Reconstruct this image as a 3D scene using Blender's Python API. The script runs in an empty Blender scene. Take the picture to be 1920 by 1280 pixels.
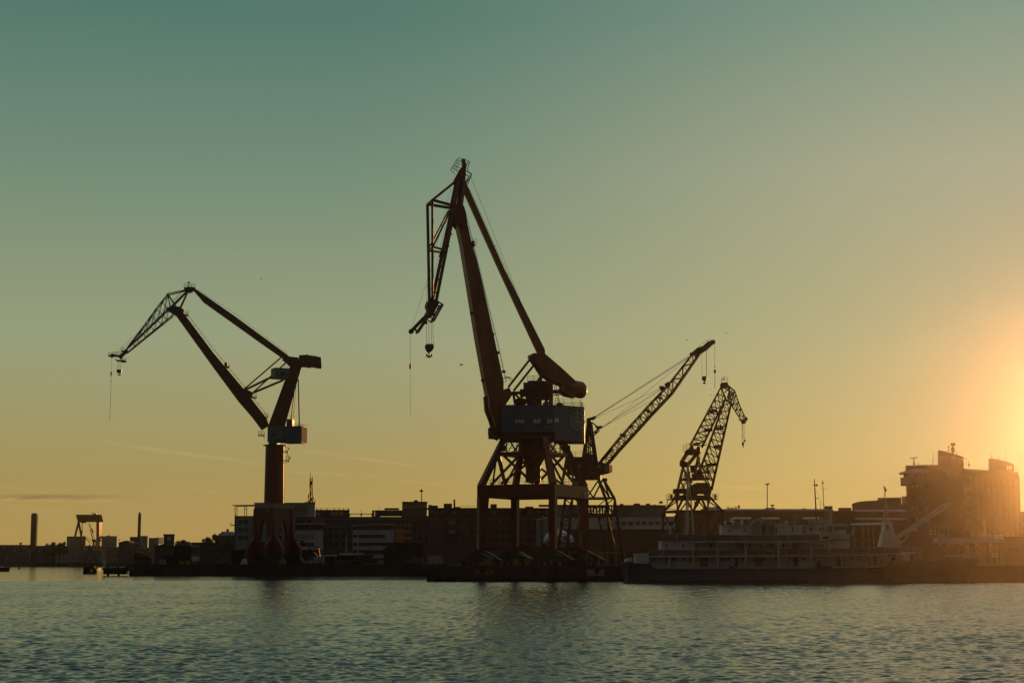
import bpy, bmesh, math, random
import numpy as np
from mathutils import Vector as V, Matrix
random.seed(7)
sc = bpy.context.scene
COL = sc.collection
R = math.radians

# ---------------------------------------------------------------- camera
F, EYE, PITCH = 3226.0, 3.6, R(7.27)            # focal length in photo pixels (1920 wide), eye height, upward tilt
cam = bpy.data.cameras.new('camera'); cam_ob = bpy.data.objects.new('camera', cam); COL.objects.link(cam_ob)
cam.sensor_width = 36; cam.lens = 36 * F / 1920; cam.clip_start = 0.5; cam.clip_end = 20000
cam_ob.location = (0, 0, EYE); cam_ob.rotation_euler = (math.pi / 2 + PITCH, 0, 0)
sc.camera = cam_ob
CP, SP = math.cos(PITCH), math.sin(PITCH)

def ray(px, py):
    u, v = (px - 960) / F, (640 - py) / F
    return V((u, CP - v * SP, SP + v * CP))
def P(px, py, d):                                # a point of the photograph taken to the distance d
    r = ray(px, py); return V((0, 0, EYE)) + r * (d / r.y)
def X(px, d, py=1040): return P(px, py, d).x
def Z(py, d): return P(960, py, d).z
def plane(px0, d0, yaw):                         # vertical plane in which a crane's jib swings
    o = P(px0, 1040, d0); e = V((math.cos(yaw), math.sin(yaw), 0)); n = V((-math.sin(yaw), math.cos(yaw), 0))
    def f(px, py, off=0.0):
        r = ray(px, py); t = (o - V((0, 0, EYE))).dot(n) / r.dot(n)
        return V((0, 0, EYE)) + r * t + n * off
    f.n, f.e, f.o = n, e, o
    return f

# ---------------------------------------------------------------- light
SUNDIR = ray(2085, 800).normalized()
SUN_EL = math.asin(SUNDIR.z); SUN_AZ = math.atan2(SUNDIR.x, SUNDIR.y)
sl = bpy.data.lights.new('sun', 'SUN'); sl.energy = 2.2; sl.angle = R(0.5); sl.color = (1.0, 0.41, 0.10)
so = bpy.data.objects.new('sun', sl); COL.objects.link(so); so.rotation_euler = SUNDIR.to_track_quat('Z', 'Y').to_euler()
vs = sc.view_settings
vs.view_transform = 'Standard'; vs.look = 'None'; vs.exposure = 0; vs.gamma = 1; vs.use_curve_mapping = False
cy = sc.cycles
cy.max_bounces = 5; cy.diffuse_bounces = 2; cy.glossy_bounces = 3; cy.transmission_bounces = 2; cy.volume_bounces = 0
cy.transparent_max_bounces = 8; cy.caustics_reflective = False; cy.caustics_refractive = False
cy.use_denoising = DENOISE = True
cy.use_adaptive_sampling = False
cy.sample_clamp_indirect = 4

def lin(r, g, b):
    f = lambda c: (c / 255 / 12.92) if c / 255 <= .04045 else ((c / 255 + .055) / 1.055) ** 2.4
    return (f(r), f(g), f(b), 1)

def make_world():
    w = bpy.data.worlds.new('World'); sc.world = w; w.use_nodes = True
    nt = w.node_tree; N = nt.nodes; L = nt.links; N.clear()
    def nd(t, **k):
        n = N.new(t)
        for a, b in k.items(): setattr(n, a, b)
        return n
    def mth(op, a, b=None, c=None):
        n = nd('ShaderNodeMath', operation=op)
        for i, q in enumerate((a, b, c)):
            if q is None: continue
            if isinstance(q, (int, float)): n.inputs[i].default_value = q
            else: L.new(q, n.inputs[i])
        return n.outputs[0]
    def rng(x, a, b, c=0., d=1., smooth=True):
        n = nd('ShaderNodeMapRange', interpolation_type='SMOOTHSTEP' if smooth else 'LINEAR')
        L.new(x, n.inputs[0])
        for i, q in enumerate((a, b, c, d)): n.inputs[1 + i].default_value = q
        return n.outputs[0]
    def ramp(x, stops):
        n = nd('ShaderNodeValToRGB'); el = n.color_ramp.elements; n.color_ramp.interpolation = 'B_SPLINE' if False else 'EASE'
        n.color_ramp.interpolation = 'LINEAR'
        while len(el) > 1: el.remove(el[-1])
        for i, (p, c) in enumerate(stops):
            e = el[0] if i == 0 else el.new(p)
            e.position = p; e.color = c
        L.new(x, n.inputs[0]); return n.outputs[0]
    def mix(f, a, b, mode='MIX'):
        n = nd('ShaderNodeMix', data_type='RGBA', blend_type=mode)
        if isinstance(f, (int, float)): n.inputs[0].default_value = f
        else: L.new(f, n.inputs[0])
        for s, q in ((6, a), (7, b)):
            if isinstance(q, tuple): n.inputs[s].default_value = q
            else: L.new(q, n.inputs[s])
        return n.outputs[2]
    tc = nd('ShaderNodeTexCoord'); D = tc.outputs['Generated']
    sep = nd('ShaderNodeSeparateXYZ'); L.new(D, sep.inputs[0])
    el = mth('ARCSINE', sep.outputs[2])                       # elevation, radians
    az = mth('ARCTAN2', sep.outputs[0], sep.outputs[1])       # azimuth from the view axis
    daz = mth('ABSOLUTE', mth('SUBTRACT', az, SUN_AZ))
    t = mth('DIVIDE', mth('ADD', el, 0.0), 0.40)              # ramp over 0 .. 23 degrees
    away = ramp(t, SKY_AWAY)
    near = ramp(t, SKY_NEAR)
    k = rng(daz, 0.0, 0.46)
    c = mix(k, near, away)
    # the half of the sky away from the sunset is dusky
    c = mix(rng(daz, 0.75, 2.2), c, mix(rng(el, 0.0, 0.9), lin(*SKY_BACK), lin(*SKY_BACK_TOP)))
    c = mix(rng(el, 0.33, 1.2), c, lin(*SKY_TOP))
    cv = nd('ShaderNodeVectorMath', operation='DOT_PRODUCT'); L.new(D, cv.inputs[0]); cv.inputs[1].default_value = SUNDIR
    ang = mth('ARCCOSINE', mth('MINIMUM', cv.outputs['Value'], 1.0))
    c = mix(mth('MULTIPLY', mth('POWER', 2.718, mth('MULTIPLY', ang, -1 / 0.06)), 1.3), c, lin(8, 96, 120))
    # thin streaks of cirrus low over the horizon
    cmb = nd('ShaderNodeCombineXYZ'); L.new(mth('MULTIPLY', az, 9.0), cmb.inputs[0])
    L.new(mth('ADD', mth('MULTIPLY', el, 170.0), mth('MULTIPLY', az, 18.0)), cmb.inputs[1])
    nz = nd('ShaderNodeTexNoise'); nz.inputs['Scale'].default_value = 1.0; nz.inputs['Detail'].default_value = 4; nz.inputs['Roughness'].default_value = .55
    L.new(cmb.outputs[0], nz.inputs['Vector'])
    st = rng(nz.outputs[0], 0.60, 0.74)
    band = mth('MULTIPLY', rng(el, 0.004, 0.02), rng(el, 0.085, 0.05))
    c = mix(mth('MULTIPLY', mth('MULTIPLY', st, band), 0.16), c, lin(214, 172, 104))
    def streak(el0, slope, a0, a1, half, amt, colour):
        nonlocal c
        n2 = nd('ShaderNodeTexNoise'); n2.inputs['Scale'].default_value = 1.0; n2.inputs['Detail'].default_value = 5
        cb = nd('ShaderNodeCombineXYZ'); L.new(mth('MULTIPLY', az, 40.0), cb.inputs[0]); L.new(mth('MULTIPLY', el, 260.0), cb.inputs[1]); cb.inputs[2].default_value = el0 * 900
        L.new(cb.outputs[0], n2.inputs['Vector'])
        mid = mth('ADD', mth('ADD', mth('MULTIPLY', mth('SUBTRACT', az, a0), slope), el0), mth('MULTIPLY', mth('SUBTRACT', n2.outputs[0], .5), half * 1.3))
        dist = mth('ABSOLUTE', mth('SUBTRACT', el, mid))
        fade = mth('MULTIPLY', rng(az, a0 - .02, a0 + .03), rng(az, a1 + .02, a1 - .05))
        m = mth('MULTIPLY', mth('MULTIPLY', rng(dist, half, half * .15), fade), mth('MULTIPLY', rng(n2.outputs[0], .25, .6), amt))
        c = mix(m, c, colour)
    pa = lambda px: math.atan((px - 960) / F)
    pe = lambda py: (1051.5 - py) / F
    streak(pe(936), -0.01, -0.42, pa(225), .0016, .55, lin(206, 165, 98))
    streak(pe(951), 0.02, -0.42, pa(130), .0012, .5, lin(206, 165, 98))
    streak(pe(944), 0.012, -0.42, pa(235), .0021, .75, lin(120, 104, 74))
    streak(pe(838), -0.13, pa(205), pa(520), .0018, .17, lin(214, 180, 112))
    streak(pe(850), -0.13, pa(585), pa(800), .0016, .22, lin(210, 178, 110))
    streak(pe(886), -0.06, pa(540), pa(690), .0013, .25, lin(210, 176, 108))
    streak(pe(915), -0.03, pa(1335), pa(1450), .0012, .45, lin(226, 176, 100))
    streak(pe(946), 0.0, pa(1375), pa(1480), .0022, .35, lin(230, 178, 100))
    b1 = nd('ShaderNodeBackground'); L.new(c, b1.inputs[0]); b1.inputs[1].default_value = 1.0
    sky = nd('ShaderNodeTexSky', sky_type='NISHITA'); sky.sun_disc = False; sky.sun_elevation = SUN_EL; sky.sun_rotation = SUN_AZ
    b2 = nd('ShaderNodeBackground'); L.new(sky.outputs[0], b2.inputs[0]); b2.inputs[1].default_value = NISHITA
    ad = nd('ShaderNodeAddShader'); L.new(b1.outputs[0], ad.inputs[0]); L.new(b2.outputs[0], ad.inputs[1])
    o = nd('ShaderNodeOutputWorld'); L.new(ad.outputs[0], o.inputs[0])
    w.cycles.sampling_method = 'AUTOMATIC'

NISHITA = 0.004
SKY_AWAY = [(0.0, lin(170, 139, 78)), (.04, lin(170, 143, 84)), (.12, lin(160, 142, 86)), (.32, lin(146, 154, 120)), (.56, lin(111, 136, 115)), (.78, lin(81, 118, 106)), (1, lin(84, 108, 106))]
SKY_NEAR = [(0.0, lin(182, 156, 84)), (.12, lin(181, 163, 99)), (.32, lin(163, 163, 119)), (.56, lin(163, 164, 136)), (.78, lin(124, 148, 129)), (1, lin(116, 136, 124))]
SKY_BACK, SKY_BACK_TOP, SKY_TOP = (47, 52, 52), (42, 54, 58), (122, 122, 122)
make_world()

# ---------------------------------------------------------------- materials
def mat(name, col, rough=.6, metal=0., var=.25, scale=.6, spec=.4, col2=None, bump=0.):
    m = bpy.data.materials.new(name); m.use_nodes = True
    nt = m.node_tree; b = nt.nodes['Principled BSDF']
    b.inputs['Roughness'].default_value = rough; b.inputs['Metallic'].default_value = metal
    b.inputs['Specular IOR Level'].default_value = spec
    tc = nt.nodes.new('ShaderNodeTexCoord'); nz = nt.nodes.new('ShaderNodeTexNoise')
    nz.inputs['Scale'].default_value = scale; nz.inputs['Detail'].default_value = 6; nz.inputs['Roughness'].default_value = .65
    mp = nt.nodes.new('ShaderNodeMapping'); mp.inputs['Scale'].default_value = (1, 1, .35)     # streaks run down
    nt.links.new(tc.outputs['Object'], mp.inputs[0]); nt.links.new(mp.outputs[0], nz.inputs['Vector'])
    rp = nt.nodes.new('ShaderNodeValToRGB')
    c2 = col2 or tuple(c * (1 - var) for c in col)
    rp.color_ramp.elements[0].position = .36; rp.color_ramp.elements[1].position = .66
    rp.color_ramp.elements[0].color = (*c2, 1); rp.color_ramp.elements[1].color = (*col, 1)
    nt.links.new(nz.outputs[0], rp.inputs[0]); nt.links.new(rp.outputs[0], b.inputs['Base Color'])
    if bump:
        bp = nt.nodes.new('ShaderNodeBump'); bp.inputs['Strength'].default_value = bump; bp.inputs['Distance'].default_value = .1
        nt.links.new(nz.outputs[0], bp.inputs['Height']); nt.links.new(bp.outputs[0], b.inputs['Normal'])
    return m

def brick_mat(name, col, mortar, bw=.5, bh=.18):
    m = mat(name, col, .85, var=.14, scale=.12)
    nt = m.node_tree; b = nt.nodes['Principled BSDF']; src = b.inputs['Base Color'].links[0].from_socket
    br = nt.nodes.new('ShaderNodeTexBrick'); br.inputs['Scale'].default_value = 1; br.inputs['Brick Width'].default_value = bw
    br.inputs['Row Height'].default_value = bh; br.inputs['Mortar Size'].default_value = .012; br.inputs['Mortar'].default_value = (*mortar, 1)
    tc = nt.nodes.new('ShaderNodeTexCoord'); mp = nt.nodes.new('ShaderNodeMapping'); mp.inputs['Rotation'].default_value = (math.pi / 2, 0, 0)
    nt.links.new(tc.outputs['Object'], mp.inputs[0]); nt.links.new(mp.outputs[0], br.inputs['Vector'])
    nt.links.new(src, br.inputs['Color1']); nt.links.new(src, br.inputs['Color2']); nt.links.new(br.outputs[0], b.inputs['Base Color'])
    return m

def glow_mat(name, col, e):
    m = mat(name, col, .5); b = m.node_tree.nodes['Principled BSDF']
    b.inputs['Emission Color'].default_value = (*col, 1); b.inputs['Emission Strength'].default_value = e
    return m

M = dict(
    red=mat('red oxide crane paint', (.15, .028, .011), .5, col2=(.09, .02, .009), scale=.35),
    boomred=mat('weathered orange red boom paint', (.26, .075, .03), .45, col2=(.15, .042, .02), scale=.3),
    dark=mat('dark greasy steel', (.045, .034, .026), .5, col2=(.03, .022, .018)),
    lattice=mat('brown painted lattice steel', (.055, .038, .024), .7, col2=(.04, .028, .017), spec=.2),
    rope=mat('wire rope', (.06, .055, .045), .5),
    blue=mat('blue grey house cladding', (.078, .10, .135), .5, col2=(.06, .078, .11), scale=.25),
    bluegreen=mat('faded blue green cladding', (.10, .15, .15), .55, col2=(.07, .11, .115), scale=.25),
    rail=mat('galvanised rail', (.10, .09, .075), .45),
    glass=mat('dark window glass', (.02, .025, .028), .06, var=.05, spec=.6),
    paleglass=mat('pale window panes', (.62, .60, .62), .2, var=.12),  # pale colour also stands for lit windows on the far shore
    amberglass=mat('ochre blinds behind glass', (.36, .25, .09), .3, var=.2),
    white=mat('white ship paint', (.58, .55, .48), .45, col2=(.42, .39, .32), scale=.5),
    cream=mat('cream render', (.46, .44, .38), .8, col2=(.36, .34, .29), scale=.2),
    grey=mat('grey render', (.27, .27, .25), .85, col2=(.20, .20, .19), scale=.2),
    darkgrey=mat('dark facade panels', (.10, .095, .085), .75, col2=(.075, .07, .062), scale=.2),
    black=mat('black stained timber', (.022, .018, .015), .8),
    brick=brick_mat('red brown brick', (.15, .07, .045), (.12, .10, .09)),
    brickdark=brick_mat('dark brick', (.11, .06, .04), (.09, .08, .07)),
    brickfar=mat('distant brick', (.17, .105, .07), .85, col2=(.13, .08, .055), scale=.05),
    concrete=mat('concrete', (.26, .24, .21), .85, col2=(.19, .175, .15), scale=.15, bump=.2),
    quay=mat('tarred quay wall', (.05, .04, .03), .85, col2=(.028, .022, .018), scale=.35, bump=.4),
    ground=mat('harbour asphalt', (.06, .056, .05), .9, col2=(.045, .042, .038), scale=.08),
    hull=mat('grey blue hull paint', (.075, .09, .105), .4, col2=(.055, .066, .08), scale=.3),
    boot=mat('red brown boot topping', (.09, .03, .018), .6),
    canvas=mat('dark rail canvas', (.045, .038, .032), .85),
    woodred=mat('varnished brown door', (.13, .06, .03), .5),
    orange=mat('orange lifebuoy', (.45, .13, .03), .5),
    yellow=mat('dirty yellow paint', (.30, .21, .05), .6, col2=(.22, .15, .04)),
    tent=mat('white tarpaulin', (.55, .55, .56), .5, col2=(.40, .40, .41), scale=.9, bump=.5),
    panel=mat('white enamel cladding', (.42, .42, .43), .3, col2=(.36, .36, .37), scale=.12),
    leaf=mat('dark green foliage', (.05, .065, .022), .7, col2=(.035, .048, .016), scale=.8),
    bark=mat('bark', (.07, .05, .035), .9),
    bird=mat('dark plumage', (.05, .045, .04), .7),
    sign=mat('grey sign plate', (.34, .34, .33), .5, var=.1),
    ink=mat('sign lettering', (.05, .05, .055), .6, var=.1),
    pale=mat('pale lettering paint', (.42, .41, .38), .5, var=.15),
    amberpaint=mat('amber lettering paint', (.40, .22, .03), .5, var=.15),
    gantry=mat('orange red gantry paint', (.62, .21, .07), .14, spec=.9, col2=(.50, .16, .05), scale=.1),
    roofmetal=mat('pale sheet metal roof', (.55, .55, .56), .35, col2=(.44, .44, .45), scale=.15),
    pipe=mat('bright insulated pipe', (.82, .82, .80), .3, col2=(.70, .70, .69), scale=.4),
    hill=mat('wooded hillside', (.05, .055, .025), .9, scale=.05),
    copper=mat('dark roof felt', (.06, .05, .042), .8, scale=.2),
    ochre=mat('ochre paint and lit wall', (.30, .20, .06), .8, scale=.2),  # paint, and the yellow light put into the workshop wall
    glint=mat('pale glint metal', (.62, .56, .45), .22, .6),  # pale tone put in for sunlit slopes, lit panes and a lit slot
)

# ---------------------------------------------------------------- mesh helpers
UP = V((0, 0, 1)); ROOT = {}
class G:
    def __init__(s): s.v = []; s.f = []; s.m = []; s.cm = 0
    def use(s, i): s.cm = i; return s
    def add(s, vs, fs):
        o = len(s.v); s.v += [tuple(q) for q in vs]
        s.f += [tuple(i + o for i in q) for q in fs]; s.m += [s.cm] * len(fs); return s
    def bar(s, a, b, w, h=None, w2=None, h2=None, up=UP):
        h = w if h is None else h; w2 = w if w2 is None else w2; h2 = h if h2 is None else h2
        a, b = V(a), V(b); d = (b - a)
        if d.length < 1e-6: return s
        d.normalize()
        x = d.cross(up)
        if x.length < 1e-3: x = d.cross(V((0, 1, 0)))
        x.normalize(); y = x.cross(d)
        vs = []
        for p, ww, hh in ((a, w, h), (b, w2, h2)):
            vs += [p + x * ww / 2 * i + y * hh / 2 * j for i, j in ((-1, -1), (1, -1), (1, 1), (-1, 1))]
        return s.add(vs, [(3, 2, 1, 0), (4, 5, 6, 7), (0, 1, 5, 4), (1, 2, 6, 5), (2, 3, 7, 6), (3, 0, 4, 7)])
    def tube(s, a, b, r, r2=None, n=8):
        r2 = r if r2 is None else r2; a, b = V(a), V(b); d = b - a
        if d.length < 1e-6: return s
        d.normalize()
        x = d.cross(UP)
        if x.length < 1e-3: x = V((1, 0, 0))
        x.normalize(); y = x.cross(d); vs = []
        for p, q in ((a, r), (b, r2)):
            vs += [p + (x * math.cos(2 * math.pi * i / n) + y * math.sin(2 * math.pi * i / n)) * q for i in range(n)]
        fs = [(i, i + n, (i + 1) % n + n, (i + 1) % n) for i in range(n)]
        return s.add(vs, fs + [tuple(range(n)), tuple(range(2 * n - 1, n - 1, -1))])
    def line(s, pts, r, n=5):
        for a, b in zip(pts, pts[1:]): s.tube(a, b, r, n=n)
        return s
    def box(s, c, size, rz=0.0):
        c = V(c); m = Matrix.Rotation(rz, 3, 'Z'); hx, hy, hz = size[0] / 2, size[1] / 2, size[2] / 2
        vs = [c + m @ V((i * hx, j * hy, k * hz)) for k in (-1, 1) for i, j in ((-1, -1), (1, -1), (1, 1), (-1, 1))]
        return s.add(vs, [(3, 2, 1, 0), (4, 5, 6, 7), (0, 1, 5, 4), (1, 2, 6, 5), (2, 3, 7, 6), (3, 0, 4, 7)])
    def span(s, x0, x1, y0, y1, z0, z1): return s.box(((x0 + x1) / 2, (y0 + y1) / 2, (z0 + z1) / 2), (abs(x1 - x0), abs(y1 - y0), abs(z1 - z0)))
    def prism(s, pts, vec):
        pts = [V(p) for p in pts]; vec = V(vec); n = len(pts)
        vs = pts + [p + vec for p in pts]
        return s.add(vs, [tuple(range(n)), tuple(range(2 * n - 1, n - 1, -1))] + [(i, i + n, (i + 1) % n + n, (i + 1) % n) for i in range(n)])
    def ball(s, c, r, sc_=(1, 1, 1), nu=10, nv=7):
        c = V(c); vs = []; fs = []
        for j in range(nv + 1):
            t = math.pi * j / nv
            for i in range(nu):
                a = 2 * math.pi * i / nu
                vs.append(c + V((r * sc_[0] * math.sin(t) * math.cos(a), r * sc_[1] * math.sin(t) * math.sin(a), r * sc_[2] * math.cos(t))))
        for j in range(nv):
            for i in range(nu): fs.append((j * nu + i, (j + 1) * nu + i, (j + 1) * nu + (i + 1) % nu, j * nu + (i + 1) % nu))
        return s.add(vs, fs)
    def ring(s, c, r, t, ax, ay, n=28, dz=None):               # a flat ring in the plane of ax, ay
        c = V(c); dz = dz or ax.cross(ay).normalized() * .04
        for k in range(n):
            a0, a1 = 2 * math.pi * k / n, 2 * math.pi * (k + 1) / n
            s.prism([c + (ax * math.cos(a) + ay * math.sin(a)) * q for a, q in ((a0, r), (a1, r), (a1, r - t), (a0, r - t))], dz)
        return s
    def rails(s, pts, h=1.1, r=.03, step=1.6, n=2):
        for a, b in zip(pts, pts[1:]):
            a, b = V(a), V(b)
            for k in range(1, n + 1): s.tube(a + UP * h * k / n, b + UP * h * k / n, r, n=4)
            m = max(1, int((b - a).length / step))
            for i in range(m + 1):
                q = a + (b - a) * i / m; s.tube(q, q + UP * h, r, n=4)
        return s
    def lattice(s, a0, a1, b0, b1, n, r, cross=False):
        a0, a1, b0, b1 = map(V, (a0, a1, b0, b1))
        for i in range(n):
            p, q = a0.lerp(a1, i / n), a0.lerp(a1, (i + 1) / n); u, v = b0.lerp(b1, i / n), b0.lerp(b1, (i + 1) / n)
            if cross: s.tube(p, v, r, n=4); s.tube(u, q, r, n=4); s.tube(q, v, r, n=4)
            elif i % 2: s.tube(p, v, r, n=4)
            else: s.tube(u, q, r, n=4)
            if not cross: s.tube(q, v, r * .8, n=4)
        return s
    def build(s, name, m, parent=None, smooth=False):
        me = bpy.data.meshes.new(name)
        off = V(ROOT.get(parent.name, (0, 0, 0))) if parent else V((0, 0, 0))
        me.from_pydata([(a - off.x, b - off.y, c - off.z) for a, b, c in s.v], [], s.f)
        ms = m if isinstance(m, (list, tuple)) else [m]
        for q in ms: me.materials.append(M[q] if isinstance(q, str) else q)
        if len(ms) > 1: me.polygons.foreach_set('material_index', s.m)
        bm = bmesh.new(); bm.from_mesh(me); bmesh.ops.recalc_face_normals(bm, faces=bm.faces); bm.to_mesh(me); bm.free()
        if smooth: me.polygons.foreach_set('use_smooth', [True] * len(me.polygons))
        o = bpy.data.objects.new(name, me); COL.objects.link(o)
        if parent: o.parent = parent
        ROOT[o.name] = tuple(off)
        return o

def tag(o, label=None, cat=None, group=None, kind=None):
    for k, q in (('label', label), ('category', cat), ('group', group), ('kind', kind)):
        if q: o[k] = q
    return o
def thing(name, label, cat, loc, group=None):
    o = bpy.data.objects.new(name, None); COL.objects.link(o); o.location = loc; o.empty_display_size = 1
    ROOT[o.name] = tuple(loc); return tag(o, label, cat, group)
def children(o): return [c for c in bpy.data.objects if c.parent == o]
def copy_tree(o, parent=None):
    kids = children(o)
    c = o.copy(); COL.objects.link(c); ROOT[c.name] = ROOT.get(o.name, (0, 0, 0))
    if parent: c.parent = parent
    for k in kids: copy_tree(k, c)
    return c
def place(src, centre, parent, first):               # the same part again at another spot of the same thing
    o = src if first else src.copy()
    if not first: COL.objects.link(o); o.parent = parent
    o.location = V(centre) - V(ROOT[parent.name]); ROOT[o.name] = ROOT[parent.name]
    return o

def make_window(w, h, glass, frame='dark', n=2, mull=True, name='window'):
    g = G(); t = min(.09, w * .1)
    g.use(0).box((0, .03, 0), (w, .08, h))
    g.use(1)
    g.box((-w / 2, -.04, 0), (t, .16, h + t)); g.box((w / 2, -.04, 0), (t, .16, h + t))
    g.box((0, -.035, h / 2), (w - t, .14, t)); g.box((0, -.055, -h / 2), (w - t, .2, t))
    if mull:
        for i in range(1, n): g.box((-w / 2 + w * i / n, -.03, 0), (t * .8, .1, h - t))
    return g.build(name, [glass, frame])
def win_row(parent, pxs, pys, wpx, hpx, d, glass='glass', frame='dark', n=2, skip=0.0, alt=None, name='window'):
    """a grid of windows on a wall that faces the water at the distance d"""
    s = d / F; src = {}
    for py in pys:
        for px in pxs:
            if skip and random.random() < skip: continue
            gl = glass
            if alt and random.random() < alt[1]: gl = alt[0]
            first = gl not in src
            if first:
                src[gl] = make_window(wpx * s, hpx * s, gl, frame, n, name=name); src[gl].parent = parent
            place(src[gl], P(px, py, d - .06), parent, first)

def text(parent, name, body, height, centre, m, rz=0.0, depth=.03, width=None, tilt=0.0):
    cu = bpy.data.curves.new(name, 'FONT'); cu.body = body; cu.size = 1; cu.extrude = .5; cu.align_x = 'CENTER'; cu.align_y = 'CENTER'
    t = bpy.data.objects.new(name, cu); COL.objects.link(t); dg = bpy.context.evaluated_depsgraph_get(); dg.update()
    me = bpy.data.meshes.new_from_object(t.evaluated_get(dg)); bpy.data.objects.remove(t); bpy.data.curves.remove(cu)
    co = np.empty(len(me.vertices) * 3); me.vertices.foreach_get('co', co); co = co.reshape(-1, 3)
    lo, hi = co.min(0), co.max(0); co -= (lo + hi) / 2; sz = hi - lo
    co[:, 1] *= height / sz[1]; co[:, 0] *= (width / sz[0] if width else height / sz[1]); co[:, 2] *= depth / max(sz[2], 1e-6)
    co = np.stack([co[:, 0], -co[:, 2], co[:, 1]], 1)
    me.vertices.foreach_set('co', co.ravel()); me.update(); me.materials.append(M[m]); me.name = name
    o = bpy.data.objects.new(name, me); COL.objects.link(o); o.parent = parent
    off = ROOT[parent.name]; o.location = V(centre) - V(off); o.rotation_euler = (0, tilt, rz); ROOT[o.name] = off
    return o
GZ = 2.6                                               # height of the quay above the water
# ---------------------------------------------------------------- water, land
def rmax(a):
    s, c = math.sin(a), math.cos(a); r = 1340.0
    q = .99 * s + .139 * c
    if q > 1e-6: r = min(r, 241 / q)
    if s < -1e-6: r = min(r, 930 / -s)
    if c < -1e-6: r = min(r, 310 / -c)
    return r
def make_water():
    rr = [3.0, 8, 15, 22, 30, 36]; r = 40.0
    while r < 1340:
        rr.append(r)
        r += .09 if r < 60 else min(.09 * (r / 60) ** 1.4, .20) if r < 330 else (r / 330) ** 2 * .7
    rr.append(1340.0); rr = np.array(rr)
    fine = np.radians(np.arange(-19.5, 19.51, .052))
    coarse = np.radians(np.arange(26, 335, 9.0))
    th = np.concatenate([fine, [R(20.5), R(22)], coarse, [R(337), R(338.6)]])
    RR, TH = np.meshgrid(rr, th, indexing='ij')
    lim = np.array([rmax(math.atan2(math.sin(a), math.cos(a))) for a in th])
    RR = np.minimum(RR, lim[None, :])
    x, y = RR * np.sin(TH), RR * np.cos(TH)
    dr = np.gradient(rr)[:, None] * np.ones_like(RR)
    dl = RR * R(.052)
    step = np.maximum(dr, dl)
    rs = np.random.RandomState(3)
    z = np.zeros_like(x)
    def patch(sx, sy, seed):
        q = np.random.RandomState(seed); o = np.zeros_like(x)
        for _ in range(7):
            a = q.uniform(0, 6.28); o += np.sin(x / sx * q.uniform(.5, 1.6) * np.cos(a) + y / sy * q.uniform(.5, 1.6) * np.sin(a) + q.uniform(0, 6.28))
        return o / 7
    n = 96
    for i in range(n):
        lam = .24 * (1.7 / .24) ** ((i + rs.rand()) / n)
        a = R(-97) + rs.normal(0, .8)
        kx, ky = 2 * math.pi / lam * math.cos(a), 2 * math.pi / lam * math.sin(a)
        slope = WAVE * (1.0 if lam < .75 else (.75 / lam) ** 1.1) / math.sqrt(n)
        amp = slope * lam / (2 * math.pi) * math.sqrt(2)
        z += amp * np.clip((lam / step - 1.7) / 1.5, 0, 1) * np.sin(kx * x + ky * y + rs.uniform(0, 6.28))
    gust = 1 + .3 * patch(60, 22, 5) + .25 * patch(14, 6, 6)
    fade = np.clip((R(19.3) - np.abs(np.where(TH > math.pi, TH - 2 * math.pi, TH))) / R(1.0), 0, 1) * np.clip((RR - 38) / 6, 0, 1) * np.clip((900 - RR) / 300, 0, 1)
    z *= np.clip(gust, .25, 2) * fade
    nr, nt = x.shape
    co = np.stack([x, y, z], -1).reshape(-1, 3)
    i, j = np.meshgrid(np.arange(nr - 1), np.arange(nt), indexing='ij'); j2 = (j + 1) % nt
    q = np.stack([i * nt + j, i * nt + j2, (i + 1) * nt + j2, (i + 1) * nt + j], -1).reshape(-1, 4)
    me = bpy.data.meshes.new('water'); me.vertices.add(len(co) + 1)
    co = np.vstack([co, [[0, 0, 0]]]); me.vertices.foreach_set('co', co.ravel().astype(np.float32))
    tri = np.stack([np.full(nt, len(co) - 1), (np.arange(nt) + 1) % nt, np.arange(nt)], -1)
    nl = q.size + tri.size; me.loops.add(nl); me.loops.foreach_set('vertex_index', np.concatenate([q.ravel(), tri.ravel()]).astype(np.int32))
    npoly = len(q) + len(tri); me.polygons.add(npoly)
    st = np.concatenate([np.arange(len(q)) * 4, q.size + np.arange(len(tri)) * 3]).astype(np.int32)
    me.polygons.foreach_set('loop_start', st); me.polygons.foreach_set('use_smooth', np.ones(npoly, bool))
    me.update(calc_edges=True); me.validate()
    m = bpy.data.materials.new('harbour water'); m.use_nodes = True; nt_ = m.node_tree; b = nt_.nodes['Principled BSDF']
    b.inputs['Base Color'].default_value = (.014, .017, .021, 1); b.inputs['Roughness'].default_value = .10; b.inputs['IOR'].default_value = 1.38
    tc = nt_.nodes.new('ShaderNodeTexCoord'); L = nt_.links
    prev = None
    for scale, sy, dist, det in ((8.0, .7, .02, 2), (2.4, .6, .05, 4)):
        mp = nt_.nodes.new('ShaderNodeMapping'); mp.inputs['Scale'].default_value = (1, sy, 1); mp.inputs['Rotation'].default_value = (0, 0, R(12))
        nz = nt_.nodes.new('ShaderNodeTexNoise'); nz.inputs['Scale'].default_value = scale; nz.inputs['Detail'].default_value = det; nz.inputs['Roughness'].default_value = .65
        bp = nt_.nodes.new('ShaderNodeBump'); bp.inputs['Strength'].default_value = BUMPS; bp.inputs['Distance'].default_value = dist
        L.new(tc.outputs['Object'], mp.inputs[0]); L.new(mp.outputs[0], nz.inputs['Vector']); L.new(nz.outputs[0], bp.inputs['Height'])
        if prev: L.new(prev, bp.inputs['Normal'])
        prev = bp.outputs[0]
    L.new(prev, b.inputs['Normal'])
    me.materials.append(m)
    o = bpy.data.objects.new('water', me); COL.objects.link(o); tag(o, kind='structure'); return o
WAVE, BUMPS = .205, .55
make_water()

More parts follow.
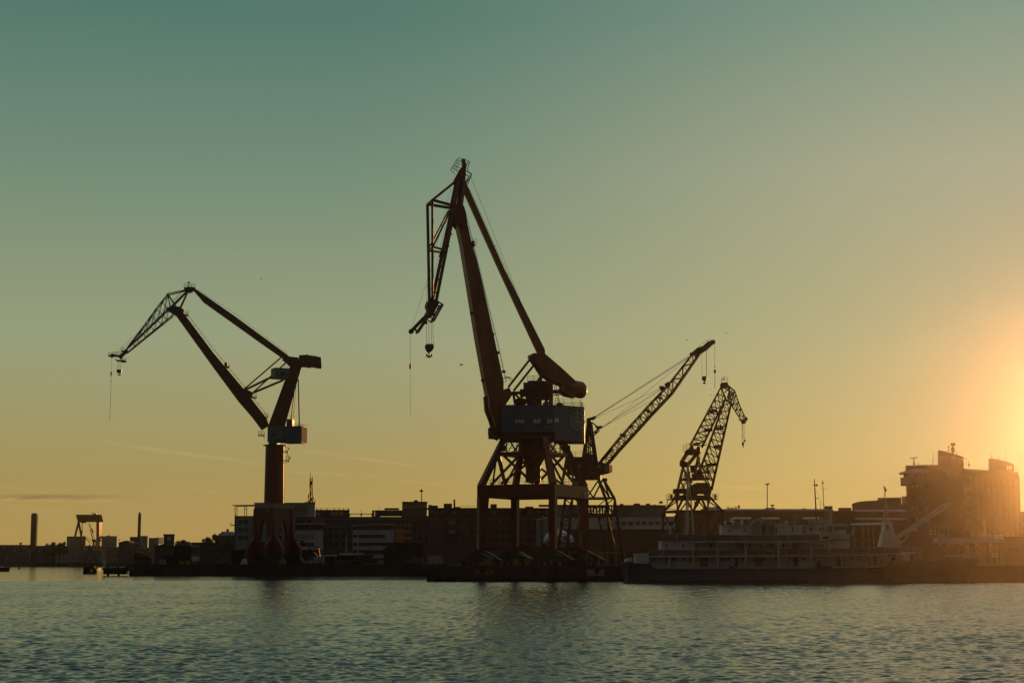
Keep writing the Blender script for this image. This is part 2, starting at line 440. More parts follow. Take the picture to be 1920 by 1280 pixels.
def flat(name, pts, z0, z1, m, side=None):
    bm = bmesh.new(); vs = [bm.verts.new((x, y, z1)) for x, y in pts]; f = bm.faces.new(vs)
    r = bmesh.ops.extrude_face_region(bm, geom=[f])
    for q in r['geom']:
        if isinstance(q, bmesh.types.BMVert): q.co.z = z0
    bmesh.ops.recalc_face_normals(bm, faces=bm.faces)
    for fc in bm.faces: fc.material_index = 1 if side and abs(fc.normal.z) < .5 else 0
    bmesh.ops.triangulate(bm, faces=bm.faces)
    me = bpy.data.meshes.new(name); bm.to_mesh(me); bm.free(); me.materials.append(M[m])
    if side: me.materials.append(M[side])
    o = bpy.data.objects.new(name, me); COL.objects.link(o); return o
LQ = 438.0                                             # distance of the quay with the slender crane
tag(flat('ground', [(X(243, LQ), LQ), (-15.6, LQ), (-15.6, 318), (24.5, 318), (24.5, 306.5), (160, 306.5), (197, 330), (48, 1395), (-935, 1395), (-935, 1200),
    (-330, 1200), (-215, 1175), (-150, 800), (-118, 560)], -2.2, GZ, 'ground', 'quay'), kind='structure')
# wooded hill behind the far shore
def make_hill():
    nx, ny = 120, 14; g = G()
    rs = random.Random(4); ph = [(rs.uniform(.01, .05), rs.uniform(0, 6.3), rs.uniform(.5, 1.4)) for _ in range(9)]
    for j in range(ny + 1):
        for i in range(nx + 1):
            x = -932 + 900 * i / nx; y = 1290 + 100 * j / ny
            prof = 9 + 2.2 * sum(a * math.sin(x * k + p) for k, p, a in ph)
            h = max(0, prof) * math.sin(min(1, j / ny * 1.7) * math.pi / 2) * min(1, (x + 932) / 40 + .3) * min(1, (-30 - x) / 60)
            g.v.append((x, y, GZ - .3 + h + (rs.uniform(-.5, .5) if j else 0)))
    for j in range(ny):
        for i in range(nx):
            a = j * (nx + 1) + i; g.f.append((a, a + 1, a + nx + 2, a + nx + 1)); g.m.append(0)
    tag(g.build('hill', 'hill'), kind='structure')
make_hill()
# kerb of squared timber along the quays
for a, b in (((X(243, LQ) + .2, LQ + .15), (-15.8, LQ + .15)), ((-15.45, 318.15), (24.6, 318.15)), ((24.6, 306.65), (160, 306.65))):
    G().bar((a[0], a[1], GZ + .12), (b[0], b[1], GZ + .12), .28, .24).build('quay_kerb', 'quay')
for o in [q for q in bpy.data.objects if q.name.startswith('quay_kerb')]: tag(o, kind='structure')
# concrete sheet along the far shore
tag(G().span(-930, -330, 1199.2, 1199.9, -1, 3.1).build('far_quay_wall', 'darkgrey'), kind='structure')
# ---------------------------------------------------------------- the tall portal crane on the pier
def big_crane():
    d = 335.0; s = d / F
    c0 = V((X(1000, d), d, GZ))
    t = thing('harbour_crane', 'tallest red brown harbour crane with a round emblem on its blue grey house', 'crane', c0, 'slewing harbour cranes')
    pl = plane(1000, d, R(16)); n = pl.n
    A, B, C_, D_ = V((-10.0, -3.6, 0)), V((-3.5, 9.9, 0)), V((3.6, -9.9, 0)), V((10.0, 3.6, 0))
    def at(q, py, k=1.0): return V((c0.x + q.x * k, d + q.y * k, Z(py, d)))
    ex = (D_ - C_).normalized(); ey = (C_ - A).normalized()
    # four corner legs below the portal beams, tapering to the travel gear
    for q, w1, w0 in ((A, 2.05, 1.25), (D_, 2.05, 1.25), (C_, 1.25, 1.2), (B, 1.35, 1.3)):
        g = G(); wide = (D_ - A).normalized() if q in (A, D_) else ex
        nrm = V((-wide.y, wide.x, 0)); inner = -q.normalized()
        out_ = at(q, 934) - wide * 0
        if q in (A, D_):                             # outer edge upright, inner edge raked
            sgn = 1 if q is A else -1
            o1 = at(q, 933.5); o0 = at(q, 1029)
            e = wide * sgn
            g.prism([o1 - e * .7 - nrm * .7, o1 + e * (w1 - .7) - nrm * .7, o0 + e * (w0 - .7) - nrm * .7, o0 - e * .7 - nrm * .7], nrm * 1.4)
        else: g.bar(at(q, 933.5), at(q, 1029), w1, 1.3, w0, 1.2, up=ey)
        lg = g.build('leg', 'red', t)
        G().bar(at(q, 1000) + V((-.75, -.75, 0)), at(q, 940) + V((-.75, -.75, 0)), .12).build('cable_conduit', 'dark', lg)
    # portal beams round the top of the legs
    for a, b in ((A, C_), (C_, D_), (D_, B), (B, A)):
        pa, pb = at(a, 922), at(b, 922); u = (pb - pa).normalized()
        G().bar(pa - u * .6, pb + u * .6, 1.25, 2.35).build('portal_beam', 'red', t)
        G().rails([pa + UP * 1.2 + u * 2, pb + UP * 1.2 - u * 2], 1.1, .03, 1.8).build('railing', 'rail', t)
    for a, b in ((A, C_), (B, D_)):
        G().bar(at(a, 1028.5), at(b, 1028.5), .7, .75).build('sill_beam', 'red', t)
    # raked legs of the pyramid up to the slewing ring
    for q, w0, w1 in ((A, 1.9, 1.25), (D_, 1.9, 1.25), (C_, 1.25, 1.1), (B, 1.2, 1.0)):
        G().bar(at(q, 911.5), at(q, 824, .57), w0, 1.1, w1, 1.0, up=V((q.x, q.y, 0))).build('raked_leg', 'red', t)
    # lattice between the raked legs
    g = G()
    for a, b in ((A, C_), (C_, D_), (D_, B), (B, A)):
        k = .57 + .43 * (852 - 824) / 88
        g.bar(at(a, 852, k), at(b, 852, k), .5, .62)
        m0 = (at(a, 909) + at(b, 909)) / 2
        ta, tb = at(a, 852, k), at(b, 852, k)
        g.bar(ta.lerp(tb, .1), m0 + (at(b, 909) - m0) * .45, .34, .42); g.bar(tb.lerp(ta, .1), m0 + (at(a, 909) - m0) * .45, .34, .42)
        g.bar(ta, m0.lerp(at(a, 909), .35), .3, .36); g.bar(tb, m0.lerp(at(b, 909), .35), .3, .36)
        ha, hb = at(a, 825, .57), at(b, 825, .57)
        g.bar(ha.lerp(hb, .12), ta.lerp(tb, .42), .22); g.bar(hb.lerp(ha, .12), tb.lerp(ta, .42), .22)
        g.bar(ha.lerp(hb, .3), ta.lerp(tb, .2), .14); g.bar(hb.lerp(ha, .3), tb.lerp(ta, .2), .14)
    g.build('bracing', 'red', t)
    # king column hanging in the pyramid
    g = G(); ctr = lambda py: V((c0.x, d, Z(py, d)))
    g.tube(ctr(824), ctr(853), 2.95, 2.85, 20); g.tube(ctr(853), ctr(872), 2.1, 1.55, 20); g.tube(ctr(872), ctr(904), 1.5, 1.45, 20)
    g.build('slewing_column', 'red', t)
    g = G(); z = Z(823, d); g.tube(V((c0.x, d, z - .35)), V((c0.x, d, z + .35)), 6.2, 6.2, 26)
    sr = g.build('slewing_ring', 'red', t)
    g = G(); g.rails([V((c0.x + 6.3 * math.cos(a), d + 6.3 * math.sin(a), z - 2.5)) for a in [i * math.pi / 6 for i in range(13)]], 1.0, .03, 1.7); g.build('gallery_railing', 'rail', t)
    for xo, w_ in ((6.5, 1.2), (-5.7, .8)): G().box((c0.x + xo, d - 3.6, z - 2), (w_, .6, 1.1)).build('floodlight_box', 'dark', t)
    # bogies under every corner: sloped hood, beam and wheels
    for q in (A, B, C_, D_):
        p = at(q, 1031)
        o = V((p.x, p.y, GZ)); top = p.z - GZ
        u = ey; g = G(); w = V((-u.y, u.x, 0))
        g.prism([o - u * 4.3 + UP * .95 - w * .6, o - u * 4.3 + UP * 1.25 - w * .6, o - u * .7 + UP * top - w * .6, o + u * .7 + UP * top - w * .6, o + u * 4.3 + UP * 1.25 - w * .6, o + u * 4.3 + UP * .95 - w * .6], w * 1.2)
        b = g.build('bogie', 'dark', t)
        for k in (-3.6, -2.2, -.8, .8, 2.2, 3.6):
            G().tube(o + u * k + UP * .5 - w * .3, o + u * k + UP * .5 + w * .3, .5, n=14).build('wheel', 'dark', b)
    # added pale strips standing for the sunlit slopes of the bogie hoods
    for px in (914, 983, 1053, 1122):
        a, b = P(px - 10, 1037.5, d - 11), P(px + 10, 1045.5, d - 11)
        G().bar(a, b, .5, .16).build('sunlit_strip', 'glint', t)
        for q in (a, b): G().bar(q - UP * .09, V((q.x, q.y, GZ)), .12).build('strip_post', 'black', t)
    # machinery house with a flank that turns away at the rear
    yf, yr = 329.6, 341.0
    x0, x1, x2 = X(941, yf, 790), X(1037, yf, 790), X(1096, 333.6, 790)
    zt, zb, zl = Z(760, yf), Z(810, yf), Z(825, yf)
    plan = [(x0, yf), (x1, yf), (x2 - .7, 333.3), (x2, 334.2), (x2 + .35, yr), (x0, yr)]
    g = G(); g.prism([V((x, y, zb)) for x, y in plan], UP * (zt - zb))
    g.prism([V((x, y, zl)) for x, y in ((x1 + .4, yf + .3), (x2 - .7, 333.3), (x2, 334.2), (x2 + .35, yr), (x1 + .4, yr))], UP * (zb - zl - .004))
    hs = g.build('machinery_house', 'blue', t)
    G().prism([V((x, y, zt + .003)) for x, y in plan], UP * .14).build('roof_edge', 'dark', hs)
    for px0, px1, py0, py1, nn in ((964.8, 983.6, 785.2, 793, 3), (999.6, 1014, 784.2, 793.4, 2), (1025, 1036.2, 784, 793.3, 2)):
        w, h = (px1 - px0) * yf / F, (py1 - py0) * yf / F
        wd = make_window(w, h, 'paleglass', 'blue', nn); wd.parent = hs; place(wd, P((px0 + px1) / 2, (py0 + py1) / 2, yf - .07), t, True)
    fdir = (V((x2 - .7, 333.3, 0)) - V((x1, yf, 0))).normalized(); fn = V((fdir.y, -fdir.x, 0)); frz = math.atan2(fdir.y, fdir.x)
    def flank(u, py): return V((x1, yf, Z(py, 331.5))) + fdir * u + fn * .05
    wd = make_window(1.25, .95, 'paleglass', 'blue', 1); wd.parent = hs; wd.rotation_euler = (0, 0, frz); place(wd, flank(.8, 788.6), t, True)
    g = G()
    for i in range(6):
        q = P(1027.5 + i * 3.0, 799.8, yf - .03) if 1027.5 + i * 3 < 1036 else flank((i * 3.0 + 1027.5 - 1036.5) * .115, 799.8)
        g.box(q, (.17, .03, .36), 0 if i < 3 else frz)
    g.build('house_number', 'amberpaint', hs)
    g = G(); cE = flank(5.75, 788.5); ax = fdir
    g.ring(cE, 1.72, .13, ax, UP, 36, fn * .04); g.ring(cE + fn * .002, .95, .17, ax, UP, 28, fn * .04)
    g.ring(cE + fn * .002, .42, .1, ax, UP, 20, fn * .04)
    g.box(cE + UP * 1.35 + fn * .03, (.16, .05, 1.7), frz); g.prism([cE + UP * 2.4 + fn * .02 - ax * .16, cE + UP * 2.4 + fn * .02 + ax * .16, cE + UP * 2.75 + fn * .02], fn * .05)
    for a in (150, 168, 186, 204, 222, 240, 258, 276, 294, 312, 330, 12, 28):
        r_ = 1.36; g.box(cE + (ax * math.cos(R(a)) + UP * math.sin(R(a))) * r_ + fn * .025, (.2, .05, .2), frz)
    for sg in (-1, 1): g.prism([cE + UP * .2 + fn * .02, cE + ax * sg * .75 - UP * .15 + fn * .02, cE + ax * sg * .6 - UP * .35 + fn * .02, cE - UP * .1 + fn * .02], fn * .045)
    g.build('emblem', 'pale', hs)
    g = G(); zr = zt + .14
    g.rails([V((X(1037, yf, 760), yf + 1.5, zr)), V((x1 + .5, yf + 1.2, zr)), V((x2 - .8, 334.2, zr)), V((x2, yr - .3, zr)), V((X(1040, yr, 760), yr - .3, zr))], 1.35, .035, 1.5, 3); g.build('railing', 'rail', hs)
    g = G(); g.box((X(1051, yf), yf + 3, zr + .2), (1.3, 1.2, .5)); g.box((X(1050, yf), yf + 3, zr + .55), (.7, .7, .3)); g.build('roof_vent', 'dark', hs)
    # sub-frame beneath the house
    g = G(); g.span(x0 + .2, x1 + .3, yf + .4, yr - .4, Z(822, yf), zb - .004); g.build('turntable_frame', 'red', t)
    # front bracket that carries the boom foot
    Q = lambda L_, off: [pl(x, y, off) for x, y in L_]
    foot = [(911, 742), (913, 768), (920, 786), (926, 806), (927, 822), (943, 822), (943, 760), (955, 742), (950, 728), (930, 735)]
    g = G(); g.prism(Q(foot, -2.1), n * 1.0); g.prism(Q(foot, 1.1), n * 1.0)
    g.bar(pl(930, 815, -2), pl(930, 815, 2), 1.2); g.bar(pl(940, 770, -1.1), pl(940, 770, 1.1), 1.0)
    g.build('boom_bracket', 'boomred', t)
    g = G(); g.span(X(931, 331) - 0, x0 - .02, yf + 1, yf + 4, Z(811, yf), Z(792, yf)); g.build('cable_winch', 'dark', t)
    g = G(); cb = P(922, 812, d - 4); g.box(cb, (1.3, 1.8, 2.1)); cabn = g.build('driver_cab', 'dark', t)
    G().box(cb + V((-.68, 0, .2)), (.06, 1.5, 1.2)).build('window', 'glass', cabn)
    g = G(); g.bar(P(924, 820, d - 4), P(933, 825, d - 4), 1.0, .3).bar(P(920, 800, d - 4), P(924, 822, d - 4), .12); g.build('cab_step', 'dark', t)
    # main boom: a tapering box girder
    bl = [(849, 389), (853, 410), (864, 460), (877, 540), (893, 640), (908, 722), (912, 742)]
    br = [(941, 738), (941, 715), (929, 660), (912, 580), (894, 500), (880, 452), (869, 402), (862, 390)]
    g = G(); g.prism(Q(bl + br, -1.3), n * 2.6); bm_ = g.build('boom', 'boomred', t)
    g = G()
    for f0 in (.12, .3, .5, .7, .88):
        a, b = V((*bl[1], 0)).lerp(V((*bl[-2], 0)), f0), V((*br[-2], 0)).lerp(V((*br[1], 0)), f0)
        g.bar(pl(a.x, a.y, -1.33), pl(b.x, b.y, -1.33), .06, .1)
    g.build('web_stiffener', 'boomred', bm_)
    g = G()
    for off in (-1.0, -.55):
        pts = [pl(868 + 3, 400, off), pl(881 + 3, 452, off), pl(930 + 5, 660, off), pl(944 + 3, 716, off)]; g.line(pts, .035, 4)
    for i in range(34):
        u = i / 33; x, y = (871 + (884 - 871) * u / .165, 400 + 52 * u / .165) if u < .165 else (884 + (947 - 884) * (u - .165) / .835, 452 + 264 * (u - .165) / .835)
        g.tube(pl(x, y, -1.0), pl(x, y, -.55), .025, n=4)
        if i % 3 == 0: g.tube(pl(x, y, -.8), pl(x - 4, y + 1, -.8), .03, n=4)
    g.build('ladder', 'rail', bm_)
    g = G()
    for (a, b), (c, e) in (((878, 452), (881, 462)),):
        q = [pl(x, y, o) for x, y in ((878, 460), (889, 462)) for o in (-1.5, 1.2)]
        g.prism([q[0], q[1], q[3], q[2]], UP * .12); g.rails([q[0], q[2], q[3], q[1]], 1.1, .03, 1)
        g.box(pl(887, 456, 0), (.5, .5, .9)); g.bar(pl(889, 463, 0), pl(880, 469, 0), .1)
    g.build('platform', 'dark', bm_)
    g = G()
    for x, y in ((907, 577), (910, 588), (922, 627), (883, 588), (932, 662), (943, 697)): g.ball(pl(x, y, -.6), .4, (1, 1, .8), 8, 5)
    g.ball(pl(905, 713, 0), .35); g.bar(pl(905, 713, 0), pl(911, 714, 0), .15); g.build('floodlight', 'dark', bm_)
    g = G(); pts = [pl(948 + 9 * math.cos(a) , 714 + 7 * math.sin(a) * .9, -.5) for a in [i * math.pi / 5 for i in range(6, 11)]]
    for k in (-1.2, -.6, 0, .6): g.line([p + n * k for p in pts], .035, 4)
    g.line([pts[2] + n * -1.2, pts[2] + n * .6], .035, 4); g.build('ladder_cage', 'rail', bm_)
    # fly jib
    fj = thing('fly_jib', None, None, pl(860, 388), None); fj.parent = t; fj.location = pl(860, 388) - c0
    ROOT[fj.name] = tuple(pl(860, 388))
    W = 2.1
    g = G()
    for o in (-W, W):
        k = .55
        g.bar(pl(858, 338, o * .35), pl(848, 389, o * k), .62, .62); g.bar(pl(868, 340, o * .35), pl(861, 390, o * k), .62, .62)
        g.bar(pl(847.5 if o > 0 else 849, 398, o * .45), pl(811 if o > 0 else 816, 566, o * .35), .56, .56)
        g.bar(pl(852, 342, o * .35), pl(806, 379, o), .4, .4)
        g.bar(pl(806, 379, o), pl(848, 388, o * k), .42, .5)
        g.bar(pl(806, 379, o), pl(808, 566, o * .6), .42, .42)
        g.bar(pl(844, 392, o * k), pl(807, 466, o), .3, .3); g.bar(pl(807, 466, o), pl(835, 472, o * k), .28, .34)
        g.bar(pl(835, 452, o * k), pl(826, 480, o * k), .2)
    g.bar(pl(806, 379, -W), pl(806, 379, W), .3); g.bar(pl(807, 466, -W), pl(807, 466, W), .22)
    for u in (.15, .3, .45, .6, .75, .9):
        a, b = pl(845 - 33 * u, 400 + 166 * u, 0), pl(853 - 35 * u, 420 + 142 * u, 0); g.bar(a, b, .16)
        g.bar(a - n * 1.1, a + n * 1.1, .15)
    g.build('jib_chords', 'red', fj)
    g = G()
    apex = [(866, 299), (871, 299), (873, 312), (871, 345), (868, 352), (860, 352), (848, 343), (850, 340), (862, 318), (867, 312)]
    g.prism(Q(apex, -.55), n * 1.1)
    g.build('jib_apex', 'red', fj)
    for o in (-1.5, 1.15): G().prism(Q([(849, 385), (866, 388), (870, 400), (874, 432), (860, 432), (850, 420), (846, 400)], o), n * .35).build('pivot_plate', 'red', fj)
    G().tube(pl(858, 392, -1.6), pl(858, 392, 1.6), .5, n=12).build('pivot_pin', 'red', fj)
    g = G(); g.prism(Q([(800, 567), (803, 563), (818, 562), (821, 570), (813, 585), (812, 592), (806, 596), (798, 599), (794, 596), (801, 582), (798, 574)], -1.0), n * 2.0)
    g.build('jib_head', 'red', fj)
    g = G()
    for o in (-.8, .8): g.bar(pl(797, 594, o), pl(770, 622, o * .5), .5, .55); g.bar(pl(798, 600, o), pl(782, 624, o), .34, .4)
    g.bar(pl(772, 620, -.9), pl(772, 620, .9), .5); g.bar(pl(782, 624, -.8), pl(779, 615, .8), .3); g.tube(pl(771, 621, -.3), pl(771, 621, .3), .5, n=12)
    g.build('jib_tip', 'red', fj)
    g = G()
    for o in (-1.4, 1.4):
        g.bar(pl(815, 565, o), pl(827, 573, o), .24); g.bar(pl(827, 573, o), pl(811, 602, o), .5, .3); g.bar(pl(811, 602, o), pl(804, 597, o), .2); g.bar(pl(816, 574, o), pl(826, 576, o), .16); g.bar(pl(816, 580, o), pl(822, 584, o), .16)
    g.bar(pl(827, 573, -1.4), pl(827, 573, 1.4), .3); g.bar(pl(811, 602, -1.4), pl(811, 602, 1.4), .3); g.build('sheave_cage', 'dark', fj)
    g = G(); P8 = [(847, 317), (858, 298), (868, 301)]
    for o in (-1.1, 1.1):
        for a, b in zip(P8, P8[1:]): g.tube(pl(*a, o), pl(*b, o), .045, n=4)
        g.tube(pl(847, 317, o), pl(857, 325, o), .045, n=4); g.tube(pl(852, 307, o), pl(862, 313, o), .04, n=4); g.tube(pl(850, 312, o), pl(862, 319, o), .04, n=4); g.tube(pl(862, 300, o), pl(853, 321, o), .04, n=4)
        g.bar(pl(871, 302, o), pl(878, 306, o), .09); g.bar(pl(878, 306, o), pl(873, 322, o), .12); g.bar(pl(875, 305, o), pl(870, 318, o), .09)
        g.bar(pl(872, 323, o), pl(882, 329, o), .16); g.bar(pl(882, 329, o), pl(873, 350, o), .14); g.bar(pl(880, 332, o), pl(871, 348, o), .1); g.bar(pl(876, 340, o), pl(870, 338, o), .08)
    for q in ((847, 317), (858, 298), (868, 301), (878, 306), (882, 329)): g.tube(pl(*q, -1.1), pl(*q, 1.1), .045, n=4)
    g.build('head_railing', 'rail', fj)
    # backstay, rocker with round counterweight, luffing rods
    g = G(); g.prism(Q([(866, 346), (872, 343), (876, 351), (944, 504), (1020, 655), (1021, 668), (1009, 664), (936, 507), (868, 356)], -.55), n * 1.1); bs = g.build('backstay', 'boomred', t)
    g = G(); g.line([pl(880, 352, .3), pl(1016, 652, .3)], .04, 4); g.ball(pl(1012, 649, 0), .55); g.ball(pl(1015, 661, 0), .3)
    for k in range(6): g.tube(pl(882 + 24 * k, 355 + 53 * k, .3), pl(877 + 24 * k, 357 + 53 * k, .1), .03, n=4)
    g.build('stay_handline', 'rail', bs)
    G().line([pl(878, 318, .2), pl(1013, 655, .2)], .032, 4).build('hoist_rope', 'rope', t)
    rk = [(995, 664), (1001, 663), (1009, 670), (1014, 661), (1021, 667), (1048, 690), (1074, 714), (1078, 746), (1060, 742), (1052, 735), (1052, 723), (1036, 717), (1016, 704), (1003, 684), (995, 673)]
    g = G(); g.prism(Q(rk, -1.5), n * .9); g.prism(Q(rk, .6), n * .9); g.bar(pl(1030, 695, -.6), pl(1030, 695, .6), 1.5); g.tube(pl(998, 668, -1.6), pl(998, 668, 1.6), .5, n=12)
    rkb = g.build('rocker_arm', 'boomred', t)
    g = G(); g.tube(pl(1062, 726, 0), pl(1089, 731, 0), 1.68, n=24); g.ball(pl(1089, 731, 0), 1.68, (.75, 1, 1), 20, 12); g.ball(pl(1062, 726, 0), 1.66, (.6, 1, 1), 18, 10)
    g.build('counterweight', 'boomred', rkb, smooth=False)
    for o in (-1.5, 1.5):
        dx = -6 if o < 0 else 7
        G().bar(pl(995 + (0 if o < 0 else 9), 668 + (0 if o < 0 else 16), o), pl(949 + (0 if o < 0 else 18), 727 + (0 if o < 0 else 4), o), .36, .4).build('luffing_rod', 'red', t)
    # machinery tower over the house
    tw = lambda x, y, yo=0: P(x, y, d + yo)
    for yo in (-3, 3):
        g = G()
        g.bar(tw(1033, 760, yo), tw(1033, 715, yo), .8); g.bar(tw(1013, 760, yo), tw(1014, 700, yo), .55); g.bar(tw(988, 757, yo), tw(990, 720, yo), .5); g.bar(tw(966, 758, yo), tw(962, 735, yo), .5)
        g.bar(tw(955, 737, yo), tw(1052, 733, yo), .5, .6); g.bar(tw(1000, 752, yo), tw(1014, 758, yo), .3); g.bar(tw(965, 738, yo), tw(985, 757, yo), .4); g.bar(tw(985, 738, yo), tw(966, 757, yo), .35)
        g.bar(tw(992, 758, yo), tw(1012, 742, yo), .4); g.bar(tw(1018, 758, yo), tw(1031, 744, yo), .35); g.bar(tw(1031, 758, yo), tw(1018, 744, yo), .35); g.bar(tw(992, 742, yo), tw(1010, 758, yo), .35)
        g.bar(tw(996, 732, yo), tw(1017, 702, yo), .7, .5); g.bar(tw(968, 736, yo), tw(1000, 728, yo), .3)
        g.build('tower_frame', 'red', t)
    g = G(); g.span(X(986, d - 2), X(1035, d - 2), d - 2.6, d + 2.6, Z(748, d), Z(722, d)); g.span(X(975, d), X(1000, d), d - 2, d + 2, Z(742, d), Z(731, d)); hb = g.build('winch_house', 'red', t)
    g = G(); g.span(X(981.5, d), X(1004, d), d - 2.9, d + 1, Z(730, d), Z(719.5, d)); g.build('switch_cabin', 'blue', t)
    g = G(); g.span(X(990, d), X(1036, d), d - 3, d + 3, Z(718, d), Z(716.5, d)); g.rails([tw(989, 718, -3), tw(1012, 716, -3)], 1.3, .035, .9, 3); g.rails([tw(989, 718, 3), tw(1012, 716, 3)], 1.3, .035, 1.2, 3); g.build('upper_platform', 'dark', t)
    g = G()
    for x, r_ in ((972, .75), (981, .7), (998, .8), (1008, .55)): g.tube(tw(x, 753, -2), tw(x, 753, 2), r_, n=14)
    for x in (968, 977, 990, 1004, 1022): g.bar(tw(x, 759, -1), tw(x + 5, 746, -1), .2); g.box(tw(x + 2, 757, 1.5), (.8, .8, .7))
    g.build('winch_drum', 'dark', t)
    g = G(); g.span(X(1036, d), X(1052, d), d - 1, d + 1, Z(737, d), Z(734, d)); g.bar(tw(1037, 741, 0), tw(1052, 739, 0), .2); g.line([tw(1042, 722, 0), tw(1051, 760, 0)], .06, 4); g.line([tw(1039, 722, 0), tw(1048, 760, 0)], .06, 4); g.build('access_ladder', 'dark', t)
    # ropes, hook block, auxiliary line
    g = G()
    for x, o in ((799, -.5), (803.5, -.4), (810, .4), (813.5, .5)): g.line([pl(x - .7, 600, o), pl(x, 645, o)], .035, 4)
    g.ball(pl(799, 605, 0), .3); g.build('hoist_rope', 'rope', t)
    g = G(); g.prism([pl(x, y, -.45) for x, y in ((797, 650), (799, 645), (811, 645), (813, 650), (811, 656), (806, 661), (803, 661), (799, 656))], n * .9); hbk = g.build('hook_block', 'dark', t)
    g = G(); g.tube(pl(804.5, 661, 0), pl(804.5, 668, 0), .14); 
    for sg in (-1, 1): g.line([pl(804.5 + sg * 4.6 * math.sin(a), 665 + 3.6 * math.cos(a) + .6, 0) for a in [R(q) for q in (0, 25, 50, 75, 100, 120)]], .17, 6)
    g.build('hook', 'dark', hbk)
    g = G(); g.line([pl(769.3, 623, 0), pl(769.3, 683, 0)], .03, 4); g.line([pl(769.3, 690, 0), pl(769.3, 760, 0), pl(769.8, 782, 0)], .022, 4); g.build('whip_rope', 'rope', t)
    g = G(); g.tube(pl(769.3, 682, 0), pl(769.3, 691, 0), .2, n=8); g.build('whip_weight', 'dark', t)
    g = G()
    for a, b in (((853, 345), (803, 566)), ((846, 352), (800, 540)), ((803, 520), (773, 614)), ((806, 470), (800, 575))): g.line([pl(*a, .3), pl(*b, .3)], .022, 4)
    g.build('jib_rope', 'rope', t)
    # sign plate on the corner leg
    sp = P(1099.5, 928, d + 3.6 - 2.1); ang = math.atan2((D_ - C_).y, (D_ - C_).x)
    g = G(); g.box(sp, (1.9, .08, 1.05), ang); sg = g.build('sign', 'sign', t)
    g = G(); u = V((math.cos(ang), math.sin(ang), 0)); nn = V((u.y, -u.x, 0))
    for zz, ww in ((.2, 1.1), (-.18, 1.4)): 
        for i in range(7): g.box(sp + nn * .06 + UP * zz + u * (i - 3) * ww / 7, (ww / 7 * .6, .03, .2), ang)
    g.build('sign_lettering', 'ink', sg)
    return t
big_crane()

